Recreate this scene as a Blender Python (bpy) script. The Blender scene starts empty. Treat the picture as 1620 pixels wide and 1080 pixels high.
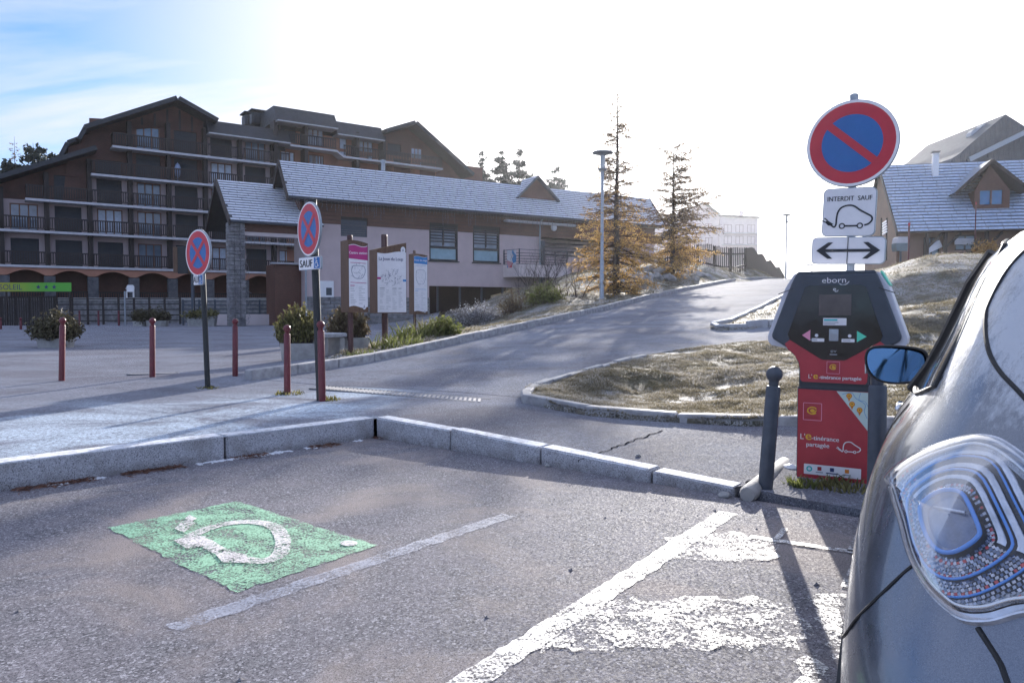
import bpy, bmesh, math, random
import numpy as np
from mathutils import Vector, Matrix, noise
from mathutils.geometry import delaunay_2d_cdt
from mathutils.bvhtree import BVHTree
PI = math.pi
rad = math.radians
random.seed(7)
SC = bpy.context.scene
COL = SC.collection

# ------------------------------------------------------------------ camera
CAM_H, FPX, PITCH = 1.3, 1180.0, math.atan(50.0 / 1180.0)
cam_d = bpy.data.cameras.new('camera')
cam = bpy.data.objects.new('camera', cam_d)
COL.objects.link(cam)
cam.location = (0, 0, CAM_H)
cam.rotation_euler = (PI / 2 - PITCH, 0, 0)
cam_d.sensor_fit = 'HORIZONTAL'
cam_d.sensor_width = 36.0
cam_d.lens = 36.0 * FPX / 1620.0
cam_d.clip_start = 0.02
cam_d.clip_end = 2000
SC.camera = cam

# ------------------------------------------------------------------ sun and sky
SUN_AZ, SUN_EL = rad(15.0), rad(16.0)          # azimuth clockwise from +Y
sun_dir = Vector((math.sin(SUN_AZ) * math.cos(SUN_EL), math.cos(SUN_AZ) * math.cos(SUN_EL), math.sin(SUN_EL)))
sd = bpy.data.lights.new('sun', 'SUN')
sd.energy = 2.9
sd.angle = rad(0.6)
sd.color = (1.0, 0.945, 0.88)
sun = bpy.data.objects.new('sun', sd)
COL.objects.link(sun)
sun.rotation_euler = (-sun_dir).to_track_quat('-Z', 'Y').to_euler()

world = bpy.data.worlds.new('World')
SC.world = world
world.use_nodes = True
WN, WL = world.node_tree.nodes, world.node_tree.links
WN.clear()
def wn(t, **kw):
    n = WN.new(t)
    for k, v in kw.items():
        setattr(n, k, v)
    return n
def wmath(op, a, b=None, clamp=False):
    n = wn('ShaderNodeMath', operation=op, use_clamp=clamp)
    for i, v in enumerate((a, b)):
        if v is None:
            continue
        if isinstance(v, (int, float)):
            n.inputs[i].default_value = v
        else:
            WL.new(v, n.inputs[i])
    return n.outputs[0]
SKY_STRENGTH = 0.10
out = wn('ShaderNodeOutputWorld')
bg = wn('ShaderNodeBackground')
bg.inputs['Strength'].default_value = SKY_STRENGTH
sky = wn('ShaderNodeTexSky', sky_type='NISHITA')
sky.sun_disc = False
sky.sun_elevation = SUN_EL
sky.sun_rotation = SUN_AZ
sky.altitude = 1500
sky.air_density = 1.0
sky.dust_density = 0.15
sky.ozone_density = 2.5
tc = wn('ShaderNodeTexCoord')
nrm = wn('ShaderNodeVectorMath', operation='NORMALIZE')
WL.new(tc.outputs['Generated'], nrm.inputs[0])
dotn = wn('ShaderNodeVectorMath', operation='DOT_PRODUCT')
WL.new(nrm.outputs[0], dotn.inputs[0])
dotn.inputs[1].default_value = sun_dir
sep = wn('ShaderNodeSeparateXYZ')
WL.new(nrm.outputs[0], sep.inputs[0])
# high thin cloud: streaks on a plane overhead
zz = wmath('MAXIMUM', wmath('ADD', sep.outputs[2], 0.22), 0.05)
cx = wmath('DIVIDE', sep.outputs[0], zz)
cy = wmath('DIVIDE', sep.outputs[1], zz)
comb = wn('ShaderNodeCombineXYZ')
WL.new(cx, comb.inputs[0]); WL.new(cy, comb.inputs[1])
mp = wn('ShaderNodeMapping')
mp.inputs['Rotation'].default_value = (0, 0, rad(28))
mp.inputs['Scale'].default_value = (0.55, 1.7, 1)
mp.inputs['Location'].default_value = (2.1, -0.4, 0)
WL.new(comb.outputs[0], mp.inputs[0])
n1 = wn('ShaderNodeTexNoise')
n1.inputs['Scale'].default_value = 1.15
n1.inputs['Detail'].default_value = 8
n1.inputs['Roughness'].default_value = 0.55
n1.inputs['Distortion'].default_value = 0.35
WL.new(mp.outputs[0], n1.inputs['Vector'])
cr = wn('ShaderNodeMapRange', interpolation_type='SMOOTHSTEP')
cr.inputs['From Min'].default_value = 0.27
cr.inputs['From Max'].default_value = 0.62
cr.inputs['To Min'].default_value = 0.0
cr.inputs['To Max'].default_value = 1.0
WL.new(n1.outputs['Fac'], cr.inputs['Value'])
# thin bright veil that thickens round the sun, and towards the horizon
veil = wn('ShaderNodeMapRange', interpolation_type='SMOOTHSTEP')
veil.inputs['From Min'].default_value = 0.60
veil.inputs['From Max'].default_value = 0.965
WL.new(dotn.outputs['Value'], veil.inputs['Value'])
hor = wn('ShaderNodeMapRange', interpolation_type='SMOOTHSTEP')
hor.inputs['From Min'].default_value = 0.42
hor.inputs['From Max'].default_value = 0.02
hor.inputs['To Max'].default_value = 0.75
WL.new(sep.outputs[2], hor.inputs['Value'])
cov = wmath('MAXIMUM', wmath('MAXIMUM', cr.outputs[0], veil.outputs[0]), hor.outputs[0], True)
CLOUD_LOW, CLOUD_SUN = 2.3, 10.0
sun_c = wmath('MAXIMUM', dotn.outputs['Value'], 0.0)
glow = wmath('ADD', wmath('MULTIPLY', wmath('POWER', sun_c, 40.0), CLOUD_SUN), wmath('MULTIPLY', wmath('POWER', sun_c, 5.0), 1.7))
clb = wmath('ADD', glow, CLOUD_LOW)
ccol = wn('ShaderNodeMix', data_type='RGBA')
ccol.inputs['A'].default_value = (0.74, 0.86, 1.22, 1)
ccol.inputs['B'].default_value = (1.0, 0.965, 0.93, 1)
WL.new(wmath('POWER', wmath('MAXIMUM', dotn.outputs['Value'], 0.0), 2.0, True), ccol.inputs['Factor'])
cmul = wn('ShaderNodeVectorMath', operation='SCALE')
WL.new(ccol.outputs['Result'], cmul.inputs[0])
WL.new(clb, cmul.inputs['Scale'])
mix = wn('ShaderNodeMix', data_type='RGBA')
WL.new(cov, mix.inputs['Factor'])
deep = wn('ShaderNodeVectorMath', operation='MULTIPLY')      # clear, dry mountain air: a deeper blue
deep.inputs[1].default_value = (0.19, 0.42, 0.62)
WL.new(sky.outputs[0], deep.inputs[0])
WL.new(deep.outputs[0], mix.inputs['A'])
WL.new(cmul.outputs[0], mix.inputs['B'])
WL.new(mix.outputs['Result'], bg.inputs['Color'])
WL.new(bg.outputs[0], out.inputs[0])

SC.view_settings.view_transform = 'Standard'
SC.view_settings.look = 'None'
SC.view_settings.gamma = 1
SC.view_settings.use_curve_mapping = False
SC.view_settings.exposure = 2.0
SC.cycles.max_bounces = 6
SC.cycles.diffuse_bounces = 3
SC.cycles.glossy_bounces = 3
SC.cycles.transmission_bounces = 4
SC.cycles.transparent_max_bounces = 12
SC.cycles.volume_bounces = 0
SC.cycles.use_denoising = True
SC.cycles.caustics_reflective = False
SC.cycles.caustics_refractive = False

# ------------------------------------------------------------------ measuring helpers
_cp, _sp = math.cos(PITCH), math.sin(PITCH)
def ray(px, py):
    xc, yc = (px - 810.0) / FPX, (540.0 - py) / FPX
    return Vector((xc, _cp + yc * _sp, -_sp + yc * _cp))
def at(px, py, Y):                      # point at distance Y down the street
    d = ray(px, py)
    k = Y / d.y
    return Vector((d.x * k, Y, CAM_H + d.z * k))
def gz(px, py, z=0.0):                  # point at height z
    d = ray(px, py)
    k = (z - CAM_H) / d.z
    return Vector((d.x * k, d.y * k, z))
class Frame:
    """a building's own axes: x along the facade, y into the building, z up"""
    def __init__(self, x, y, dx, dy, z=0.0):
        l = math.hypot(dx, dy)
        self.o, self.u = Vector((x, y, z)), Vector((dx / l, dy / l, 0))
        self.n = Vector((-self.u.y, self.u.x, 0))
        self.rot = math.atan2(dy, dx)
    def hit(self, px, py, off=0.0):     # -> (x, z) on the facade plane pushed in by off
        d = ray(px, py)
        p0 = self.o + self.n * off
        c = Vector((0, 0, CAM_H))
        k = (p0 - c).dot(self.n) / d.dot(self.n)
        p = c + d * k - self.o
        return p.dot(self.u), p.z
    def w(self, x, y, z):
        return self.o + self.u * x + self.n * y + Vector((0, 0, z))

# ------------------------------------------------------------------ mesh helpers
class MB:
    def __init__(self):
        self.v, self.f, self.mi, self.uv = [], [], [], {}
        self.m = 0
    def add(self, vs, fs, mi=None):
        b = len(self.v)
        self.v += [tuple(p) for p in vs]
        mi = self.m if mi is None else mi
        for f in fs:
            self.f.append(tuple(b + i for i in f))
            self.mi.append(mi)
        return self
    def box(self, c, s, rot=None, mi=None, bev=0.0):
        hx, hy, hz = s[0] / 2, s[1] / 2, s[2] / 2
        c = Vector(c)
        if bev <= 0:
            vs = [Vector((x, y, z)) for z in (-hz, hz) for y in (-hy, hy) for x in (-hx, hx)]
            fs = [(0, 2, 3, 1), (4, 5, 7, 6), (0, 1, 5, 4), (2, 6, 7, 3), (0, 4, 6, 2), (1, 3, 7, 5)]
        else:
            b = min(bev, hx * .9, hy * .9, hz * .9)
            vs, fs = [], []
            def ring(dx, dy, z):
                return [Vector(p) for p in ((-dx, -hy if dx < hx else -dy, z), (dx, -hy if dx < hx else -dy, z))]
            # octagon outline swept with chamfered top and bottom
            def oc(hx, hy, z, c):
                return [Vector((-hx + c, -hy, z)), Vector((hx - c, -hy, z)), Vector((hx, -hy + c, z)), Vector((hx, hy - c, z)),
                        Vector((hx - c, hy, z)), Vector((-hx + c, hy, z)), Vector((-hx, hy - c, z)), Vector((-hx, -hy + c, z))]
            for (q, z) in ((b, -hz), (0, -hz + b), (0, hz - b), (b, hz)):
                vs += oc(hx - q, hy - q, z, b)
            for k in range(3):
                for i in range(8):
                    j = (i + 1) % 8
                    fs.append((8 * k + i, 8 * k + j, 8 * k + 8 + j, 8 * k + 8 + i))
            fs.append(tuple(reversed(range(8))))
            fs.append(tuple(range(24, 32)))
        if rot is not None:
            R = rot if isinstance(rot, Matrix) else Matrix.Rotation(rot, 3, 'Z')
            vs = [R @ p for p in vs]
        return self.add([p + c for p in vs], fs, mi)
    def quad(self, a, b, c, d, mi=None):
        return self.add([a, b, c, d], [(0, 1, 2, 3)], mi)
    def prism(self, poly, y0, y1, axis='y', mi=None):
        """poly: (a, b) pairs; extruded along axis: y -> (a, y, b), z -> (a, b, z), x -> (x, a, b)"""
        def P(a, b, t):
            return (a, t, b) if axis == 'y' else ((a, b, t) if axis == 'z' else (t, a, b))
        n = len(poly)
        vs = [P(a, b, y0) for a, b in poly] + [P(a, b, y1) for a, b in poly]
        fs = [(i, (i + 1) % n, n + (i + 1) % n, n + i) for i in range(n)] + [tuple(reversed(range(n))), tuple(range(n, 2 * n))]
        return self.add(vs, fs, mi)
    def tube(self, pts, r, n=6, mi=None, caps=True, closed=False):
        pts = [Vector(p) for p in pts]
        rs = r if isinstance(r, (list, tuple)) else [r] * len(pts)
        vs, fs = [], []
        m = len(pts)
        up = None
        for k, p in enumerate(pts):
            if closed:
                d = pts[(k + 1) % m] - pts[k - 1]
            else:
                d = (pts[min(k + 1, m - 1)] - pts[max(k - 1, 0)])
            if d.length < 1e-9:
                d = Vector((0, 0, 1))
            d.normalize()
            if up is None or abs(up.dot(d)) > .98:
                up = Vector((0, 0, 1)) if abs(d.z) < .9 else Vector((1, 0, 0))
            a = d.cross(up).normalized()
            b = d.cross(a).normalized()
            up = -b if (-b).dot(up) > 0 else b
            for i in range(n):
                t = 2 * PI * i / n
                vs.append(p + (a * math.cos(t) + b * math.sin(t)) * rs[k])
        for k in range(m if closed else m - 1):
            k2 = (k + 1) % m
            for i in range(n):
                j = (i + 1) % n
                fs.append((k * n + i, k * n + j, k2 * n + j, k2 * n + i))
        if caps and not closed:
            fs.append(tuple(range(n - 1, -1, -1)))
            fs.append(tuple((m - 1) * n + i for i in range(n)))
        return self.add(vs, fs, mi)
    def lathe(self, prof, c=(0, 0, 0), n=16, mi=None, axis=None):
        """prof: (r, z) pairs from the bottom up"""
        c = Vector(c)
        R = Vector((0, 0, 1)).rotation_difference(Vector(axis)).to_matrix() if axis is not None else None
        vs, fs = [], []
        for r, z in prof:
            for i in range(n):
                t = 2 * PI * i / n
                p = Vector((r * math.cos(t), r * math.sin(t), z))
                vs.append(c + (R @ p if R else p))
        for k in range(len(prof) - 1):
            for i in range(n):
                j = (i + 1) % n
                fs.append((k * n + i, k * n + j, (k + 1) * n + j, (k + 1) * n + i))
        fs.append(tuple(range(n - 1, -1, -1)))
        fs.append(tuple((len(prof) - 1) * n + i for i in range(n)))
        return self.add(vs, fs, mi)
    def xform(self, M):
        self.v = [tuple(M @ Vector(p)) for p in self.v]
        return self
    def build(self, name, mats, parent=None, smooth=False, loc=None, rz=None):
        me = bpy.data.meshes.new(name)
        me.from_pydata(self.v, [], self.f)
        mats = mats if isinstance(mats, (list, tuple)) else [mats]
        for m in mats:
            me.materials.append(m)
        if len(mats) > 1:
            me.polygons.foreach_set('material_index', self.mi)
        if smooth:
            me.polygons.foreach_set('use_smooth', [True] * len(me.polygons))
            if smooth != 'all':
                me.set_sharp_from_angle(angle=rad(40))
        me.update()
        o = bpy.data.objects.new(name, me)
        COL.objects.link(o)
        if parent is not None:
            o.parent = parent
        if loc is not None:
            o.location = loc
        if rz is not None:
            o.rotation_euler = (0, 0, rz)
        return o
def np_mesh(name, verts, faces, mats, parent=None, mi=None, smooth=False, attr=None):
    me = bpy.data.meshes.new(name)
    verts = np.asarray(verts, np.float32)
    faces = np.asarray(faces, np.int32)
    k = faces.shape[1]
    me.vertices.add(len(verts)); me.vertices.foreach_set('co', verts.ravel())
    me.loops.add(faces.size); me.loops.foreach_set('vertex_index', faces.ravel())
    me.polygons.add(len(faces))
    me.polygons.foreach_set('loop_start', np.arange(0, faces.size, k, dtype=np.int32))
    for m in (mats if isinstance(mats, (list, tuple)) else [mats]):
        me.materials.append(m)
    if mi is not None:
        me.polygons.foreach_set('material_index', np.asarray(mi, np.int32))
    if smooth:
        me.polygons.foreach_set('use_smooth', np.ones(len(faces), bool))
    me.update(calc_edges=True)
    me.validate()
    if attr is not None:
        a = me.attributes.new('tone', 'FLOAT', 'POINT')
        a.data.foreach_set('value', np.asarray(attr, np.float32))
    o = bpy.data.objects.new(name, me)
    COL.objects.link(o)
    if parent is not None:
        o.parent = parent
    return o
def tag(o, label=None, cat=None, group=None, kind=None):
    if label: o['label'] = label
    if cat: o['category'] = cat
    if group: o['group'] = group
    if kind: o['kind'] = kind
    return o
def thing(name, label, cat, loc=(0, 0, 0), rz=0.0, group=None):
    o = bpy.data.objects.new(name, None)
    o.empty_display_size = .2
    COL.objects.link(o)
    o.location = loc
    o.rotation_euler = (0, 0, rz)
    return tag(o, label, cat, group)
def kids(o):
    return [c for c in bpy.data.objects if c.parent == o]
def dup(o, loc=None, rz=None, label=None, scale=None, parent=None):
    c = o.copy(); COL.objects.link(c)
    if parent is not None:
        c.parent = parent
    for ch in kids(o):
        dup(ch, parent=c)
    if loc is not None: c.location = loc
    if rz is not None: c.rotation_euler = (0, 0, rz)
    if scale is not None: c.scale = scale
    if label: c['label'] = label
    return c

# ------------------------------------------------------------------ materials
def srgb(r, g, b):
    f = lambda c: (c / 255) / 12.92 if c / 255 <= .04045 else ((c / 255 + .055) / 1.055) ** 2.4
    return (f(r), f(g), f(b))
class NT:
    def __init__(self, m):
        m.use_nodes = True
        self.m, self.t = m, m.node_tree
        self.N, self.L = self.t.nodes, self.t.links
        self.N.clear()
        self.out = self.N.new('ShaderNodeOutputMaterial')
        self.geo = self.N.new('ShaderNodeNewGeometry')
        self.pos = self.geo.outputs['Position']
    def node(self, t, **kw):
        n = self.N.new(t)
        for k, v in kw.items():
            setattr(n, k, v)
        return n
    def set(self, sock, v):
        if hasattr(v, 'is_linked') or isinstance(v, bpy.types.NodeSocket):
            self.L.new(v, sock)
        elif isinstance(v, (tuple, list)) and len(v) == 3 and sock.type == 'RGBA':
            sock.default_value = (*v, 1)
        else:
            sock.default_value = v
    def noise(self, scale, detail=4, rough=.55, vec=None, dist=0, sc=None):
        v = vec or self.pos
        if sc is not None:
            mp = self.node('ShaderNodeMapping'); mp.inputs['Scale'].default_value = sc
            self.L.new(v, mp.inputs[0]); v = mp.outputs[0]
        n = self.node('ShaderNodeTexNoise')
        n.inputs['Scale'].default_value = scale
        n.inputs['Detail'].default_value = detail
        n.inputs['Roughness'].default_value = rough
        n.inputs['Distortion'].default_value = dist
        self.L.new(v, n.inputs['Vector'])
        return n.outputs['Fac']
    def vor(self, scale, feature='F1', out='Distance', vec=None):
        n = self.node('ShaderNodeTexVoronoi', feature=feature)
        n.inputs['Scale'].default_value = scale
        self.L.new(vec or self.pos, n.inputs['Vector'])
        return n.outputs[out]
    def rng(self, v, a, b, c=0., d=1., smooth=False):
        n = self.node('ShaderNodeMapRange', interpolation_type='SMOOTHSTEP' if smooth else 'LINEAR')
        self.set(n.inputs['Value'], v)
        for k, x in (('From Min', a), ('From Max', b), ('To Min', c), ('To Max', d)):
            n.inputs[k].default_value = x
        return n.outputs[0]
    def math(self, op, a, b=None, clamp=False):
        n = self.node('ShaderNodeMath', operation=op, use_clamp=clamp)
        self.set(n.inputs[0], a)
        if b is not None: self.set(n.inputs[1], b)
        return n.outputs[0]
    def mix(self, f, a, b, blend='MIX'):
        n = self.node('ShaderNodeMix', data_type='RGBA', blend_type=blend)
        self.set(n.inputs['Factor'], f); self.set(n.inputs['A'], a); self.set(n.inputs['B'], b)
        return n.outputs['Result']
    def bump(self, h, strength=.3, dist=.01, normal=None):
        n = self.node('ShaderNodeBump')
        n.inputs['Strength'].default_value = strength
        n.inputs['Distance'].default_value = dist
        self.L.new(h, n.inputs['Height'])
        if normal is not None: self.L.new(normal, n.inputs['Normal'])
        return n.outputs[0]
    def bsdf(self, col, rough=.6, normal=None, **kw):
        p = self.node('ShaderNodeBsdfPrincipled')
        self.set(p.inputs['Base Color'], col)
        self.set(p.inputs['Roughness'], rough)
        if normal is not None: self.L.new(normal, p.inputs['Normal'])
        for k, v in kw.items():
            self.set(p.inputs[k.replace('_', ' ')], v)
        return p.outputs[0]
    def done(self, sh):
        self.L.new(sh, self.out.inputs[0])
        return self.m
def simple(name, col, rough=.6, vary=.25, scale=6., bump=.12, bscale=60., col2=None, **kw):
    t = NT(bpy.data.materials.new(name))
    f = t.rng(t.noise(scale, 5, .6), .3, .7)
    a = tuple(c * (1 - vary) for c in col)
    b = col2 or tuple(min(1, c * (1 + vary)) for c in col)
    c = t.mix(f, a, b)
    nm = t.bump(t.noise(bscale, 3), bump, .01) if bump > 0 else None
    rr = t.rng(t.noise(scale * 2.3, 3), .3, .7, max(0, rough - .08), min(1, rough + .08))
    return t.done(t.bsdf(c, rr, nm, **kw))
def asphalt(name, dark, light, frost=0., frost_col=(.55, .62, .72), dust=0., grain=70., bumpy=.5, extra=None, gloss=.3):
    t = NT(bpy.data.materials.new(name))
    cell = t.vor(grain, 'F1', 'Color')
    sepc = t.node('ShaderNodeSeparateColor'); t.L.new(cell, sepc.inputs[0])
    big = t.noise(.55, 5, .6)
    med = t.noise(3.5, 5, .6)
    c = t.mix(t.rng(sepc.outputs[0], 0, 1), dark, light)
    white = t.rng(sepc.outputs[1], .80, .97)
    c = t.mix(white, c, tuple(min(1, x * 1.7) for x in light))
    c = t.mix(t.rng(med, .3, .7), c, t.mix(.45, c, (light[0] * 1.1, light[1] * 1.02, light[2] * 1.05)))
    if dust:
        df = t.math('MULTIPLY', t.rng(t.noise(.8, 6, .62, dist=.6), .47, .68, smooth=True), dust)
        c = t.mix(df, c, (.36, .305, .28))
    if frost:
        ff = t.math('MULTIPLY', t.rng(t.noise(.42, 6, .65, sc=(1, 1.7, 1), dist=.4), .36, .62, smooth=True), t.rng(t.noise(26, 3, .7), .28, .66))
        ff = t.math('MULTIPLY', ff, frost)
        c = t.mix(ff, c, frost_col)
    if extra: c = extra(t, c)
    c = t.mix(t.rng(t.noise(grain * 1.5, 3, .8), .53, .62), c, tuple(x * .35 for x in dark))
    c = t.mix(t.rng(t.noise(1.3, 5, .65, sc=(1, .35, 1), dist=.3),   .5, .68, 0, .2), c, tuple(x * .8 for x in dark))
    hh = t.math('ADD', t.math('MULTIPLY', t.math('SUBTRACT', 1.0, sepc.outputs[0]), .45), t.noise(grain * 1.9, 3, .8))
    nm = t.bump(hh, bumpy * .55, .008)
    rr = t.rng(sepc.outputs[2], 0, 1, .66, .95)
    df = t.node('ShaderNodeBsdfDiffuse'); t.L.new(c, df.inputs[0]); df.inputs['Roughness'].default_value = .8; t.L.new(nm, df.inputs['Normal'])
    mx = t.node('ShaderNodeMixShader'); mx.inputs[0].default_value = gloss
    t.L.new(df.outputs[0], mx.inputs[1]); t.L.new(t.bsdf(c, rr, nm, Specular_IOR_Level=.3), mx.inputs[2])
    return t.done(mx.outputs[0])
def paint(name, col, thr=.46, fine=75., thin=None, alpha=1.0, soft=.05):
    """worn road paint: chips of it are gone down to the stone"""
    t = NT(bpy.data.materials.new(name))
    a = t.noise(fine, 4, .7)
    b = t.noise(5.5, 4, .6)
    d = t.vor(70, 'F1', 'Distance')
    s = t.math('ADD', t.math('MULTIPLY', a, .62), t.math('MULTIPLY', b, .38))
    s = t.math('SUBTRACT', s, t.math('MULTIPLY', d, .05))
    f = t.math('MULTIPLY', t.rng(s, thr - soft, thr + soft), alpha)
    c = t.mix(t.rng(t.noise(12, 4), .3, .7), tuple(x * .78 for x in col), col)
    nm = t.bump(t.noise(160, 3, .8), .3, .006)
    p = t.bsdf(c, .6, nm)
    tr = t.node('ShaderNodeBsdfTransparent')
    mx = t.node('ShaderNodeMixShader')
    t.L.new(f, mx.inputs[0]); t.L.new(tr.outputs[0], mx.inputs[1]); t.L.new(p, mx.inputs[2])
    return t.done(mx.outputs[0])
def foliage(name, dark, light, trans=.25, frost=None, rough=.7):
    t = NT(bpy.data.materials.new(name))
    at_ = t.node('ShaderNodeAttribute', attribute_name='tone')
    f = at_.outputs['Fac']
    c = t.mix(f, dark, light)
    if frost:
        c = t.mix(t.rng(f, .72, .95), c, frost)
    p = t.bsdf(c, rough)
    tl = t.node('ShaderNodeBsdfTranslucent'); t.L.new(c, tl.inputs[0])
    mx = t.node('ShaderNodeMixShader'); mx.inputs[0].default_value = trans
    t.L.new(p, mx.inputs[1]); t.L.new(tl.outputs[0], mx.inputs[2])
    return t.done(mx.outputs[0])
def glassy(name, tint=(.10, .13, .17), rough=.05, spec=.8, **kw):
    t = NT(bpy.data.materials.new(name))
    c = t.mix(t.rng(t.noise(.9, 3), .35, .65), tuple(x * .6 for x in tint), tint)
    nm = t.bump(t.noise(1.1, 2), .03, .05)
    return t.done(t.bsdf(c, rough, nm, Specular_IOR_Level=spec, **kw))
def wood(name, dark, light, horiz=True, rough=.6, board=0.0):
    t = NT(bpy.data.materials.new(name))
    g = t.noise(7, 5, .65, sc=(1, 1, 9) if horiz else (6, 6, .5))
    b = t.noise(1.1, 3)
    c = t.mix(t.rng(g, .3, .7), dark, light)
    c = t.mix(t.rng(b, .3, .7, 0, .5), c, tuple(x * .6 for x in dark))
    return t.done(t.bsdf(c, rough, t.bump(g, .25, .01)))
M = {}
M['parking'] = asphalt('parking_asphalt', (.057, .057, .068), (.26, .255, .275), dust=.85, grain=105, bumpy=.6, gloss=.55)
M['pave'] = asphalt('pavement_asphalt', (.07, .072, .088), (.20, .20, .225), frost=.3, dust=.2, grain=110)
def _near_frost(t, c):
    sp = t.node('ShaderNodeSeparateXYZ'); t.L.new(t.pos, sp.inputs[0])
    # the strip of pavement behind the long kerb is white with rime
    dx = t.math('ADD', t.math('MULTIPLY', sp.outputs[0], -.707), t.math('MULTIPLY', sp.outputs[1], .707))
    m = t.math('MULTIPLY', t.rng(dx, 10.5, 8.0, smooth=True), t.rng(sp.outputs[0], -.9, -2.2, smooth=True))
    n = t.math('MULTIPLY', t.rng(t.noise(.75, 6, .68, sc=(1, 1.3, 1), dist=.5), .38, .6, smooth=True), t.rng(t.noise(32, 3, .75), .3, .62))
    return t.mix(t.math('MULTIPLY', t.math('MULTIPLY', m, n), 1.0), c, (.72, .83, .92))
M['plaza'] = asphalt('plaza_asphalt', (.085, .088, .105), (.24, .24, .27), frost=.3, grain=110, extra=_near_frost)
M['road'] = asphalt('road_asphalt', (.085, .088, .105), (.25, .25, .275), frost=.35, grain=90, bumpy=.5, gloss=.25)
M['kerb'] = simple('kerb_granite', (.47, .47, .50), .75, .28, 9, .35, 140)
def _kerb():
    t = NT(bpy.data.materials.new('kerb_granite'))
    cell = t.vor(190, 'F1', 'Color'); sc = t.node('ShaderNodeSeparateColor'); t.L.new(cell, sc.inputs[0])
    c = t.mix(sc.outputs[0], (.30, .30, .325), (.60, .60, .63))
    c = t.mix(t.rng(sc.outputs[1], .86, .92), c, (.13, .13, .14))
    c = t.mix(t.rng(t.noise(5, 5, .65), .45, .7, 0, .55), c, (.24, .225, .215))
    sp = t.node('ShaderNodeSeparateXYZ'); t.L.new(t.pos, sp.inputs[0])
    low = t.math('MULTIPLY', t.rng(sp.outputs[2], .09, .0), t.rng(t.noise(9, 5, .7), .3, .6))
    c = t.mix(t.math('MULTIPLY', low, .6), c, (.12, .095, .08))
    up = t.node('ShaderNodeSeparateXYZ'); t.L.new(t.geo.outputs['Normal'], up.inputs[0])
    fr = t.math('MULTIPLY', t.rng(up.outputs[2], .6, .95), t.rng(t.noise(14, 4, .7), .35, .55))
    c = t.mix(t.math('MULTIPLY', fr, .8), c, (.74, .77, .82))
    nm = t.bump(t.noise(120, 4, .8), .4, .01); nm = t.bump(t.noise(7, 4), .3, .03, nm)
    return t.done(t.bsdf(c, .85, nm, Specular_IOR_Level=.2))
M['kerb'] = _kerb()
M['kerb_dark'] = simple('old_kerb_concrete', (.32, .315, .325), .8, .35, 7, .45, 90)
M['concrete'] = simple('concrete', (.36, .345, .33), .8, .25, 5, .3, 80)
M['white_paint'] = paint('white_road_paint', (.70, .69, .68), .455)
M['white_worn'] = paint('worn_white_road_paint', (.68, .68, .67), .506, soft=.035)
M['white_thin'] = paint('thin_white_road_paint', (.50, .54, .66), .455, alpha=.5, soft=.07)
M['green_paint'] = paint('green_road_paint', (.25, .50, .33), .46, fine=80)
M['symbol_paint'] = paint('white_symbol_paint', (.66, .63, .63), .46)
M['metal_dark'] = simple('dark_grey_paint', (.055, .065, .085), .45, .2, 14, .1, 90)
M['post_black'] = simple('black_green_paint', (.013, .015, .018), .5, .2, 14, .08, 90)
M['galv'] = simple('galvanised_steel', (.33, .36, .40), .42, .18, 22, .06, 80, Metallic=.55)
M['red_metal'] = simple('wine_red_paint', (.115, .014, .022), .38, .22, 12, .05, 60)
M['plaster'] = simple('pink_plaster', (.54, .43, .425), .85, .07, 1.3, .2, 45)
M['plaster_lt'] = simple('pale_plaster', (.62, .53, .52), .85, .07, 1.3, .15, 45)
M['plaster_or'] = simple('orange_plaster', (.42, .20, .135), .85, .12, 1.3, .15, 45)
M['timber'] = wood('brown_timber', (.080, .030, .020), (.19, .078, .050))
M['timber_dk'] = wood('dark_timber', (.022, .015, .014), (.05, .033, .028))
M['timber_band'] = wood('warm_timber', (.095, .038, .026), (.19, .085, .056))
M['frame_wood'] = wood('window_wood', (.17, .075, .04), (.30, .14, .075), horiz=False)
M['roof_dark'] = simple('dark_roof_sheet', (.028, .030, .036), .55, .25, 2, .1, 30)
M['shutter'] = simple('dark_shutter', (.03, .034, .042), .6, .15, 3, .1, 40)
M['slab'] = simple('slab_edge', (.52, .51, .54), .8, .12, 3, .1, 40)
M['glass'] = glassy('window_glass', (.22, .28, .36), .06, .9)
M['curtain'] = simple('net_curtain', (.62, .68, .78), .8, .18, 3, .1, 20)
M['black'] = simple('black_plastic', (.012, .012, .014), .4, .2, 20, .04, 80)
M['white'] = simple('white_enamel', (.78, .77, .78), .35, .04, 6, .02, 40)
M['stone'] = simple('wall_stone', (.22, .215, .22), .85, .45, 3.5, .5, 40)
M['dirt'] = simple('bare_earth', (.085, .07, .055), .9, .4, 3, .5, 30)
# ================================================================== TERRAIN
RU, RN = Vector((.469, .883, 0)), Vector((.883, -.469, 0))     # up the road, across it to the right
N_L, N_R = -8.88, -4.05                                        # the road's two edges
HS_S = [-50, 8.3, 10.5, 12.6, 18.6, 23.5, 27.2, 34.5, 42, 52, 62, 72, 90, 120, 170]
HS_Z = [.20, .20, .28, .42, .90, 1.30, 1.65, 2.24, 2.80, 3.35, 3.66, 3.72, 3.4, 2.2, .5]
def hs(s): return float(np.interp(s, HS_S, HS_Z))
def sn(s, n): return (s * RU.x + n * RN.x, s * RU.y + n * RN.y)
_pts = []
def cp(x, y, z): _pts.append((x, y, z))
for y in range(4, 60, 7):
    for x in range(-66, -2, 7):
        n = x * RN.x + y * RN.y
        if n < -13.5 - max(0, y - 12) * .12 and not (x > -9 and y > 46):
            cp(x, y, .2 + .004 * max(0, y - 10))
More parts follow.
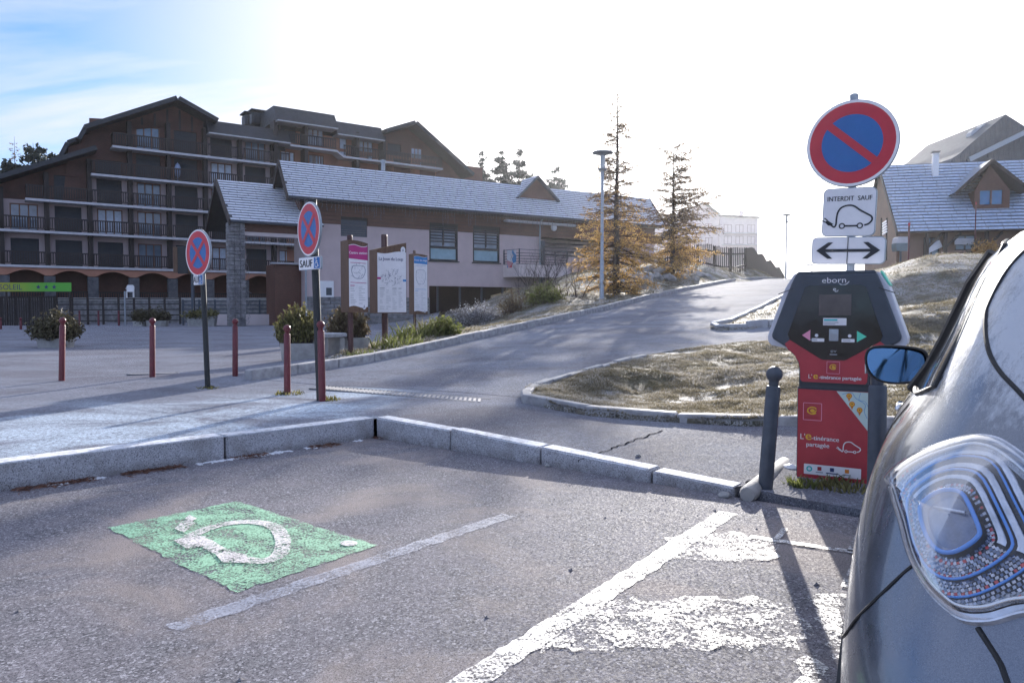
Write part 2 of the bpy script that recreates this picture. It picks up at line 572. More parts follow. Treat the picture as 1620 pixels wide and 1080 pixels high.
for (x, y, z) in ((-3.6, 5.3, .2), (-1.4, 7.6, .2), (0, 6.4, .14), (1.5, 5.1, .07), (2.3, 5.3, .05), (4, 3.2, .03), (6, 1.5, .0), (1.2, 7.2, .14),
                  (-2.5, 9, .2), (-1, 8.8, .2), (.2, 8.4, .19), (2.5, 6.5, .13), (-12, -3, .2), (-20, -3, .2)):
    cp(x, y, z)
for s in (8.3, 10.5, 12.6, 15.5, 18.6, 23.5, 27.2, 34.5, 42, 52, 62, 72, 90, 120, 150):
    for n in (N_L, -6.5, N_R):
        cp(*sn(s, n), hs(s))
    cp(*sn(s, -9.35), hs(s) + .08)
for (s, n, z) in ((10, -11, .24), (12.6, -11, .34), (18, -11.5, .62), (23, -11, 1.12), (23, -14, .5), (27, -11, 1.75), (27, -13.2, 1.9), (27, -16, .8), (30, -10.6, 2.15),
                  (33, -11.2, 2.9), (33, -15, 2.7), (33, -18, 1.5), (36, -10.6, 3.0), (38, -12.5, 3.5), (38, -17, 2.9), (38, -20, 2.1), (44, -10.4, 3.75), (44, -13, 4.0),
                  (44, -18, 3.8), (54, -10.4, 4.1), (54, -15, 4.3), (56, -20.5, 4.2), (62, -10, 4.0), (75, -12, 4.0), (75, -25, 4.3), (90, -20, 3.8), (90, -50, 3.5), (70, -45, 2.2),
                  (18, -14, .32), (21, -17, .3), (26, -20, .32), (32, -22.5, .35), (40, -25, .8), (120, -30, 2.5), (150, -30, 1)):
    cp(*sn(s, n), z)
for (px, py, Y) in ((1400, 655, 7.0), (1420, 600, 9.2), (1250, 600, 10.5), (1050, 640, 10.0), (950, 615, 10.8), (1430, 505, 15.0), (1420, 445, 19.5), (1450, 412, 23),
                    (1560, 405, 22), (1600, 470, 15), (1600, 600, 8.2), (1390, 432, 26)):
    p = at(px, py, Y); cp(p.x, p.y, p.z)
for (s, n, z) in ((14.6, -2.6, .62), (15.5, -.5, .72), (16.5, 2, .9), (20, -1, 1.18), (20, 2, 1.45), (28, -1.5, 1.9), (28, 3, 2.35), (36, -1, 2.5), (36, 4, 2.9),
                  (45, 0, 3.1), (60, 0, 3.75), (60, 12, 3.9), (75, 5, 3.8), (120, 10, 2.0), (9, 4, .55)):
    cp(*sn(s, n), z)
for (x, y, z) in ((14, 27, 2.85), (22, 24, 2.9), (26, 32, 3.1), (20, 38, 3.3), (28, 50, 3.8), (40, 45, 3.8), (34, 18, 2.4), (24, 12, 1.5), (14, 6, .6), (40, 0, .8), (10, 0, .1),
                  (45, 70, 4.0), (70, 60, 4.2), (-30, 60, 1.6), (-44, 56, 1.6), (-20, 62, 1.6), (-70, 60, 1.6), (-10, 70, 1.8), (-60, 100, 2.5), (0, 110, 3.5), (60, 110, 3.5), (-60, 160, 2), (60, 170, 1)):
    cp(x, y, z)
_P = np.array(_pts)
def _tps_k(r2): return np.where(r2 > 0, r2 * np.log(np.maximum(r2, 1e-12)), 0) * .5
_n = len(_P)
_A = np.zeros((_n + 3, _n + 3))
_d2 = ((_P[:, None, :2] - _P[None, :, :2]) ** 2).sum(-1)
_A[:_n, :_n] = _tps_k(_d2) + np.eye(_n) * .4
_A[:_n, _n] = 1; _A[:_n, _n + 1:] = _P[:, :2]
_A[_n, :_n] = 1; _A[_n + 1:, :_n] = _P[:, :2].T
_W = np.linalg.solve(_A, np.concatenate([_P[:, 2], [0, 0, 0]]))
def TA(xy):
    xy = np.asarray(xy, float).reshape(-1, 2)
    res = np.empty(len(xy))
    for i in range(0, len(xy), 20000):
        c = xy[i:i + 20000]
        k = _tps_k(((c[:, None, :] - _P[None, :, :2]) ** 2).sum(-1))
        res[i:i + 20000] = k @ _W[:_n] + _W[_n] + c @ _W[_n + 1:]
    # the road keeps its own even profile
    s = xy @ np.array([RU.x, RU.y]); n = xy @ np.array([RN.x, RN.y])
    w = np.clip(1 - np.maximum(np.maximum(n - N_R, N_L - n), 0) / .8, 0, 1) * np.clip((s - 9) / 2, 0, 1)
    w = w * w * (3 - 2 * w)
    res = res * (1 - w) + np.interp(s, HS_S, HS_Z) * w
    return np.clip(res, -3, 6)
def T(x, y): return float(TA([(x, y)])[0])
def gt(px, py, y0=4.0, y1=90.0):         # where a sight line meets the terrain
    d = ray(px, py)
    ys = np.arange(y0, y1, .05)
    xs = ys * d.x / d.y
    zs = CAM_H + ys * d.z / d.y
    below = np.nonzero(zs <= TA(np.stack([xs, ys], 1)))[0]
    i = below[0] if len(below) else -1
    return Vector((xs[i], ys[i], T(xs[i], ys[i])))

def inside(poly, xy):
    xy = np.asarray(xy); r = np.zeros(len(xy), bool)
    x, y = xy[:, 0], xy[:, 1]
    n = len(poly)
    for i in range(n):
        x1, y1 = poly[i]; x2, y2 = poly[(i + 1) % n]
        c = ((y1 > y) != (y2 > y))
        r ^= c & (x < (x2 - x1) * (y - y1) / ((y2 - y1) if y2 != y1 else 1e-9) + x1)
    return r
def densify(line, step, closed=False):
    res = []
    n = len(line)
    for i in range(n if closed else n - 1):
        a, b = Vector(line[i][:2]), Vector(line[(i + 1) % n][:2])
        k = max(1, int((b - a).length / step))
        for j in range(k):
            p = a.lerp(b, j / k); res.append((p.x, p.y))
    if not closed: res.append(tuple(line[-1][:2]))
    return res
def fbm(xy, sc, oc=4):
    return np.array([noise.fractal(Vector((x * sc, y * sc, 3.1)), .9, 2.1, oc) for x, y in xy])
def region(name, poly, step, mat, dz=0., hf=TA, amp=0., asc=1., skirt=.25, near=None):
    """a sheet of ground inside an outline; near=(step, radius) makes the mesh finer round the camera"""
    bl = densify(poly, min(step, 1.0), True)
    P = np.array(poly)
    x0, y0 = P.min(0); x1, y1 = P.max(0)
    def grid(st, off=0):
        gx, gy = np.meshgrid(np.arange(x0 + st * .5, x1, st), np.arange(y0 + st * .5, y1, st))
        return np.stack([gx.ravel(), gy.ravel()], 1)
    g = grid(step)
    if near:
        g2 = grid(near[0])
        g = np.concatenate([g[np.hypot(g[:, 0], g[:, 1]) > near[1]], g2[np.hypot(g2[:, 0], g2[:, 1]) <= near[1]]])
    g = g + np.random.RandomState(3).uniform(-.2, .2, g.shape) * step * (.3 if near else 1)
    g = g[inside(poly, g)]
    nb = len(bl)
    vs = [Vector(p) for p in bl] + [Vector(p) for p in g.tolist()]
    ed = [(i, (i + 1) % nb) for i in range(nb)]
    ov, oe, of, *_ = delaunay_2d_cdt(vs, ed, [], 1, 1e-5)
    xy = np.array([(v.x, v.y) for v in ov])
    z = hf(xy) + dz
    if amp: z = z + fbm(xy, asc) * amp
    V = [(a[0], a[1], b) for a, b in zip(xy.tolist(), z.tolist())]
    F = [tuple(f) for f in of]
    mb = MB()
    mb.v, mb.f, mb.mi = V, F, [0] * len(F)
    # fix winding
    for i, f in enumerate(mb.f):
        a, b, c = (Vector(V[k][:2]) for k in f[:3])
        if (b - a).cross(c - a) < 0: mb.f[i] = tuple(reversed(f))
    if skirt:
        zb = hf(np.array(bl)) + dz
        b0 = len(mb.v)
        top = [(p[0], p[1], h - .001) for p, h in zip(bl, zb)]
        mb.add(top + [(p[0], p[1], p[2] - skirt) for p in top], [(i, (i + 1) % nb, nb + (i + 1) % nb, nb + i) for i in range(nb)])
    o = mb.build(name, mat)
    o.data.polygons.foreach_set('use_smooth', [True] * len(o.data.polygons))
    return o
def flat0(xy): return np.zeros(len(xy))

# ---- key outlines (metres, on the ground)
C = gz(594, 661, .2)
K1_L = gz(0, 733, .2)
k1d = (K1_L - C); k1d.z = 0; k1d.normalize()
K1_END = C + k1d * 13.0
E = gz(1163, 770, .07)
k2d = (E - C); k2d.z = 0; K2_LEN = k2d.length; k2d.normalize()
K2_FAR = E + k2d * 9.0
TIP = gz(826, 638, .19)
# near island: front kerb, rounded tip, then along the road and round into the path
isl_front = [gz(1262, 680, .15), gz(1180, 674, .16), gz(1080, 664, .17), gz(1000, 658, .18), gz(930, 652, .19), gz(880, 646, .19), gz(845, 640, .19)]
isl_road = [gt(824, 629), gt(838, 617), gt(860, 609), gt(882, 602), gt(915, 594), gt(960, 581), gt(1015, 568), gt(1068, 558), gt(1115, 551)]
f_ext = isl_front[0] + k2d * 8.0
path_near = [Vector((4.6, 14.35, 0)), Vector((6.2, 14.6, 0)), Vector((7.5, 15.3, 0)), Vector((7.9, 16.0, 0))]
path_far = [Vector((7.9, 16.0, 0)), Vector((7.5, 16.7, 0)), Vector((6.6, 17.1, 0)), Vector((5.4, 17.15, 0))]
isl2_tip = [Vector((4.85, 17.3, 0)), Vector((4.72, 17.75, 0)), Vector((4.86, 18.3, 0))]
xy = lambda L: [(p[0], p[1]) for p in L]

gy = NT(bpy.data.materials.new('frosty_grass_ground'))
_a = gy.noise(1.1, 6, .65, dist=.4); _b = gy.noise(9, 6, .7); _c = gy.noise(48, 4, .7)
_col = gy.mix(gy.rng(_b, .35, .62), (.055, .047, .032), (.20, .165, .11))
_col = gy.mix(gy.rng(_a, .46, .62, 0, .8, True), _col, (.050, .055, .024))
_fr = gy.math('MULTIPLY', gy.rng(gy.noise(.9, 5, .65), .40, .62, smooth=True), gy.rng(_c, .44, .58))
_col = gy.mix(gy.math('MULTIPLY', _fr, .85), _col, (.62, .63, .66))
_nm = gy.bump(_b, .8, .09); _nm = gy.bump(_c, .7, .03, _nm)
M['grass_ground'] = gy.done(gy.bsdf(_col, .8, _nm))
M['blades'] = foliage('frosted_grass_blades', (.075, .068, .036), (.40, .335, .215), .4, (.74, .74, .76))

# ---- setting
ground_hf = None
def _gh(p):
    z = TA(p) - .35
    r = np.hypot(p[:, 0], p[:, 1])
    z = np.where((p[:, 1] < 12) & (np.abs(p[:, 0]) < 40), -.35, z)
    return np.where(r > 190, -1.2, np.where(p[:, 1] < -5, -.35, z))
gg = []
st = 4.0
gx, gyy = np.meshgrid(np.concatenate([[-520, -300, -220], np.arange(-160, 161, st), [220, 300, 520]]), np.concatenate([[-300, -150, -80], np.arange(-40, 201, st), [240, 320, 420, 520]]))
P2 = np.stack([gx.ravel(), gyy.ravel()], 1)
Z2 = _gh(P2)
w_, h_ = gx.shape[1], gx.shape[0]
idx = np.arange(w_ * h_).reshape(h_, w_)
Fq = np.stack([idx[:-1, :-1].ravel(), idx[:-1, 1:].ravel(), idx[1:, 1:].ravel(), idx[1:, :-1].ravel()], 1)
ground = np_mesh('ground', np.column_stack([P2, Z2]), Fq, M['grass_ground'], smooth=True)
tag(ground, kind='structure')

park_poly = xy([K1_END, C, E, K2_FAR]) + [(12, -6), (-14, -8)]
parking = tag(region('parking_lot', park_poly, .8, M['parking'], 0, flat0), kind='structure')
plaza_poly = xy([C, TIP]) + [sn(8.4, N_R - .1), sn(8.4, N_L), sn(10, -9.4), sn(13, -10.8), sn(18, -13.4), sn(22, -16.5), sn(28, -20.5), sn(34, -23.2)] + \
    [(-5, 52.5), (-14, 46.5), (-24, 57), (-40, 46), (-80, 20), (-60, -2)] + xy([K1_END])
plaza = tag(region('plaza', plaza_poly, 2.0, M['plaza'], -.004, near=(.6, 16), skirt=0), kind='structure')
_kn = Vector((-k2d.y, k2d.x, 0)) * .07
pave_poly = xy([C + _kn, E + _kn, K2_FAR + _kn, f_ext] + isl_front) + xy([TIP])
pavement = tag(region('pavement', pave_poly, .5, M['pave'], -.004), kind='structure')
road_poly = [sn(s, N_L) for s in (8.4, 12, 16, 20, 25, 30, 36, 42, 50, 60, 72, 90, 120, 150)] + [sn(s, N_R - .0) for s in (150, 120, 90, 72, 60, 50, 42, 36, 30, 25, 20, 16, 12, 8.4)]
road = tag(region('road', road_poly, 1.0, M['road'], 0, skirt=.1), kind='structure')
pth = xy(isl_road[-4:] + path_near + path_far[1:] + isl2_tip[:2]) + [sn(19.0, N_R - .05), sn(15.8, N_R - .3), sn(12.6, N_R - .4)]
path = tag(region('path', pth, .6, M['road'], -.004), kind='structure')
isl1_poly = xy(isl_front[::-1] + [f_ext]) + [(16, -4), (34, -4), (40, 16), (24, 17.5)] + xy(path_near[::-1] + isl_road[::-1])
bank = tag(region('grass_bank', isl1_poly, .8, M['grass_ground'], .05, amp=.05, asc=1.2, near=(.22, 17)), kind='structure')
isl2_poly = xy(isl2_tip) + [sn(s, N_R + .02) for s in (19, 21, 24, 28, 34, 42, 52, 62, 75, 90, 120)] + [(90, 110), (90, 30), (40, 16), (24, 17.5)] + xy(path_far)
slope = tag(region('grass_slope', isl2_poly, 2.0, M['grass_ground'], .05, amp=.06, asc=.9, near=(.5, 34)), kind='structure')
verge_poly = [sn(s, N_L - .04) for s in (8.6, 12, 16, 20, 25, 30, 36, 42, 52, 62, 75, 90, 120)] + [sn(120, -60), sn(70, -40), sn(45, -25.5), sn(34, -23.2), sn(28, -20.5), sn(22, -16.5), sn(18, -13.4), sn(13, -10.8), sn(10, -9.4)]
verge = tag(region('grass_verge', verge_poly, 1.2, M['grass_ground'], .03, amp=.05, asc=1.0, near=(.4, 34)), kind='structure')

# ---- kerbs: every stone a piece of its own
def stones(line, length, width, top, parent, mat, hf, depth=.3, gap=.012, jitter=.006, face_in=0.0, bev=.015, seed=1, kind_name='kerb_stone'):
    """a row of stones whose front edge follows the line; top(dist) gives the top height"""
    rnd = random.Random(seed)
    L = [Vector((p[0], p[1], 0)) for p in line]
    cum = [0]
    for a, b in zip(L, L[1:]): cum.append(cum[-1] + (b - a).length)
    def pt(d):
        d = max(0, min(cum[-1], d))
        for i in range(len(L) - 1):
            if d <= cum[i + 1] or i == len(L) - 2:
                t = (d - cum[i]) / max(1e-9, cum[i + 1] - cum[i])
                return L[i].lerp(L[i + 1], t)
    d = 0
    res = []
    while d < cum[-1] - .08:
        ln = length(rnd) if callable(length) else length
        ln = min(ln, cum[-1] - d)
        a, b = pt(d + gap / 2), pt(d + ln - gap / 2)
        m = (a + b) / 2
        dr = (b - a); dr.normalize()
        sd_ = Vector((-dr.y, dr.x, 0))
        ha, hb = top(d, a), top(d + ln, b)
        j = rnd.uniform(-jitter, jitter)
        n2 = (b - a).length / 2
        hm = (ha + hb) / 2
        mb = MB()
        w = width
        bb = bev
        vs = []
        for t, h, e in ((-n2, ha - hm, 1), (-n2 + bb, ha - hm, 0), (n2 - bb, hb - hm, 0), (n2, hb - hm, 1)):
            q = bb if e else 0
            for y_, z_ in ((q, -depth), (q, -bb + h + j), (bb + q, h + j - q), (w - bb - q, h + j - q), (w - q, -bb + h + j), (w - q, -depth)):
                vs.append((t + rnd.uniform(-1, 1) * jitter * .3, y_ + rnd.uniform(-1, 1) * jitter * .5, z_ + rnd.uniform(-1, 1) * jitter * .4))
        fs = []
        for k in range(3):
            for i in range(5):
                fs.append((k * 6 + i, k * 6 + 6 + i, k * 6 + 7 + i, k * 6 + 1 + i))
        fs += [(0, 1, 2, 3, 4, 5), tuple(reversed(range(18, 24)))]
        mb.add(vs, fs)
        o = mb.build(kind_name, mat, parent, loc=(m.x, m.y, hm), rz=math.atan2(dr.y, dr.x))
        res.append(o)
        d += ln
    return res
# long kerb beside the parking space (front edge faces the camera): left to right so stones lie behind it
stones([K1_END, C], lambda r: 1.9 + r.uniform(-.05, .05), .20, lambda d, p: .205, plaza, M['kerb'], None, depth=.3, gap=.02, seed=4)
stones([C, E], lambda r: 1.05, .17, lambda d, p: .205 - .135 * min(1, max(0, d - .6) / (K2_LEN - .6)), pavement, M['kerb'], None, depth=.3, gap=.016, seed=5, jitter=.01)
stones(densify(xy([TIP] + isl_front[::-1] + [f_ext]), .4), lambda r: 1.0 if r.random() > .3 else .6, .13, lambda d, p: T(p[0], p[1]) + .10, bank, M['kerb_dark'], None, seed=6, jitter=.012)
stones(densify(xy(isl_road[-3::-1] + [TIP]), .3), lambda r: .5, .12, lambda d, p: T(p[0], p[1]) + .085, bank, M['kerb_dark'], None, seed=7, jitter=.012)
stones(densify(xy([Vector((7.5, 16.7, 0)), Vector((6.6, 17.1, 0)), Vector((5.4, 17.15, 0))][::-1]), .3), lambda r: .5, .14, lambda d, p: T(p[0], p[1]) + .2, slope, M['kerb'], None, seed=8, jitter=.012)
stones(densify([sn(s, N_R) for s in (60, 45, 35, 28, 22, 19.2)] + xy(isl2_tip[::-1]) + [(5.4, 17.15)], .45), lambda r: .8, .13, lambda d, p: T(p[0], p[1]) + .12, slope, M['kerb'], None, seed=9, jitter=.01)
stones(densify([sn(s, N_L) for s in (8.2, 12, 20, 30, 40, 50, 62, 75)], .9), lambda r: 1.0, .16, lambda d, p: T(p[0], p[1]) + (.16 if d > .6 else .16), verge, M['kerb_dark'], None, seed=10, jitter=.008)

# ---- grass: blades one could not count
def blades(name, poly, n, hmin, hmax, parent_dz, bump, seed, bias=1.6, ymax=60, frost=1.0):
    rs = np.random.RandomState(seed)
    P = np.array(poly); x0, y0 = P.min(0); x1, y1 = P.max(0)
    pts = np.empty((0, 2))
    while len(pts) < n:
        c = np.stack([rs.uniform(x0, x1, n * 4), rs.uniform(max(y0, 2), min(y1, ymax), n * 4)], 1)
        r = np.hypot(c[:, 0], c[:, 1])
        vis = np.abs(c[:, 0]) < c[:, 1] * .78 + .6
        keep = rs.uniform(0, 1, len(c)) < np.minimum(1, (7.5 / np.maximum(r, 1)) ** bias)
        c = c[vis & keep]; c = c[inside(poly, c)]
        cl = fbm(c[:2000], .6, 3) if False else None
        pts = np.concatenate([pts, c])
    pts = pts[:n]
    # clumps
    k = np.array([noise.noise(Vector((x * 1.3, y * 1.3, 9))) + .5 * noise.noise(Vector((x * 5, y * 5, 2))) for x, y in pts])
    h = np.interp(k, [-.6, 0, .7], [hmin * .6, hmin, hmax]) * rs.uniform(.6, 1.4, n)
    sc = 1 + np.hypot(pts[:, 0], pts[:, 1]) / 22
    w = .0042 * sc * rs.uniform(.7, 1.5, n)
    z = TA(pts) + parent_dz + fbm(pts, bump[1]) * bump[0]
    a = rs.uniform(0, 2 * PI, n); b = rs.uniform(0, 2 * PI, n)
    lean = rs.uniform(.3, 1.6, n) * h
    V = np.empty((n, 3, 3))
    V[:, 0] = np.stack([pts[:, 0] - np.cos(a) * w, pts[:, 1] - np.sin(a) * w, z], 1)
    V[:, 1] = np.stack([pts[:, 0] + np.cos(a) * w, pts[:, 1] + np.sin(a) * w, z], 1)
    V[:, 2] = np.stack([pts[:, 0] + np.cos(b) * lean, pts[:, 1] + np.sin(b) * lean, z + h], 1)
    base = np.clip(.35 + k * .5 + rs.normal(0, .14, n), 0, 1)
    fz = np.array([noise.noise(Vector((x * .5, y * .5, 4))) for x, y in pts])
    tip = np.clip(base + rs.uniform(.0, 1.05, n) * frost * np.clip(.9 + fz * 1.6, .2, 1.4), 0, 1)
    tone = np.stack([base * .55, base * .55, tip], 1)
    o = np_mesh(name, V.reshape(-1, 3), np.arange(n * 3).reshape(-1, 3), M['blades'], attr=tone.ravel())
    return tag(o, kind='stuff')
blades('grass', isl1_poly, 260000, .022, .06, .045, (.05, 1.2), 11, 1.5)
blades('grass', isl2_poly, 80000, .03, .08, .045, (.06, .9), 12, 1.0)
blades('grass', verge_poly, 110000, .03, .10, .025, (.05, 1.0), 13, 1.0)
# ================================================================== BUILDINGS
def bar(mb, a, b, w, h=None, mi=None):
    """a square bar from a to b (h: vertical size)"""
    a, b = Vector(a), Vector(b)
    d = b - a
    h = h or w
    L = d.length
    d.normalize()
    up = Vector((0, 0, 1)) if abs(d.z) < .95 else Vector((0, 1, 0))
    s = d.cross(up).normalized(); u = s.cross(d).normalized()
    R = Matrix((d, s, u)).transposed()
    return mb.box((a + b) / 2, (L, w, h), R, mi)
def window(parent, x, y, z, w, h, mat_f, panes=3, depth=.12, frame=.08, glass='glass', name='window', curtain=False, bars=1):
    """a framed window in a wall whose face is at y; x centre, z bottom"""
    mb = MB()
    fy = y + depth * .5
    for (cx_, cz_, sx, sz) in ((x, z + frame / 2, w, frame), (x, z + h - frame / 2, w, frame)):
        mb.box((cx_, fy, cz_), (sx, depth, sz))
    n = panes
    for k in range(n + 1):
        xx = x - w / 2 + frame / 2 + (w - frame) * k / n
        mb.box((xx, fy + .002, z + h / 2), (frame, depth - .01, h - 2 * frame))
    f = mb.build(name, mat_f, parent)
    pw = (w - frame) / n - frame
    for k in range(n):
        xx = x - w / 2 + frame / 2 + (w - frame) * (k + .5) / n
        g = MB().box((xx, y + depth * .6, z + h / 2), (pw, .02, h - 2 * frame)).build('pane', M['curtain'] if curtain else M[glass], f)
    return f
def wall_grid(mb, x0, x1, z0, z1, y, holes, t=.25, mi=None):
    """a wall sheet with rectangular openings (x0, x1, z0, z1) and reveals"""
    xs = sorted({x0, x1, *[v for h in holes for v in (h[0], h[1]) if x0 < v < x1]})
    zs = sorted({z0, z1, *[v for h in holes for v in (h[2], h[3]) if z0 < v < z1]})
    for a, b in zip(xs, xs[1:]):
        for c, d in zip(zs, zs[1:]):
            mx, mz = (a + b) / 2, (c + d) / 2
            if any(h[0] < mx < h[1] and h[2] < mz < h[3] for h in holes): continue
            mb.quad((a, y, c), (b, y, c), (b, y, d), (a, y, d), mi)
    for h in holes:
        a, b, c, d = max(h[0], x0), min(h[1], x1), max(h[2], z0), min(h[3], z1)
        if a >= b or c >= d: continue
        mb.quad((a, y, c), (a, y, d), (a, y + t, d), (a, y + t, c), mi)
        mb.quad((b, y, d), (b, y, c), (b, y + t, c), (b, y + t, d), mi)
        mb.quad((a, y, d), (b, y, d), (b, y + t, d), (a, y + t, d), mi)
        mb.quad((b, y, c), (a, y, c), (a, y + t, c), (b, y + t, c), mi)
    return mb
def railing(parent, x0, x1, y, z, h=1.0, step=.17, sides=(None, None), mat='timber_dk'):
    mb = MB()
    mb.box(((x0 + x1) / 2, y, z + h), (x1 - x0, .09, .10))
    mb.box(((x0 + x1) / 2, y, z + .16), (x1 - x0, .06, .07))
    n = int((x1 - x0) / step)
    for i in range(n + 1):
        xx = x0 + .05 + (x1 - x0 - .1) * i / n
        mb.box((xx, y + .003, z + h / 2 + .1), (.085, .035, h - .2))
    for sx, yb in zip((x0, x1), sides):
        if yb is None: continue
        mb.box((sx, (y + yb) / 2, z + h + .002), (.09, abs(yb - y), .10))
        for i in range(int(abs(yb - y) / step)):
            mb.box((sx, y + .1 + i * step, z + h / 2 + .1), (.035, .085, h - .2))
    o = mb.build('railing', M[mat], parent)
    o['kind'] = 'stuff'
    return o

# ------------------------------------------------------------------ the big timber hotel
H = Frame(-38.4, 56, .818, .575)
hotel = thing('hotel_building', 'large dark timber and plaster hotel with rows of balconies behind the plaza', 'hotel', (H.o.x, H.o.y, 0), H.rot)
LV = [1.9, 4.72, 7.38, 9.80, 12.12, 14.50, 16.9]
BAL = 1.35                                     # balcony depth: slab edge at y=0, wall at y=BAL
def hx(px, py, off=BAL): return H.hit(px, py, off)[0]
bays = [.25 + 2.95 * k for k in range(-5, 7)]   # dividing posts
def bay(k): return (.25 + 2.95 * k, .25 + 2.95 * (k + 1))
# floor -> {bay: kind}  D closed shutter, G glazed
KIND = {
    1: {-5: 'G', -4: 'D', -3: 'G', -2: 'D', -1: 'D', 0: 'D', 1: 'D', 2: 'D', 3: 'G', 4: 'D', 5: 'G', 6: 'D', 7: 'G', 8: 'D'},
    2: {-5: 'D', -4: 'G', -3: 'D', -2: 'G', -1: 'G', 0: 'G', 1: 'D', 2: 'G', 3: 'G', 4: 'D', 5: 'D', 6: 'G', 7: 'D', 8: 'D'},
    3: {-1: 's', 0: 's', 1: 'D', 2: 'D', 3: 'G', 4: 'D', 5: 'G', 6: 'D', 7: 'G', 8: 'D'},
    4: {2: 'D', 3: 'D', 4: 'D', 5: 'G', 6: 'D', 7: 'G', 8: 'D', 9: 'G', 10: 'G', 11: 'D'},
    5: {2: 's', 3: 'G', 4: 'D', 5: 'D', 6: 'G', 7: 'D', 8: 'G', 9: 'D', 10: 'G', 11: 'D', 12: 'G'},
}
SPAN = {1: (-5, 9), 2: (-5, 9), 3: (0, 9), 4: (2, 12), 5: (2, 13)}
# the roofline over the wall at each place along it
X_R = 22.2                                     # where the taller right block begins
roof_pts = [H.hit(-60, 302, 0), H.hit(0, 283, 0), H.hit(151, 236, 0)]
def top_at(x):
    ax, az = H.hit(0, 285, 0); bx, bz = H.hit(151, 238, 0)
    px_, pz_ = H.hit(280, 158, 0); cx_, cz_ = H.hit(138, 203, 0); ex_, ez_ = H.hit(334, 187, 0)
    if x < bx: return az + (bz - az) * (x - ax) / (bx - ax)
    if x < cx_: return bz + 1.5
    if x < px_: return cz_ + (pz_ - cz_) * (x - cx_) / (px_ - cx_)
    if x < ex_: return pz_ + (ez_ - pz_) * (x - px_) / (ex_ - px_)
    if x < X_R: return ez_
    return 19.0
walls = {}
for fl in range(1, 6):
    z0, z1 = LV[fl], LV[fl + 1]
    a, b = SPAN[fl]
    for k in range(a, b):
        x0, x1 = bay(k)
        if x0 > X_R + .1 and fl == 5: pass
        kind = KIND[fl].get(k, 'D')
        xm = (x0 + x1) / 2
        zt = min(z1 - .002, top_at(x0 if x1 < 13.6 else x1) - .15, top_at(xm) - .15) if fl >= 3 else z1 - .002
        if zt < z0 + 1.2: continue
        w = 1.85 if kind != 's' else .7
        hgt = min(2.12, zt - z0 - .12)
        timber = (fl == 3 and k < 2) or (fl in (4, 5) and k < 5)
        key = 'timber' if timber else ('plaster_or' if k >= 7 and fl >= 4 else 'plaster')
        mb = walls.setdefault(key, MB())
        wall_grid(mb, x0, x1, z0, zt, BAL, [(xm - w / 2, xm + w / 2, z0 + .05, z0 + hgt)], .22)
        if kind == 'D':
            s = MB()
            for i in range(10):
                s.box((xm, BAL + .14 + (i % 2) * .012, z0 + .06 + hgt * (i + .5) / 10.3), (w - .02, .05, hgt / 10.3 - .006))
            s.build('shutter', M['shutter'], hotel)
        else:
            window(hotel, xm, BAL + .02, z0 + .05, w - .01, hgt - .06, M['frame_wood'], 3 if kind == 'G' else 1, curtain=((k * 7 + fl * 3) % 3 != 0))
for key, mb in walls.items():
    mb.build('wall', M[key], hotel)
# gable infill above the upper floors and the wing
inf = MB()
PK = H.hit(280, 160, 0); CL = H.hit(138, 205, 0); ER = H.hit(334, 189, 0); WL_ = H.hit(-110, 318, 0); WR = H.hit(151, 238, 0)
inf.prism([(WL_[0], 7.2), (WR[0], 7.2), (WR[0], WR[1] - .1), (WL_[0], WL_[1] - .1)], BAL + .26, BAL + 9)
inf.prism([(CL[0], 9.8), (X_R, 9.8), (X_R, ER[1] - .1), (ER[0], ER[1] - .1), (PK[0], PK[1] - .1), (CL[0], CL[1] - .1)], BAL + .26, BAL + 12)
inf.prism([(WR[0] - 1.0, 9.8), (CL[0], 9.8), (CL[0], CL[1] - .7), (WR[0] - .2, WR[1] + .5)], BAL + 1.2, BAL + 11)
inf.box((4, BAL + 5.3, 4.7), (39, 10, 5.6))
inf.build('gable_wall', M['timber'], hotel)
# gable front boards above the top windows
gb = MB()
gb.prism([(CL[0] + .3, LV[5] + 2.2), (ER[0] + 1.0, LV[5] + 2.2), (ER[0], ER[1] - .12), (PK[0], PK[1] - .12), (CL[0] + .3, CL[1] + .05)], BAL - .03, BAL + .2)
gb.build('gable_front', M['timber'], hotel)
for i in range(9):                                # upright boards on the gable
    xx = CL[0] + 1.2 + i * (ER[0] - CL[0] - 1.5) / 8.0
    zt = top_at(xx) - .35
    if zt > LV[5] + 2.3:
        MB().box((xx, BAL - .06, (LV[5] + 2.2 + zt) / 2), (.16, .06, zt - LV[5] - 2.2)).build('gable_post', M['timber_dk'], hotel)
# slabs with a pale frosted edge
def slab(x0, x1, z):
    MB().box(((x0 + x1) / 2, BAL / 2 + .1, z - .09), (x1 - x0, BAL + .2, .18), bev=.0).build('balcony_slab', M['slab'], hotel)
SL = {1: (hx(-170, 400, 0), 27), 2: (hx(-170, 340, 0), 27), 3: (H.hit(40, 312, 0)[0], 27), 4: (H.hit(144.5, 274, 0)[0], 36), 5: (H.hit(178, 230, 0)[0], X_R)}
for fl, (a, b) in SL.items():
    slab(a, b, LV[fl])
    x = a
    cuts = [a] + [p for p in [.25 + 2.95 * k for k in range(-6, 14)] if a + .4 < p < b - .4] + [b]
    for p, q in zip(cuts, cuts[1:]):
        railing(hotel, p + .08, q - .08, .06, LV[fl], sides=(BAL, None) if p == a else (None, None))
# party posts
for k in range(-5, 9):
    x = .25 + 2.95 * k
    zt = min(top_at(x) - .4, 17.0)
    MB().box((x, BAL - .35, (4.72 + zt) / 2), (.32, .7, zt - 4.72)).build('timber_post', M['timber_dk'], hotel)
for k in range(2, 5):
    pass
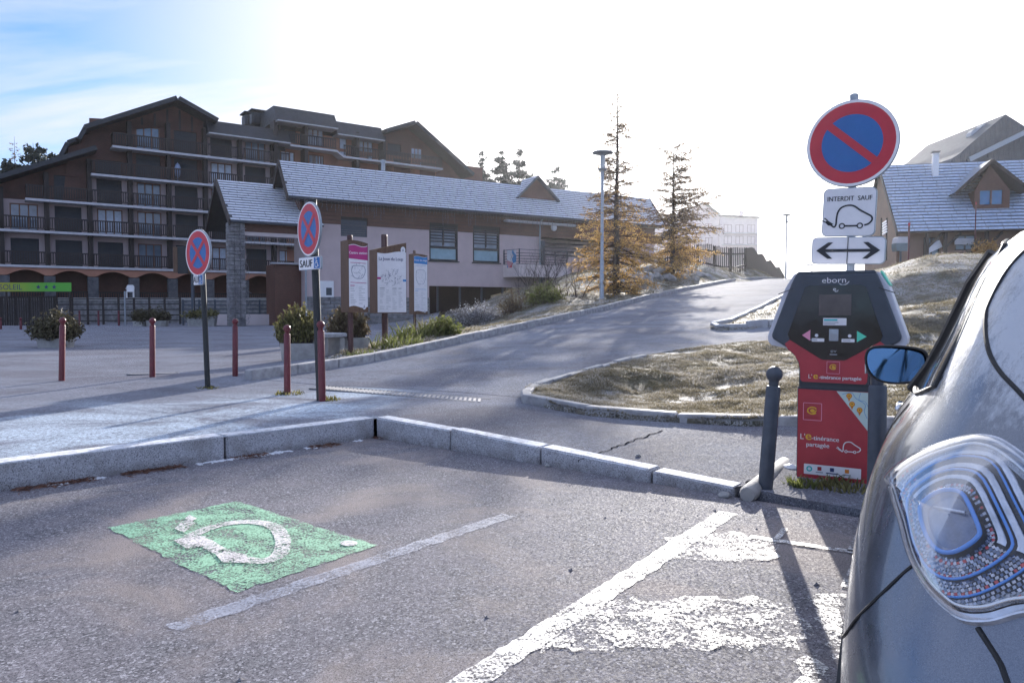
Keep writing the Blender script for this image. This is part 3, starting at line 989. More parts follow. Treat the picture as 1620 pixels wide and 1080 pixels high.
# ground floor: plaster arches on stone piers, dark behind
ar = MB()
ax0, ax1 = SL[1][0], 27.0
zt, zs = LV[1] - .19, LV[1] - .78
M['stone_dk'] = simple('dark_stone', (.10, .10, .11), .85, .4, 3.5, .5, 40)
x = .25 + 2.95 * -6
while x < ax1:
    x1 = x + 2.95
    poly = [(x, zt), (x, zs)] + [(x + .22 + (2.51) * i / 12, zs + .42 * math.sin(PI * i / 12)) for i in range(13)] + [(x1, zs), (x1, zt)]
    n = len(poly)
    for y_ in (.12,):
        ar.prism(poly, .12, .42)
    x = x1
ar.build('arcade', M['plaster_or'], hotel)
for k in range(-6, 10):
    x = .25 + 2.95 * k
    MB().box((x + .05, .45, (LV[1] - .8 + 1.5) / 2), (.75, .6, LV[1] - .8 - 1.5), bev=.03).build('stone_pier', M['stone_dk'], hotel)
MB().box((4, 2.4, 3.0), (39, .3, 3.2)).build('arcade_back_wall', M['timber'], hotel)
rl = MB()
railing(hotel, ax0, ax1, .3, 1.75, .95)
# roofs
def roof_slab(a, b, y0, y1, th=.35, name='roof', mat='roof_dark'):
    """a roof plane between two (x, z) points, running back from y0 to y1"""
    d = Vector((b[0] - a[0], b[1] - a[1])); d.normalize()
    n = Vector((-d.y, d.x)) * th
    MB().prism([(a[0], a[1]), (b[0], b[1]), (b[0] + n.x, b[1] + n.y), (a[0] + n.x, a[1] + n.y)], y0, y1).build(name, M[mat], hotel)
ex = lambda a, b, e: (a[0] + (b[0] - a[0]) * e, a[1] + (b[1] - a[1]) * e)
roof_slab((CL[0] - .1, CL[1] - .05), PK, -.5, 13)
roof_slab(PK, (ER[0] + .4, ER[1] - .25), -.5, 13)
roof_slab(ex(WR, WL_, 1.0), (WR[0] + .1, WR[1]), -.5, 12)
s1, s2 = H.hit(127, 222, 0), H.hit(97, 250, 0)
roof_slab(H.hit(98, 250, 1.2), H.hit(109, 229, 1.2), .8, 12, .3)
roof_slab(H.hit(109, 229, 1.2), H.hit(128, 222, 1.2), .8, 12, .3)
roof_slab(H.hit(127, 223, .2), (CL[0], CL[1]), -.2, 12, .3)
MB().prism([(H.hit(98, 252, 1.2)[0], 10), (CL[0], 10), (CL[0], CL[1]), (H.hit(128, 224, 1.2)[0], H.hit(128, 224, 1.2)[1] - .1), (H.hit(109, 231, 1.2)[0], H.hit(109, 231, 1.2)[1])], BAL + .1, 10).build('side_wall', M['timber'], hotel)
# sloped dark fascia roofs of the flat-topped blocks
def mansard(x0, x1, z0, z1, lean=.9, y0=-.25, back=12, name='roof'):
    mb = MB()
    mb.prism([(y0, z0), (y0 + lean, z1), (back, z1 + .1), (back, z0)], x0, x1, 'x')
    mb.build(name, M['roof_dark'], hotel)
    MB().box(((x0 + x1) / 2, y0 + BAL / 2 + .1, z0 - .06), (x1 - x0 - .1, BAL + .3, .1)).build('soffit', M['slab'], hotel)
e0, e1 = ER, H.hit(440, 203, 0)
mansard(ER[0] - .3, X_R, H.hit(400, 219, 0)[1], H.hit(400, 197, 0)[1])
# taller right block, set forward a little
zA0, zA1 = H.hit(480, 196, -.2)[1], H.hit(480, 174, .4)[1]
xA0, xA1 = H.hit(437, 190, -.2)[0], H.hit(534, 203, -.2)[0]
mansard(xA0, xA1, zA0, zA1, 1.0, -.45)
zB0, zB1 = H.hit(580, 218, 0)[1], H.hit(580, 198, .6)[1]
xB1 = H.hit(609, 223, 0)[0]
mansard(xA1 + .02, xB1, zB0, zB1, 1.0, -.1)
rb = MB()
holes = []
zL6 = [16.4, 15.95]
rwin = [(H.hit(557 / 4.5 + 330, 0, BAL)[0], 0)]
def rx(zx, off=BAL): return H.hit(330 + zx / 4.5, 240, off)[0]
def rpair(za, zb, z0, h, kind):
    a, b = rx(za), rx(zb)
    holes.append((a, b, z0, z0 + h))
    if kind == 'G':
        window(hotel, (a + b) / 2, BAL + .02, z0 + .01, b - a - .01, h - .02, M['frame_wood'], 3 if b - a > 1.3 else 1, curtain=True)
    else:
        MB().box(((a + b) / 2, BAL + .15, z0 + h / 2), (b - a - .01, .06, h - .01)).build('shutter', M['shutter'], hotel)
for za, zb, z0, h, kd in ((515, 625, 16.42, 2.1, 'D'), (705, 820, 16.42, 2.1, 'G'), (930, 985, 15.97, 2.1, 'G'), (1070, 1170, 15.97, 2.1, 'G'), (1275, 1370, 15.97, 2.1, 'D'),
                          (1440, 1520, 15.97, 2.0, 'G'), (512, 612, 13.9, 2.1, 'G'), (705, 820, 13.9, 2.1, 'G')):
    rpair(za, zb, z0, h, kd)
xG0, xG1 = xB1, H.hit(739, 276, 0)[0]
wall_grid(rb, X_R, xB1, 4.7, zB0, BAL, holes, .2)
rb.build('wall', M['plaster_or'], hotel)
gbw = MB()
pk2 = H.hit(654, 198, 0); ft = H.hit(609, 211, 0); fr = H.hit(739, 276, 0)
gholes = [h_ for h_ in holes if h_[0] >= xB1]
wall_grid(gbw, xB1, fr[0] - 3.0, 4.7, 18.3, BAL, gholes, .2)
gbw.prism([(xB1, 18.3), (fr[0] - 3.0, 18.3), (pk2[0] + 2.2, pk2[1] - 1.3), (pk2[0], pk2[1] - .1), (xB1, ft[1])], BAL, BAL + .2)
gbw.prism([(fr[0] - 3.0, 4.7), (fr[0] - .1, 4.7), (fr[0] - .1, fr[1] - .2), (fr[0] - 3.0, 18.2)], BAL - .003, BAL + .2)
gbw.build('gable_wall', M['timber'], hotel)
roof_slab(ft, pk2, -.6, 12)
roof_slab(pk2, (fr[0] + .4, fr[1] - .2), -.6, 12)
for (a, b, z) in ((X_R, rx(915, 0), 16.4), (rx(960, 0), 38.2, 15.95)):
    slab(a, b, z)
    n = max(1, int((b - a) / 3))
    for i in range(n):
        railing(hotel, a + (b - a) * i / n + .06, a + (b - a) * (i + 1) / n - .06, .06, z)
MB().prism([(rx(915, 0), 16.4 - .18), (rx(960, 0) + .02, 15.95 - .18), (rx(960, 0) + .02, 15.95), (rx(915, 0), 16.4)], 0, BAL).build('balcony_slab', M['slab'], hotel)
for zx in (470, 685, 1050, 1240):
    x = rx(zx, .6)
    MB().box((x, .75, 15.9), (.3, 1.2, 5.0)).build('timber_post', M['timber_dk'], hotel)
MB().box((X_R + 9, BAL + 6.5, 9.4), (26, 12.2, 15.0)).build('rear_block', M['timber'], hotel)
# roof vents
for (a, b, c, d, y_) in ((388, 396, 178, 200, 3), (399, 420, 174, 200, 4.5)):
    p, q = H.hit(a, c, y_), H.hit(b, d, y_)
    mb = MB(); mb.box(((p[0] + q[0]) / 2, y_ + .7, (p[1] + q[1]) / 2), (q[0] - p[0], 1.4, p[1] - q[1]), bev=.2)
    mb.box(((p[0] + q[0]) / 2, y_ + .7, p[1] + .06), (q[0] - p[0] + .2, 1.6, .12))
    mb.build('roof_vent', M['roof_dark'], hotel)
# things left out on the balconies: blue cover, a wooden box, a basket - parts of the scene of their own
for (px, py, off, nm, lb, cat, mat, dims) in ((281, 267, .8, 'parasol', 'furled pale blue parasol leaning on the hotel balcony below the gable', 'parasol', 'curtain', (.5, .5, 1.0)),
                                             (269, 262, 1.0, 'wooden_box', 'small light wooden box on the hotel balcony beside the furled parasol', 'box', 'frame_wood', (.5, .35, .7))):
    x, z = H.hit(px, py, off)
    w = H.w(x, off, LV[4] + .002)
    if nm == 'parasol':
        o = MB().lathe([(.03, 0), (.03, .35), (.16, .5), (.2, .75), (.28, 1.1), (.16, 1.5), (.03, 1.6), (.02, 1.7)], n=10).build(nm, simple('blue_cloth', (.30, .36, .52), .8), loc=w)
    else:
        mb = MB().box((0, 0, .62), (.62, .4, 1.2), bev=.02); mb.box((0, -.205, .9), (.5, .02, .5)); o = mb.build(nm, M['frame_wood'], loc=w, rz=H.rot)
    tag(o, lb, cat)

# ------------------------------------------------------------------ frosted tiled roofs
M['slate'] = simple('frosted_slate', (.60, .63, .70), .7, .15, 5, .3, 70)
M['slate_rows'] = simple('slate_joint', (.07, .075, .09), .8, .2, 5, .1, 40)
def tiled_roof(parent, A, B, C_, D, rows, tile_w, name='roof', th=.03, seed=1, skip=None, mat='slate', gap=.28):
    """A, B eave left/right; D, C_ ridge left/right: an underlay, and shingles laid in rows proud of it"""
    A, B, C_, D = map(Vector, (A, B, C_, D))
    rnd = random.Random(seed)
    n = (B - A).cross(D - A).normalized()
    if n.z < 0: n = -n
    mb = MB()
    u = n * -.12
    mb.add([A, B, C_, D, A + u, B + u, C_ + u, D + u], [(0, 1, 2, 3), (7, 6, 5, 4), (0, 4, 5, 1), (1, 5, 6, 2), (2, 6, 7, 3), (3, 7, 4, 0)])
    base = mb.build(name, M['slate_rows'], parent)
    tl = MB()
    for r in range(rows):
        v0, v1 = r / rows, (r + 1) / rows
        v1 = v0 + (v1 - v0) * (1 - gap)
        L0, R0 = A.lerp(D, v0), B.lerp(C_, v0)
        L1, R1 = A.lerp(D, v1), B.lerp(C_, v1)
        W = (R0 - L0).length
        nt = max(1, int(W / tile_w))
        off = rnd.uniform(0, 1)
        ed = [0] + [min(1, max(0, (i + off + rnd.uniform(-.06, .06)) / nt)) for i in range(nt)] + [1]
        for a, b in zip(ed, ed[1:]):
            if b - a < .15 / W: continue
            g = .010 / W
            p, q = L0.lerp(R0, a + g), L0.lerp(R0, b - g)
            p1, q1 = L1.lerp(R1, a + g), L1.lerp(R1, b - g)
            if skip and skip((p + q1) / 2): continue
            h0 = n * (th + rnd.uniform(0, .012)); h1 = n * .008
            tl.add([p + h0, q + h0, q1 + h1, p1 + h1, p, q], [(0, 1, 2, 3), (4, 5, 1, 0)])
    o = tl.build('shingle', M[mat], base)
    o['kind'] = 'stuff'
    return base

# ------------------------------------------------------------------ the long plastered building with the frosted roof
B_ = Frame(-5.7, 51, .85, .53)
lodge = thing('plaster_building', 'long pink plastered building with a frosted shingle roof and icicle lights', 'building', (B_.o.x, B_.o.y, 0), B_.rot)
bx = lambda px, py, off=0: B_.hit(px, py, off)
XL, XR = bx(483, 500)[0], bx(1035, 400)[0]
zband = 6.72
zeave = bx(690, 326, -.9)[1]
GZ = .2
wh = []
W3 = []
for (a, b, c, d) in ((539, 581, 347, 375.5), (679, 724.5, 355.5, 413.5), (748, 792, 358.5, 416), (855, 1000, 373, 412)):
    x0, z1 = bx(a, c); x1, z0 = bx(b, d)
    W3.append((x0, x1, z0, z1))
zw0, zw1 = W3[1][2], W3[1][3]
W3[2] = (W3[2][0], W3[2][0] + (W3[1][1] - W3[1][0]), zw0, zw1)
gar = (bx(679, 480)[0], bx(845, 480)[0], .1, bx(679, 452)[1])
zst = bx(520, 472)[1]
wb = MB()
wall_grid(wb, XL, XR, .1, zband, 0, W3 + [gar], .3)
wb.quad((XL, 0, .1), (XL, 2.3, .1), (XL, 2.3, zband), (XL, 0, zband)); wb.quad((XL, 2.3, .1), (XL + 6, 2.3, .1), (XL + 6, 2.3, zband), (XL, 2.3, zband)); wb.quad((XL + 6, 2.3, .1), (XL + 6, 10, .1), (XL + 6, 10, zband), (XL + 6, 2.3, zband))
wb.quad((XR, 0, .1), (XR, 0, zband), (XR, 10, zband), (XR, 10, .1))
wb.build('wall', M['plaster'], lodge)
bd = MB()                                          # horizontal cladding boards under the eave
nb_ = 6
for i in range(nb_):
    z0 = zband + (zeave - zband) * i / nb_
    hgt = (zeave - zband) / nb_
    segs = [(XL - .02, XR)]
    for h_ in W3[:1] + W3[1:3]:
        if h_[3] > z0 + .05:
            segs = [s_ for a, b in segs for s_ in ((a, min(b, h_[0])), (max(a, h_[1]), b)) if s_[1] - s_[0] > .05]
    for a, b in segs:
        MB().box(((a + b) / 2, -.03 - (i % 2) * .006, z0 + hgt / 2), (b - a, .06, hgt - .025)).build('cladding_board', M['timber_band'], lodge)
bd.box(((XL + XR) / 2, 5, (zband + zeave) / 2), (XR - XL, 9.8, zeave - zband))
bd.build('inner_wall', M['timber_dk'], lodge)
# stone base, each course of stones
rs_ = random.Random(5)
z = .15
stc = 0
while z < zst:
    hh = rs_.uniform(.16, .26)
    x = XL - .02
    while x < gar[0] - .05:
        ww = min(rs_.uniform(.45, 1.1), gar[0] - x)
        MB().box((x + ww / 2, -.04 - rs_.uniform(0, .03), z + hh / 2), (ww - .025, .12, hh - .02), bev=.015).build('stone', M['stone'], lodge)
        x += ww; stc += 1
    z += hh
M['steel_glass'] = glassy('blue_tinted_glass', (.10, .16, .20), .12, .7)
fx = simple('frosted_film', (.26, .40, .46), .35, .15, 2, .02, 10)
def lodge_window(h_):
    x0, x1, z0, z1 = h_
    w, hh = x1 - x0, z1 - z0
    mb = MB()
    t = .11
    for a, b, c, d in ((x0, x0 + t, z0, z1), (x1 - t, x1, z0, z1), (x0 + t, x1 - t, z0, z0 + t), (x0 + t, x1 - t, z1 - t, z1), (x0 + t, x1 - t, z0 + hh * .36, z0 + hh * .36 + .14)):
        mb.box(((a + b) / 2, .10, (c + d) / 2), (b - a, .16, d - c))
    mb.box(((x0 + x1) / 2, .101, z0 + hh * .7), (.09, .14, hh * .5))
    mb.box(((x0 + x1) / 2, -.02, z0 - .04), (w + .16, .14, .07))
    f = mb.build('window', M['black'], lodge)
    MB().box(((x0 + x1) / 2, .13, z0 + hh * .18), (w - .2, .02, hh * .34)).build('pane', fx, f)
    for s in (0, 1):
        MB().box((x0 + w * (.28 + .44 * s), .14, z0 + hh * .68), (w * .40, .02, hh * .54)).build('pane', M['glass'], f)
    for i in range(5):
        MB().box(((x0 + x1) / 2, .06, z0 + hh * (.55 + .085 * i)), (w - .24, .02, .10), Matrix.Rotation(.5, 3, 'X')).build('blind_slat', M['metal_dark'], f)
lodge_window(W3[1]); lodge_window(W3[2])
x0, x1, z0, z1 = W3[0]
sh = MB()
for i in range(8):
    sh.box(((x0 + x1) / 2, .05 + (i % 2) * .01, z0 + (z1 - z0) * (i + .5) / 8), (x1 - x0 - .05, .05, (z1 - z0) / 8 - .01))
sh.build('shutter', M['metal_dark'], lodge)
# garage mouth: dark recess with posts
gr_ = MB()
gr_.box(((gar[0] + gar[1]) / 2, 4.0, 1.6), (gar[1] - gar[0] - .05, .1, 3.4))
gr_.build('garage_back', M['timber_dk'], lodge)
for i in range(5):
    MB().box((gar[0] + .8 + i * (gar[1] - gar[0] - 1.6) / 4, .35, (gar[3] + .1) / 2), (.12, .12, gar[3] - .12)).build('garage_post', M['metal_dark'], lodge)
MB().box(((gar[0] + gar[1]) / 2, .4, .9), (gar[1] - gar[0] - .1, .06, .1)).build('garage_rail', M['metal_dark'], lodge)
# deep balcony bay on the right, with railing and back wall
x0, x1, z0, z1 = W3[3]
MB().box(((x0 + x1) / 2, 1.4, (z0 + z1) / 2), (x1 - x0, .1, z1 - z0)).build('recess_wall', M['plaster_lt'], lodge)
for i in range(6):
    MB().box(((x0 + x1) / 2, .9, z0 + .2 + i * .3), (x1 - x0 - .1, .03, .1)).build('recess_slat', M['timber_dk'], lodge)
bp = MB()
bpx0, bpx1 = bx(796, 420)[0], bx(858, 420)[0]
zb0, zb1 = bx(800, 432, -1.0)[1], bx(800, 420, -1.0)[1]
bp.prism([(bpx0, -.0), (bpx0 + .35, -1.6), (bpx1 + 1.2, -1.6), (bpx1 + 1.2, 0)], zb0 - .25, zb1 + .1, 'z')
bp.build('balcony', M['plaster_lt'], lodge)
br = MB()
pp = [(bpx0 + .05, -.05), (bpx0 + .4, -1.55), (bpx1 + 1.15, -1.55), (bpx1 + 1.15, -.05)]
for (a, b) in zip(pp, pp[1:]):
    for zz_ in (1.15, .9, .7, .5, .3, .12):
        bar(br, (a[0], a[1], zb1 + zz_), (b[0], b[1], zb1 + zz_), .04)
    for q in (a, b):
        bar(br, (q[0], q[1], zb1 + .1), (q[0], q[1], zb1 + 1.2), .07)
br.build('balcony_railing', M['metal_dark'], lodge)
for px in (858,):
    x = bx(px, 430, -1.5)[0]
    MB().box((x + .1, -1.4, 3.2), (.22, .22, 6.2)).build('balcony_post', M['metal_dark'], lodge)
# awning cassette over the bay
a0, a1 = bx(802, 346, -.6), bx(912, 352, -.6)
MB().box(((a0[0] + a1[0]) / 2, -.35, a0[1] - .12), (a1[0] - a0[0], .5, .16), bev=.03).build('awning_box', M['slab'], lodge)
MB().lathe([(.1, 0), (.25, .04), (.27, .12), (.2, .2), (.02, .22)], bx(877, 360, -.3)[:1] + (-.15, bx(877, 360, -.3)[1]), 12, axis=(0, -1, 0)).build('wall_lamp', M['white'], lodge)
# notice board and downpipes
n0, n1 = bx(505, 444, -.12), bx(528, 470, -.12)
nbd = MB().box(((n0[0] + n1[0]) / 2, -.12, (n0[1] + n1[1]) / 2), (n1[0] - n0[0], .06, n0[1] - n1[1])).build('notice_board', M['white'], lodge)
p0, p1 = bx(516, 455, -.16), bx(525, 467, -.16)
MB().box(((p0[0] + p1[0]) / 2, -.156, (p0[1] + p1[1]) / 2), (p1[0] - p0[0], .008, p0[1] - p1[1])).build('notice', M['metal_dark'], nbd)
for px in (484, 854):
    x = bx(px, 440, -.15)[0]
    mb = MB().tube([(x, -.15, .3), (x, -.15, zeave - .5), (x, -.7, zeave - .12)], .06, 8)
    mb.build('downpipe', M['galv'], lodge)
# main roof: eave, ridge; rake boards; dormer
eL = bx(455.6, 309, -.9); eR = bx(990, 344, -.9)
ey = -.9
def ridge_from(px, py, x_e):
    best = None
    for i in range(20, 900):
        y_ = i * .02
        x_, z_ = bx(px, py, y_)
        if best is None or abs(x_ - x_e) < best[0]: best = (abs(x_ - x_e), y_, z_)
    return best[1], best[2]
ry, rz_ = ridge_from(441.5, 253, eL[0])
rz_ = min(rz_, bx(441.5, 253, ry)[1])
xe1 = bx(1052, 340, -.9)[0]
dz0, dz1 = bx(817, 310, 1.2), bx(890, 318, 1.2)
tiled_roof(lodge, (eL[0], ey, eL[1]), (xe1, ey, eL[1]), (xe1, ry, rz_), (eL[0], ry, rz_), 15, 1.05, seed=3)
bk = MB()
bk.add([(eL[0], ry, rz_ - .01), (xe1, ry, rz_ - .01), (xe1, ry * 2 - ey, eL[1]), (eL[0], ry * 2 - ey, eL[1])], [(0, 1, 2, 3)])
bk.build('rear_roof', M['roof_dark'], lodge)
for x_ in (eL[0] - .06, xe1 + .06):
    rk = MB()
    rk.prism([(ey - .1, eL[1] - .34), (ey - .1, eL[1] + .03), (ry, rz_ + .05), (ry * 2 - ey, eL[1] + .03), (ry * 2 - ey, eL[1] - .34), (ry, rz_ - .34)], x_ - .05, x_ + .05, 'x')
    rk.build('barge_board', M['timber_dk'], lodge)
gbl = MB().prism([(0, zband), (0, eL[1]), (ry, rz_ - .25), (ry * 2, eL[1]), (ry * 2, zband)], XL - .3, XL - .1, 'x')
gbl.build('gable_wall', M['timber'], lodge)
MB().tube([(eL[0], ey - .08, eL[1] - .08), (xe1, ey - .08, eL[1] - .08)], .09, 8).build('gutter', M['metal_dark'], lodge)
MB().box(((eL[0] + xe1) / 2, ey / 2 + .02, eL[1] - .16), (xe1 - eL[0] - .2, -ey, .06)).build('soffit', M['timber_dk'], lodge)
# flue on the ridge
fxp = bx(606, 258, ry + .3)
MB().lathe([(.14, -.3), (.14, .75), (.2, .76), (.2, .95), (.03, 1.0)], (fxp[0], ry + .3, rz_ - .2), 10).build('flue', M['galv'], lodge)
# dormer
d_l, d_r, d_t = bx(817, 310, 1.0), bx(889, 316, 1.0), bx(853, 276, 1.0)
def roof_y(z): return ey + (z - eL[1]) / (rz_ - eL[1]) * (ry - ey)
dzb = eL[1] + 1.0
dy = roof_y(dzb)
dl, dr_, dt = bx(820, 311, dy - .15), bx(888, 316, dy - .15), bx(853, 277, dy - .15)
dzb = (dl[1] + dr_[1]) / 2; dy = roof_y(dzb)
MB().prism([(dl[0] + .15, dzb - .05), (dr_[0] - .15, dzb - .05), (dt[0], dt[1] - .22)], dy - .05, dy + .2).build('dormer_wall', M['timber'], lodge)
yb_ = roof_y(dt[1])
tiled_roof(lodge, (dl[0], dy - .35, dzb - .05), (dl[0] + .02, roof_y(dzb) + .3, dzb - .05), (dt[0], yb_ + .4, dt[1]), (dt[0], dy - .35, dt[1]), 8, .7, 'dormer_roof', seed=8)
tiled_roof(lodge, (dr_[0], roof_y(dzb) + .3, dzb - .05), (dr_[0] - .02, dy - .35, dzb - .05), (dt[0], dy - .35, dt[1]), (dt[0], yb_ + .4, dt[1]), 8, .7, 'dormer_roof', seed=9)
# porch wing on the left: pillar wrapped in light strings, beam, its own roof
pe0, pe1 = bx(364.5, 347.5, -1.2), bx(479, 351.5, -1.2)
pr0 = bx(343, 283.5, -1.2)
bestp = ridge_from(343, 283.5, pe0[0])
pry, prz = bestp
XPR = eL[0] + .6
tiled_roof(lodge, (pe0[0], -1.2, pe0[1]), (XPR + 1.5, -1.2, pe0[1]), (XPR, pry, prz), (pe0[0], pry, prz), 16, 1.05, 'porch_roof', seed=12)
MB().add([(pe0[0], pry, prz - .01), (XPR, pry, prz - .01), (XPR, pry * 2 + 1.2, pe0[1]), (pe0[0], pry * 2 + 1.2, pe0[1])], [(0, 1, 2, 3)]).build('rear_roof', M['roof_dark'], lodge)
MB().prism([(-1.3, pe0[1] - .34), (-1.3, pe0[1] + .03), (pry, prz + .05), (pry * 2 + 1.2, pe0[1] + .03), (pry * 2 + 1.2, pe0[1] - .34), (pry, prz - .34)], pe0[0] - .12, pe0[0] - .02, 'x').build('barge_board', M['timber_dk'], lodge)
MB().tube([(pe0[0], -1.28, pe0[1] - .08), (XL + .5, -1.28, pe0[1] - .08)], .09, 8).build('gutter', M['metal_dark'], lodge)
MB().box(((pe0[0] + XL) / 2, -.7, pe0[1] - .35), (XL - pe0[0] - .4, .16, .5)).build('porch_beam', M['timber'], lodge)
b0, b1 = bx(384, 366, -.7), bx(478, 378, -.7)
MB().box(((b0[0] + XL) / 2, -.68, (b0[1] + b1[1]) / 2), (XL - b0[0] + .1, .3, b0[1] - b1[1] - .05)).build('porch_lintel', M['plaster_lt'], lodge)
# stone pillar
q0, q1 = bx(360, 430, -.7), bx(386, 430, -.7)
pw = q1[0] - q0[0]
plc = (q0[0] + q1[0]) / 2
pil = MB()
rp = random.Random(3)
z = .15
pt_ = pe0[1] - .1
while z < pt_:
    hh = min(rp.uniform(.16, .3), pt_ - z)
    for s in range(3):
        MB().box((plc - pw / 2 + pw * (s + .5) / 3, -.7 - rp.uniform(0, .03), z + hh / 2), (pw / 3 - .015, .8, hh - .015), bev=.02).build('stone', M['stone'], lodge)
    z += hh
# dark entrance box
d0, d1 = bx(436, 418, 1.0), bx(469, 510, 1.0)
MB().box(((d0[0] + d1[0]) / 2 + .2, 1.9, (d0[1] + .1) / 2), (d1[0] - d0[0] + .6, 2.2, d0[1] - .1)).build('entrance_screen', M['timber'], lodge)
MB().box(((d0[0] + d1[0]) / 2 + .1, .72, d0[1] + .05), (d1[0] - d0[0] + .9, .4, .1)).build('entrance_cap', M['slab'], lodge)
# strings of unlit icicle lights along the eaves and round the pillar
M['wire'] = simple('light_string', (.20, .19, .21), .6, .3, 10, 0)
def icicles(x0, x1, y, z, seed):
    r = random.Random(seed); mb = MB()
    mb.tube([(x0, y, z), (x1, y, z)], .014, 4)
    x = x0
    while x < x1:
        L = r.choice((.3, .5, .75, 1.0)) * r.uniform(.6, 1.1)
        mb.tube([(x, y, z), (x + r.uniform(-.05, .05), y, z - L * .5), (x + r.uniform(-.06, .06), y, z - L)], .008, 3)
        for k in range(int(L / .14)):
            mb.box((x + r.uniform(-.04, .04), y - .01, z - .1 - k * .14), (.022, .022, .04))
        x += r.uniform(.14, .32)
    return mb.build('icicle_light', M['wire'])
t_ = icicles(eL[0] + .3, xe1 - 3, ey - .12, eL[1] - .16, 1)
t_.location, t_.rotation_euler = (B_.o.x, B_.o.y, 0), (0, 0, B_.rot)
tag(t_, 'string of unlit icicle lights hanging along the long frosted eave', 'string lights')
t_ = icicles(pe0[0] + .6, XL, -.9, b1[1] - .05, 2)
t_.location, t_.rotation_euler = (B_.o.x, B_.o.y, 0), (0, 0, B_.rot)
tag(t_, 'string of unlit icicle lights hanging under the porch lintel', 'string lights')
mb = MB(); r = random.Random(8)
for k in range(70):
    z = r.uniform(.4, pt_ - .2)
    a = r.uniform(-pw / 2 - .12, pw / 2 + .12)
    L = r.uniform(.3, .8)
    mb.tube([(plc + a, -1.16 - r.uniform(0, .06), z), (plc + a + r.uniform(-.15, .15), -1.2, max(.3, z - L * .5)), (plc + a + r.uniform(-.3, .3), -1.17, max(.25, z - L))], .014, 3)
for k in range(9):
    z = .6 + k * (pt_ - 1) / 8
    mb.tube([(plc - pw / 2 - .06, -1.15, z), (plc, -1.2, z - .12), (plc + pw / 2 + .06, -1.15, z + .05)], .018, 4)
t_ = mb.build('light_string', M['wire'])
t_.location, t_.rotation_euler = (B_.o.x, B_.o.y, 0), (0, 0, B_.rot)
tag(t_, 'tangle of unlit light strings wrapped round the stone porch pillar', 'string lights')

# ------------------------------------------------------------------ chalet on the hill at the right
cw = at(1420, 415, 50)
R_ = Frame(cw.x, 50, .97, -.243)
chal = thing('chalet', 'brown chalet with frosted blue slate roof and two-pane dormer on the hill', 'chalet', (R_.o.x, R_.o.y, 0), R_.rot)
cx_ = lambda px, py, off=0: R_.hit(px, py, off)
ce = cx_(1420, 366.5, -.6)
cry, crz = None, None
best = None
for i in range(20, 700):
    y_ = i * .02; x_, z_ = cx_(1391, 262, y_)
    if best is None or abs(x_ - ce[0]) < best[0]: best = (abs(x_ - ce[0]), y_, z_)
cry, crz = best[1], best[2]
cXR = cx_(1760, 355, -.6)[0]
zc0 = 2.6
M['slate_blue'] = simple('blue_slate', (.40, .48, .62), .6, .2, 5, .3, 70)
tiled_roof(chal, (ce[0], -.6, ce[1]), (cXR, -.6, ce[1]), (cXR, cry, crz), (ce[0], cry, crz), 22, .85, seed=21, mat='slate_blue')
MB().add([(ce[0], cry, crz - .01), (cXR, cry, crz - .01), (cXR, cry * 2 + .6, ce[1]), (ce[0], cry * 2 + .6, ce[1])], [(0, 1, 2, 3)]).build('rear_roof', M['roof_dark'], chal)
wx0 = ce[0] + .15
M['chalet_wall'] = simple('brown_render', (.24, .15, .115), .85, .1, 1.3, .15, 45)
mb = MB()
wall_grid(mb, wx0, cXR - .3, zc0, ce[1] + .35, .15, [(cx_(1462, 385)[0], cx_(1488, 385)[0], 4.6, 6.1), (cx_(1512, 385)[0], cx_(1545, 385)[0], 5.2, 6.2)], .25)
mb.build('wall', M['chalet_wall'], chal)
MB().prism([(.15, zc0), (.15, ce[1] + .3), (cry, crz - .2), (cry * 2 - .1, ce[1] + .3), (cry * 2 - .1, zc0)], wx0 - .02, wx0 + .15, 'x').build('gable_wall', M['timber'], chal)
MB().prism([(-.7, ce[1] - .3), (-.7, ce[1] + .05), (cry, crz + .06), (cry * 2 + .7, ce[1] + .05), (cry * 2 + .7, ce[1] - .3), (cry, crz - .3)], ce[0] - .09, ce[0] - .01, 'x').build('barge_board', M['timber_dk'], chal)
MB().tube([(ce[0], -.68, ce[1] - .06), (cXR, -.68, ce[1] - .06)], .07, 8).build('gutter', M['timber_dk'], chal)
for (a, b, c, d) in ((1462, 1488, 4.6, 6.1), (1512, 1545, 5.2, 6.2)):
    xa, xb = cx_(a, 385)[0], cx_(b, 385)[0]
    window(chal, (xa + xb) / 2, .2, c, xb - xa - .01, d - c, M['timber_dk'], 2)
for px in (1466, 1495, 1560):
    x = cx_(px, 390, -.2)[0]
    MB().box((x, -.25, (zc0 + ce[1]) / 2), (.2, .2, ce[1] - zc0)).build('porch_post', M['timber_dk'], chal)
    mb = MB(); bar(mb, (x, -.25, ce[1] - 1.1), (x + .9, -.25, ce[1] - .15), .14); mb.build('brace', M['timber_dk'], chal)
def croof_y(z): return -.6 + (z - ce[1]) / (crz - ce[1]) * (cry + .6)
# chimney
hpx, hpz = cx_(1479, 248, croof_y(crz - .8)) 
yy = croof_y(crz - 1.0)
hx0, hz1 = cx_(1480, 250, yy)
mb = MB().box((hx0, yy, hz1 - .55), (.36, .36, 1.5)); mb.box((hx0, yy, hz1 + .27), (.44, .44, .06))
ch_ = mb.build('chimney', M['white'], chal)
MB().box((hx0, yy, hz1 + .42), (.5, .5, .05)).build('chimney_cap', M['metal_dark'], ch_)
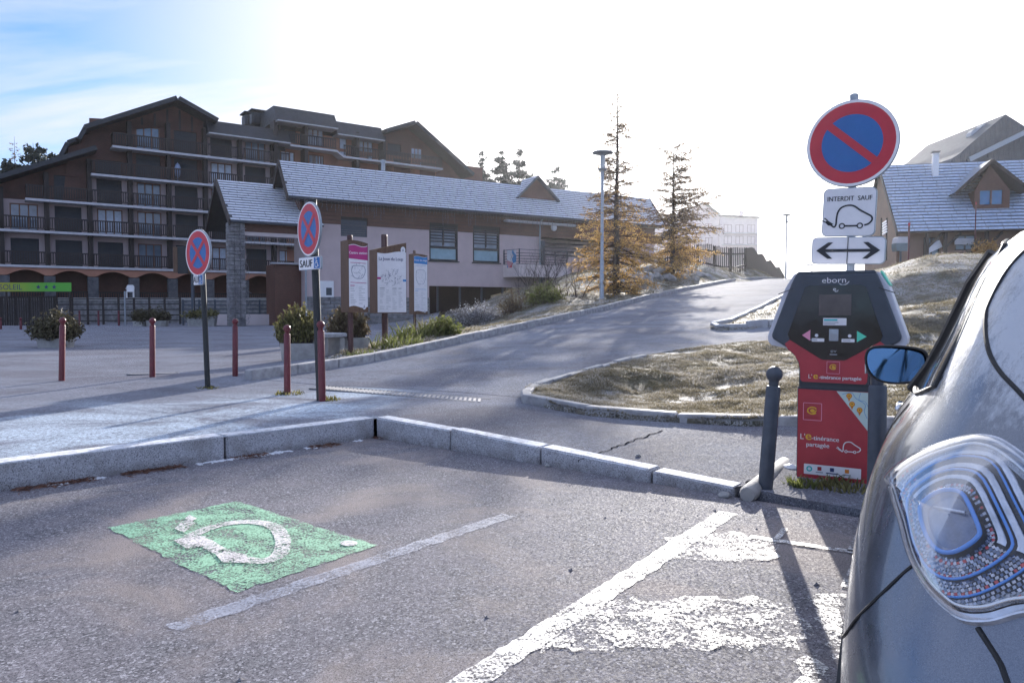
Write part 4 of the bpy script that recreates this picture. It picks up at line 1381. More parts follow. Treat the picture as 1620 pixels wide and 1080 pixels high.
# dormer with two panes
dxl, dzb = cx_(1540, 327, .1); dxr, _ = cx_(1596, 327, .1)
dyw = croof_y(dzb) - .1
dxl, dzb = cx_(1541, 330, dyw); dxr, _ = cx_(1597, 330, dyw)
apx, apz = cx_(1569, 252, dyw - .3)
_, dze = cx_(1545, 302, dyw)
mb = MB()
wl0, wl1, wz0, wz1 = cx_(1547, 328, dyw)[0], cx_(1588, 328, dyw)[0], cx_(1560, 326, dyw)[1], cx_(1560, 299, dyw)[1]
wall_grid(mb, dxl, dxr, dzb - .1, dze, dyw, [(wl0, wl1, wz0, wz1)], .12)
mb.prism([(dxl, dze), (dxr, dze), (apx, apz - .3)], dyw, dyw + .15)
for xx in (dxl, dxr):
    mb.quad((xx, dyw, dzb - .1), (xx, croof_y(dze) + .2, dze), (xx, croof_y(dze) + .2, dze + .01), (xx, dyw, dze))
mb.build('dormer_wall', M['timber_band'], chal)
M['sky_glass'] = glassy('blue_window_glass', (.03, .16, .36), .08, .8)
window(chal, (wl0 + wl1) / 2, dyw + .0, wz0, wl1 - wl0 - .01, wz1 - wz0, M['timber_band'], 2, glass='sky_glass', name='dormer_window', frame=.1)
el, er = cx_(1512, 304, dyw - .4), cx_(1606, 290, dyw - .4)
zlo = el[1]
er = (2 * apx - el[0] + .2, zlo)
ybk = croof_y(apz) + .3
ybe = croof_y(zlo) + .3
tiled_roof(chal, (el[0], dyw - .4, zlo), (el[0], ybe, zlo), (apx, ybk, apz), (apx, dyw - .4, apz), 12, .6, 'dormer_roof', seed=31, mat='slate_blue')
tiled_roof(chal, (er[0], ybe, zlo), (er[0], dyw - .4, zlo), (apx, dyw - .4, apz), (apx, ybk, apz), 12, .6, 'dormer_roof', seed=32, mat='slate_blue')
mb = MB()
bar(mb, (el[0], dyw - .42, zlo - .1), (apx, dyw - .42, apz - .1), .06, .2); bar(mb, (apx, dyw - .42, apz - .1), (er[0], dyw - .42, zlo - .1), .06, .2)
mb.build('dormer_barge', M['timber_dk'], chal)

# ------------------------------------------------------------------ grey metal-clad lift building behind the chalet
gk = thing('lift_building', 'grey metal-clad lift station with a pointed roof behind the chalet', 'building', (0, 0, 0))
M['clad'] = simple('grey_cladding', (.10, .115, .14), .85, .12, 2, .05, 20, Specular_IOR_Level=.1)
Yg = 75
def g3(px, py): p = at(px, py, Yg); return (p.x, p.z)
pts = [(1502, 262), (1508, 250), (1522, 240), (1535, 228), (1591, 181), (1640, 212), (1700, 235), (1740, 262)]
poly = [g3(*p) for p in pts]
mb = MB().prism([(poly[0][0], 3.4)] + poly + [(poly[-1][0], 3.4)], Yg, Yg + 14)
mb.build('shell', M['clad'], gk)
x0, x1 = poly[0][0], poly[-1][0]
n = 60
for i in range(n):
    x = x0 + .4 + (x1 - x0 - .5) * i / n
    zt = float(np.interp(x, [p[0] for p in poly], [p[1] for p in poly])) - .15
    if i < 42:
        MB().box((x, Yg - .03, (zt + 8) / 2), (.07, .06, zt - 8)).build('seam', M['clad'], gk)
mb = MB()
a, b = g3(1530, 254), g3(1640, 200)
bar(mb, (a[0], Yg - .25, a[1]), (b[0], Yg - .25, b[1]), .4, .45)
mb.build('roof_edge', M['galv'], gk)
for i, (px, py, r_) in enumerate(((1543, 216, .75), (1556, 206, .6))):
    p = at(px, py, Yg + 3)
    o = MB().lathe([(r_ * .5, -.5), (r_, -.4), (r_, .4), (r_ * .5, .5)], p, 14, axis=(0, 1, 0)).build('roof_duct', M['galv'], gk)

# ------------------------------------------------------------------ apartment house far off in the haze
fh = Frame(at(1075, 410, 210).x, 210, 1, .1)
far = thing('apartment_building', 'pale apartment building far off in the haze beyond the picket fence', 'building', (fh.o.x, fh.o.y, 0), fh.rot)
f2 = lambda px, py: fh.hit(px, py, 0)
A = [f2(1050, 420), f2(1050, 350), f2(1113, 322), f2(1137, 341), f2(1197, 345), f2(1197, 420)]
pl = MB().prism([(A[0][0], -30), A[1], A[2], (A[3][0], A[3][1]), (A[3][0], -30)], 0, 14)
pl.prism([(A[3][0], -30), (A[3][0], A[3][1] - .2), (A[4][0], A[4][1]), (A[5][0], -30)], -1.0, 12)
pl.build('wall', M['plaster_lt'], far)
mb = MB(); bar(mb, (A[1][0] - .5, -.3, A[1][1]), (A[2][0], -.3, A[2][1] + .2), 1.6, .35); bar(mb, (A[2][0], -.3, A[2][1] + .2), (A[3][0] + .4, -.3, A[3][1]), 1.6, .35)
bar(mb, (A[3][0], -.9, A[3][1] - .1), (A[4][0] + .4, -.9, A[4][1]), 1.6, .5)
mb.build('roof', M['roof_dark'], far)
for k in range(3):
    a, b = f2(1140, 358 + k * 18), f2(1195, 366 + k * 18)
    for j in range(3):
        x = a[0] + (b[0] - a[0]) * (j + .5) / 3
        window(far, x, -1.04, b[1] - .5, 2.2, 2.2, M['frame_wood'], 2, depth=.1)
    MB().box(((a[0] + b[0]) / 2, -1.5, b[1] - .7), (b[0] - a[0], 1.0, .15)).build('balcony', M['slab'], far)
for j in range(4):
    for k in range(2):
        a = f2(1070 + j * 17, 362 + k * 22)
        window(far, a[0], -.04, a[1] - .6, 2.0, 2.0, M['frame_wood'], 2, depth=.1)
x, z = f2(1177, 338); MB().box((x, 2, z), (1.0, .8, 2.0)).build('chimney', M['plaster_lt'], far)
# ================================================================== STREET THINGS
_txt = {}
def text_geo(s, align='CENTER'):
    k = (s, align)
    if k not in _txt:
        cu = bpy.data.curves.new('lettering', 'FONT')
        cu.body = s; cu.size = 1.0; cu.align_x = align; cu.resolution_u = 3
        o = bpy.data.objects.new('lettering', cu); COL.objects.link(o)
        dg = bpy.context.evaluated_depsgraph_get()
        me = o.evaluated_get(dg).to_mesh()
        _txt[k] = ([v.co.copy() for v in me.vertices], [tuple(p.vertices) for p in me.polygons])
        o.evaluated_get(dg).to_mesh_clear()
        bpy.data.objects.remove(o); bpy.data.curves.remove(cu)
    return _txt[k]
def put_text(mb, s, x, z, size, y, mi=0, align='CENTER', sx=1.0, bold=0.0):
    vs, fs = text_geo(s, align)
    for dx in ((0,) if not bold else (-bold, bold)):
        mb.add([(x + dx + p.x * size * sx, y - dx * .02, z + p.y * size) for p in vs], fs, mi)
def disc(mb, x, z, r, y, n=40, mi=0, sx=1.0):
    mb.add([(x + r * sx * math.cos(2 * PI * i / n), y, z + r * math.sin(2 * PI * i / n)) for i in range(n)], [tuple(range(n))], mi)
def ringf(mb, x, z, r0, r1, y, n=40, mi=0):
    vs = [(x + r * math.cos(2 * PI * i / n), y, z + r * math.sin(2 * PI * i / n)) for r in (r0, r1) for i in range(n)]
    mb.add(vs, [(i, (i + 1) % n, n + (i + 1) % n, n + i) for i in range(n)], mi)
def rrect(w, h, r, n=5):
    P = []
    for cx, cz, a in ((w / 2 - r, h / 2 - r, 0), (-w / 2 + r, h / 2 - r, 90), (-w / 2 + r, -h / 2 + r, 180), (w / 2 - r, -h / 2 + r, 270)):
        for i in range(n + 1):
            t = rad(a + 90 * i / n); P.append((cx + r * math.cos(t), cz + r * math.sin(t)))
    return P
def flat(mb, poly, y, mi=0, x=0, z=0):
    mb.add([(x + a, y, z + b) for a, b in poly], [tuple(range(len(poly)))], mi)
def stroke(mb, pts, w, y, mi=0, closed=False, x=0, z=0, s=1.0, plane='xz'):
    """a flat line of width w through 2-D points"""
    P = [Vector((p[0] * s, p[1] * s)) for p in pts]
    n = len(P)
    vs = []
    for i, p in enumerate(P):
        a = P[(i - 1) % n] if (closed or i > 0) else p
        b = P[(i + 1) % n] if (closed or i < n - 1) else p
        d = (b - a).normalized() if (b - a).length > 0 else Vector((1, 0))
        nn = Vector((-d.y, d.x)) * w / 2
        for q in (p + nn, p - nn):
            vs.append((x + q.x, y, z + q.y) if plane == 'xz' else (x + q.x, z + q.y, y))
    fs = [(2 * i, 2 * i + 1, (2 * i + 3) % (2 * n), (2 * i + 2) % (2 * n)) for i in range(n if closed else n - 1)]
    mb.add(vs, fs, mi)
def spline(pts, k=6, closed=False):
    P = [Vector(p) for p in pts]; n = len(P); R = []
    for i in range(n if closed else n - 1):
        p0 = P[(i - 1) % n] if closed or i > 0 else P[0]
        p1, p2 = P[i], P[(i + 1) % n]
        p3 = P[(i + 2) % n] if closed or i < n - 2 else P[-1]
        for j in range(k):
            t = j / k
            R.append(.5 * ((2 * p1) + (-p0 + p2) * t + (2 * p0 - 5 * p1 + 4 * p2 - p3) * t * t + (-p0 + 3 * p1 - 3 * p2 + p3) * t ** 3))
    if not closed: R.append(P[-1])
    return [tuple(p) for p in R]
# electric-car sign: plug, cable that turns into the roofline, wheels (unit: car about 2 wide)
EV_LINE = spline([(-.98, -.30), (-.80, -.42), (-.66, -.52), (-.58, -.40), (-.57, -.12), (-.52, .16), (-.38, .36), (-.12, .45), (.14, .42), (.42, .22), (.72, .04), (.90, -.08), (.93, -.24), (.80, -.40), (.62, -.46)], 5)
def ev_symbol(mb, x, z, s, y, w, mi=0, plane='xz', wheels=True):
    stroke(mb, EV_LINE, w * s, y, mi, False, x, z, s, plane)
    if wheels:
        for cx in (-.32, .44):
            C_ = [(cx + .11 * math.cos(2 * PI * i / 16), -.48 + .11 * math.sin(2 * PI * i / 16)) for i in range(16)]
            stroke(mb, C_, w * s * .75, y, mi, True, x, z, s, plane)
        stroke(mb, [(-.19, -.48), (.31, -.48)], w * s, y, mi, False, x, z, s, plane)
    for pl in ([(-.70, -.38), (-.98, -.18), (-1.06, -.30), (-.92, -.44), (-.78, -.46)],):
        P = [(x + a * s, y, z + b * s) if plane == 'xz' else (x + a * s, z + b * s, y) for a, b in pl]
        mb.add(P, [tuple(range(len(P)))], mi)
    for a, b in (((-.96, -.20), (-1.10, -.10)), ((-1.03, -.29), (-1.19, -.21))):
        stroke(mb, [a, b], w * s * .7, y, mi, False, x, z, s, plane)
def print_mat(name, col, rough=.45, **kw): return simple(name, col, rough, .06, 9, .0, **kw)
PR = {k: print_mat('print_' + k, c) for k, c in dict(white=(.74, .72, .74), red=(.50, .022, .04), blue=(.018, .12, .36), black=(.015, .015, .02), magenta=(.42, .02, .17), azure=(.02, .20, .50),
      yellow=(.75, .42, .03), teal=(.02, .42, .42), grey=(.30, .31, .33), mapg=(.50, .62, .58), orange=(.62, .20, .02), pink=(.75, .28, .40), mint=(.10, .62, .42), lime=(.13, .42, .03), amber=(.42, .40, .03), navy=(.02, .03, .12), char=(.035, .04, .052), darkred=(.33, .02, .035)).items()}
AZ = lambda a: PI - rad(a)           # turn a thing so its front faces compass bearing a

# ---- traffic sign faces
def sign_disc(parent, zc, r, kind, y0=-.045, tilt=0.0):
    b = MB()
    b.lathe([(r - .012, -.004), (r, .0), (r, .022), (r - .012, .026)], (0, y0, zc), 44, axis=(0, 1, 0))
    plate = b.build('sign_plate', M['galv'], parent)
    f = MB()
    y = y0 - .006
    ringf(f, 0, zc, r * .925, r * .985, y, 48, 0)
    ringf(f, 0, zc, r * .66, r * .925, y, 48, 1)
    disc(f, 0, zc, r * .66, y, 48, 2)
    hw = r * .085
    if kind == 'park':
        d = r * .68
        for s in (-1,):
            n = Vector((1, 1)).normalized() * hw; a = Vector((-.72, .69)).normalized() * d
            f.add([(a.x + n.x, y - .002, zc + a.y + n.y), (a.x - n.x, y - .002, zc + a.y - n.y), (-a.x - n.x, y - .002, zc - a.y - n.y), (-a.x + n.x, y - .002, zc - a.y + n.y)], [(0, 1, 2, 3)], 1)
    else:
        for s in (-1, 1):
            n = Vector((1, -s)).normalized() * hw; a = Vector((s, 1)).normalized() * r * .68
            f.add([(a.x + n.x, y - .002 - .001 * (s > 0), zc + a.y + n.y), (a.x - n.x, y - .002 - .001 * (s > 0), zc + a.y - n.y), (-a.x - n.x, y - .002 - .001 * (s > 0), zc - a.y - n.y), (-a.x + n.x, y - .002 - .001 * (s > 0), zc - a.y + n.y)], [(0, 1, 2, 3)], 1)
    f.build('sign_face', [PR['white'], PR['red'], PR['blue']], plate)
    if tilt: plate.rotation_euler = (0, 0, tilt)
    return plate
def sign_plate(parent, zc, w, h, y0=-.045, r=.035, turn=0.0):
    b = MB().prism([(a, zc + c) for a, c in rrect(w, h, r)], y0, y0 + .02)
    p = b.build('sign_plate', M['galv'], parent)
    f = MB()
    flat(f, rrect(w - .012, h - .012, r - .004), y0 - .003, 0, 0, zc)
    p.rotation_euler = (0, 0, turn)
    return p, f
def wheelchair(mb, x, z, s, y, mi):
    disc(mb, x - .05 * s, z + .36 * s, .085 * s, y, 14, mi)
    stroke(mb, [(-.05, .25), (-.03, -.02), (.18, -.02), (.26, -.30), (.36, -.28)], .075 * s, y, mi, False, x, z, s)
    stroke(mb, [(-.04, .13), (.16, .13)], .06 * s, y, mi, False, x, z, s)
    stroke(mb, [(-.10 + .0, .06), (-.22, -.06), (-.26, -.2), (-.18, -.36), (0, -.42), (.14, -.34), (.2, -.2)], .06 * s, y, mi, False, x, z, s)
def no_stopping(px_b, py_b, px_t, py_t, pyc, pyp, az, azp, label, rpost, pw=.5, ph=.155):
    b = gz(px_b, py_b, .2)
    t = at(px_t, py_t, b.y)
    root = thing('no_stopping_sign', label, 'sign', b, 0, 'no stopping signs at the crossing')
    lean = Vector((t.x - b.x, 0, t.z - b.z))
    p = MB().tube([(0, 0, -.1), lean], rpost, 10)
    p.lathe([(rpost * 1.02, -.01), (rpost * 1.05, .02), (.01, .03)], lean, 10)
    p.build('post', M['post_black'], root, smooth=True)
    ax_ = lambda z: lean.x * z / lean.z
    zc = at(px_b, pyc, b.y).z - b.z
    zp = at(px_b, pyp, b.y).z - b.z
    hold = sign_disc(root, 0, .325, 'stop', y0=-rpost - .02)
    hold.location = (ax_(zc), 0, zc); hold.rotation_euler = (0, 0, AZ(az))
    bk = MB()
    for dz in (.15, -.15):
        bk.box((0, -rpost * .2, dz), (.16, rpost * 1.9, .035))
    bk.build('bracket', M['galv'], hold)
    pl, f = sign_plate(root, 0, pw, ph, y0=-rpost - .03, r=.02)
    pl.location = (ax_(zp), 0, zp); pl.rotation_euler = (0, 0, AZ(azp))
    y = -rpost - .036
    put_text(f, 'SAUF', -.075, -.042, .125, y, 1, sx=1.0, bold=.0035)
    flat(f, rrect(.135, ph - .025, .006), y + .001, 2, pw / 2 - .085, 0)
    wheelchair(f, pw / 2 - .09, .004, .135, y - .001, 0)
    f.build('sign_face', [PR['white'], PR['black'], PR['blue']], pl)
    return root
no_stopping(507, 633, 495, 318, 363, 417, 231, 224, 'nearer round red and blue no stopping sign on a dark post by the kerb', .045)
no_stopping(329, 614, 318, 366, 400.5, 442.5, 218, 226, 'farther round red and blue no stopping sign on a dark post between red bollards', .037, .34, .15)

# ---- no-parking sign of the charging bay
sb = at(1344, 470, 5.72); st_ = at(1351, 151, 5.72)
root = thing('parking_sign', 'tall no parking sign with electric car and arrow plates behind the charging station', 'sign', (sb.x, 5.72, .08))
up = Vector((st_.x - sb.x, 0, st_.z - .08)); up.x *= 1.3
p = MB().tube([(0, 0, -.1), up], .03, 12)
p.lathe([(.031, -.04), (.033, 0), (.02, .012), (.002, .014)], up, 12)
p.build('post', M['galv'], root, smooth=True)
ax_ = lambda z: up.x * z / up.z
def zz_(py): return at(1350, py, 5.66).z - .08
dsk = sign_disc(root, 0, .325, 'park', y0=-.05)
dsk.location = (ax_(zz_(226)), 0, zz_(226)); dsk.rotation_euler = (0, rad(-1.5), AZ(214))
pl, f = sign_plate(root, 0, .375, .365, y0=-.05, r=.04)
pl.location = (ax_(zz_(335)) - .012, 0, zz_(335)); pl.rotation_euler = (0, rad(2), AZ(214))
put_text(f, 'INTERDIT  SAUF', 0, .085, .050, -.056, 1, sx=.88, bold=.0007)
ev_symbol(f, .01, -.025, .165, -.056, .075, 1)
f.build('sign_face', [PR['white'], PR['black']], pl)
pl, f = sign_plate(root, 0, .52, .205, y0=-.05, r=.035)
pl.location = (ax_(zz_(396)) - .015, 0, zz_(396)); pl.rotation_euler = (0, rad(2), AZ(214))
stroke(f, [(-.2, 0), (.2, 0)], .022, -.056, 1)
for s in (-1, 1):
    f.add([(s * .225, -.0565, 0), (s * .14, -.0565, .062), (s * .105, -.0565, .062), (s * .17, -.0565, 0), (s * .105, -.0565, -.062), (s * .14, -.0565, -.062)], [(0, 1, 2, 3), (0, 3, 4, 5)], 1)
stroke(f, [(0, -.097), (0, .097)], .006, -.0575, 1)
f.build('sign_face', [PR['white'], PR['black']], pl)

# ---- the charging station
cb = at(1318, 765, 5.36)
chg = thing('charging_station', 'red and dark grey electric charging station with a six-sided head between two grey bollards', 'charger', (cb.x, 5.36 + .02, .03), AZ(211))
CX = lambda px: (px - 1318) / 220 * 1.02
CZ = lambda py: CAM_H + (490 - py) / 220 - .03
M['shell_white'] = simple('pale_shell', (.55, .55, .60), .45, .08, 8, .04, 60)
M['shell_dark'] = simple('charcoal_shell', (.045, .055, .072), .42, .12, 10, .03, 120)
M['vinyl_red'] = simple('red_vinyl', (.40, .030, .045), .42, .14, 4, .03, 30, col2=(.46, .038, .052))
def sym(L): return L + [(-a, b) for a, b in reversed(L)]
o_out = sym([(.285, 1.535), (.345, 1.435), (.468, 1.075), (.465, 1.035), (.44, 1.005), (.335, .985), (.325, .975)])
sh = MB()
sh.prism(o_out, .0, .25)
o = sh.build('shell', M['shell_white'], chg)
bv = o.modifiers.new('bevel', 'BEVEL'); bv.width = .018; bv.segments = 2; bv.limit_method = 'ANGLE'
inn = sym([(.268, 1.528), (.30, 1.455), (.432, 1.085), (.425, 1.055), (.315, .985)])
fr = MB().prism(inn, -.035, .03)
o = fr.build('front_cover', M['shell_dark'], chg)
bv = o.modifiers.new('bevel', 'BEVEL'); bv.width = .012; bv.segments = 2; bv.limit_method = 'ANGLE'
tp = MB().prism([(-.27, 1.53), (.27, 1.53), (.25, 1.548), (-.25, 1.548)], -.02, .24)
tp.build('top_cover', M['shell_dark'], chg)
MB().prism([(.286, 1.54), (.345, 1.44), (.352, 1.445), (.294, 1.545)], .02, .235).build('corner_cover', PR['mint'], chg)
for s in (-1, 1):
    MB().box((s * .335, -.037, 1.405), (.11, .004, .006), Matrix.Rotation(s * .35, 3, 'Y')).build('seam', M['black'], chg)
# neck and base
nk = sym([(.325, .98), (.27, .93), (.245, .88), (.238, .83), (.238, .70)])
MB().prism(nk, .0, .24).build('neck', M['shell_dark'], chg)
body = MB().box((0, .13, .36), (.50, .25, .70), bev=.012).build('cabinet', M['shell_dark'], chg)
MB().box((0, .12, .035), (.46, .22, .09)).build('plinth', M['metal_dark'], chg)
# screen face
face = [(-.20, 1.432), (-.17, 1.447), (.17, 1.447), (.20, 1.432), (.315, 1.09), (.30, 1.05), (.085, .915), (.07, .91), (-.07, .91), (-.085, .915), (-.30, 1.05), (-.315, 1.09)]
M['screen_black'] = simple('smoked_panel', (.012, .012, .015), .08, .2, 3, 0, Specular_IOR_Level=.6)
MB().prism(face, -.042, -.036).build('screen_panel', M['screen_black'], chg)
MB().box((.005, -.044, 1.305), (.215, .006, .152)).build('screen', simple('screen_glass', (.075, .055, .055), .12, .3, 6, 0, col2=(.11, .085, .085)), chg)
dt = MB(); y = -.046
flat(dt, rrect(.155, .052, .003), y, 0, .005, 1.185)
flat(dt, rrect(.09, .012, .001), y - .0015, 1, -.022, 1.197); flat(dt, rrect(.10, .006, .001), y - .0015, 2, -.02, 1.18); flat(dt, rrect(.08, .006, .001), y - .0015, 2, -.03, 1.168)
flat(dt, rrect(.062, .085, .004), y, 3, 0, 1.09); flat(dt, rrect(.05, .045, .002), y - .001, 4, 0, 1.075)
dt.add([(-.215, y, 1.085), (-.158, y, 1.125), (-.158, y, 1.045)], [(0, 1, 2)], 5)
dt.add([(.215, y, 1.082), (.152, y, 1.122), (.152, y, 1.042)], [(0, 1, 2)], 6)
for s, xx in ((-1, -.115), (1, .105)):
    disc(dt, xx, 1.085, .012, y, 14, 0); flat(dt, rrect(.085, .024, .003), y, 0, xx + s * -.01, 1.052)
    flat(dt, rrect(.05, .006, .001), y - .001, 4, xx - .02, 1.052)
dt.build('controls', [PR['white'], PR['teal'], PR['grey'], M['galv'], PR['grey'], PR['pink'], PR['mint']], chg)
lt = MB()
put_text(lt, 'eborn', -.005, 1.463, .058, -.039, 0, sx=1.18)
stroke(lt, spline([(.03, 1.457), (.05, 1.447), (.075, 1.452), (.095, 1.472)], 4), .005, -.039, 0)
put_text(lt, 'e', .0, 1.405, .04, -.0455, 0, sx=1.2)
stroke(lt, [(.002, 1.40), (.02, 1.402), (.024, 1.412)], .004, -.0455, 0)
put_text(lt, 'ev', .0, .965, .035, -.0455, 1, sx=1.3); flat(lt, rrect(.05, .007, .002), -.0455, 1, 0, .95)
lt.build('lettering', [PR['white'], PR['grey']], chg)
# upper red V panel
vp = [(-.335, 1.02), (-.30, 1.05), (-.085, .915), (.085, .915), (.30, 1.05), (.335, 1.02), (.318, .985), (.27, .945), (.235, .885), (.225, .83), (.222, .76), (.21, .745), (-.21, .745), (-.222, .76), (-.225, .83), (-.235, .885), (-.27, .945), (-.318, .985)]
MB().prism(vp, -.0385, -.0345).build('front_panel', M['vinyl_red'], chg)
MB().prism([(-.232, .74), (.232, .74), (.228, .87), (.255, .93), (.30, .975), (-.30, .975), (-.255, .93), (-.228, .87)], -.034, .0).build('neck_cover', M['shell_dark'], chg)
MB().box((0, -.004, .36), (.482, .01, .655)).build('front_panel', M['vinyl_red'], chg)
g = MB(); y = -.0405; yl = -.0105
def emblem(x, z, s, y):
    stroke(g, rrect(s, s * 1.0, s * .03, 2), s * .035, y, 2, True, x, z)
    stroke(g, spline([(s * .26 * math.cos(t), s * .2 * math.sin(t) + s * .06) for t in np.linspace(.6, 5.6, 9)], 3), s * .07, y - .0005, 1, False, x, z)
    disc(g, x, z + s * .06, s * .10, y - .0007, 14, 1, 1.25)
    stroke(g, spline([(-s * .3, -s * .0), (-s * .1, -s * .12), (s * .1, -s * .06), (s * .22, s * .1)], 4), s * .05, y - .0009, 1, False, x, z)
    put_text(g, 'HAUTES ALPES', x, z - s * .38, s * .115, y - .001, 3, sx=.85)
emblem(.0, .855, .085, y)
put_text(g, "L'", -.155, .772, .042, y, 0); put_text(g, 'e', -.118, .770, .066, y, 1, bold=.002); put_text(g, '-tinérance partagée', .045, .772, .036, y, 0, sx=1.0, bold=.0007)
emblem(-.14, .525, .125, yl)
put_text(g, "L'", -.205, .318, .058, yl, 0); put_text(g, 'e', -.165, .316, .09, yl, 1, bold=.0025); put_text(g, '-tinérance', -.05, .318, .046, yl, 0, bold=.0008); put_text(g, 'partagée', -.10, .268, .046, yl, 0, bold=.0008)
ev_symbol(g, .115, .29, .075, yl, .095, 0)
# map corner with three pins
flat(g, [(.02, .685), (.239, .685), (.239, .40)], yl + .0005, 4)
stroke(g, spline([(.06, .665), (.12, .68), (.15, .64), (.21, .60), (.205, .55), (.225, .50)], 4), .003, yl, 5)
stroke(g, spline([(.18, .68), (.17, .63), (.21, .62), (.235, .57)], 4), .0025, yl - .0003, 5)
for (a, b) in ((.105, .655), (.125, .597), (.175, .558)):
    g.add([(a - .016, yl - .001, b), (a, yl - .001, b - .042), (a + .016, yl - .001, b)], [(0, 1, 2)], 6)
    disc(g, a, b, .0195, yl - .0012, 16, 6); disc(g, a, b, .013, yl - .0018, 14, 1); disc(g, a, b, .005, yl - .0024, 8, 3)
# sponsors' strip
flat(g, rrect(.385, .075, .004), yl, 0, .0, .1)
ringf(g, -.155, .103, .011, .021, yl - .001, 18, 7)
for xx, c in ((-.085, 3), (.0, 8), (.10, 6)):
    flat(g, rrect(.028, .028, .002), yl - .001, c, xx, .11); flat(g, rrect(.05 if c != 8 else .08, .008, .001), yl - .001, c if c == 8 else 9, xx, .083)
r_ = random.Random(9)
for k in range(26):
    a, b = r_.uniform(-.22, .22), r_.uniform(.16, .66)
    if a > .0 and b > .42: continue
    disc(g, a, b, r_.uniform(.003, .011), yl + .003, 8, 10)
g.build('printing', [PR['white'], PR['yellow'], PR['pink'], PR['darkred'], PR['mapg'], PR['azure'], PR['orange'], PR['teal'], PR['navy'], PR['grey'], simple('pale_red_print', (.50, .06, .07), .4, 0, 4, 0)], chg)
for s in (-1, 1):
    MB().box((s * .251, .13, .62), (.006, .16, .10), bev=.003).build('socket_flap', M['black'], chg)

# ---- bollards
def bollard(name, base, top, r, mat, label, cat='bollard', group=None, cap=True, flare=1.0):
    root = thing(name, label, cat, base, 0, group)
    d = Vector(top) - Vector(base)
    L = d.length
    q = Vector((0, 0, 1)).rotation_difference(d.normalized())
    b = MB().lathe([(r * flare, -.12), (r * flare, .0), (r, .04), (r * .97, L - r * 3.0), (r * .86, L - r * 2.7)], n=18)
    o1 = b.build('post', mat, root, smooth=True)
    c = MB().lathe([(r * .62, L - r * 2.7), (r * .66, L - r * 2.2)] + [(r * 1.12 * math.cos(t), L - r * 1.05 + r * 1.12 * math.sin(t)) for t in np.linspace(-.9, 1.5, 9)], n=18)
    o2 = c.build('ball_cap', mat, root, smooth=True)
    root.rotation_mode = 'QUATERNION'; root.rotation_quaternion = q
    return root
b0 = at(1210, 787, 5.17); b0.z = 0.02
bollard('grey_bollard', b0, at(1226, 580, 5.17), .050, M['metal_dark'], 'leaning dark grey bollard at the left of the charging station', group='grey bollards guarding the charger')
b1 = at(1386, 812, 4.72); b1.z = 0.0
bollard('grey_bollard', b1, at(1389, 571, 4.72), .056, M['metal_dark'], 'upright dark grey bollard between the charging station and the car', group='grey bollards guarding the charger')
labs = ['leftmost of the near red bollards beyond the pavement', 'red bollard in front of the drain grate on the plaza', 'red bollard between the farther no stopping sign and the planters',
        'red bollard in front of the shrub planter beside the bench', 'red bollard right behind the nearer no stopping sign']
for (xb, yb, xt, yt), lb in zip(((97.5, 606, 99, 502), (241, 602, 241, 503), (372, 600, 372, 504), (454.5, 622, 454, 514), (510, 634, 507, 507.5)), labs):
    p = gz(xb, yb, .2)
    bollard('red_bollard', p, at(xt, yt, p.y), .043, M['red_metal'], lb, group='red bollards edging the plaza')
far_b = [(1, 519, 'far red bollard at the left edge of the photo across the plaza'), (33, 518, 'far red bollard just left of the bush planter'), (126, 512.5, 'far red bollard just right of the bush planter'),
         (156, 512, 'middle of the three far red bollards below the banner'), (188, 511.5, 'rightmost far red bollard, beside the thin grey pole')]
for i, (xb, yb, lb) in enumerate(far_b):
    Y = 38 if i < 2 else 45
    p = at(xb, yb, Y); p.z = T(p.x, p.y)
    bollard('red_bollard', p, p + Vector((0, 0, .9 if i > 1 else .6)), .06, M['red_metal'], lb, group='red bollards across the plaza')
p = at(198, 497, 46); p.z = T(p.x, p.y)
tag(MB().tube([(0, 0, -.1), (0, 0, 2.1)], .045, 8).build('grey_pole', M['galv'], loc=p), 'thin grey pole standing by the hotel fence', 'pole')

# ---- street lamps
def lamp(base, s, label):
    root = thing('street_lamp', label, 'street lamp', base, 0, 'street lamps along the uphill road')
    H_ = 5.05
    MB().lathe([(.16, -.05), (.16, .03), (.09, .05), (.075, .12), (.07, 1.3), (.055, 1.34), (.05, 4.2), (.05, 4.28)], n=14).build('pole', M['galv'], root, smooth=True)
    MB().lathe([(.05, 4.27), (.15, 4.33), (.16, 4.36), (.06, 4.40)], n=18).build('collar', M['galv'], root, smooth=True)
    MB().lathe([(.072, 4.40), (.078, 4.80)], n=18).build('lens', glass_lens, root, smooth=True)
    for k in range(3):
        a = k * 2 * PI / 3
        MB().tube([(.085 * math.cos(a), .085 * math.sin(a), 4.38), (.085 * math.cos(a), .085 * math.sin(a), 4.86)], .008, 5).build('strut', M['galv'], root)
    MB().lathe([(.05, 4.79), (.34, 4.87), (.355, 4.89), (.33, 4.915), (.12, 4.96), (.02, 4.975)], n=30).build('shade', M['galv'], root, smooth=True)
    return root
glass_lens = simple('lamp_lens', (.52, .54, .55), .25, .1, 8, 0)
p = gt(952, 473, 10, 60); p.z -= .02
l1 = lamp(p, 1, 'nearer street lamp with a flat round shade on the verge beside the road')
k = (at(952, 238, p.y).z - p.z) / 4.97
l1.scale = (k, k, k)
p2 = Vector((*sn(56.5, N_L - .5), 0)); p2 = at(1243, 444, 54); p2.z = T(p2.x, p2.y)
l2 = lamp(p2, 1, 'farther street lamp at the crest of the road')
k = (at(1243, 338, 54).z - p2.z) / 4.97
l2.scale = (k, k, k)
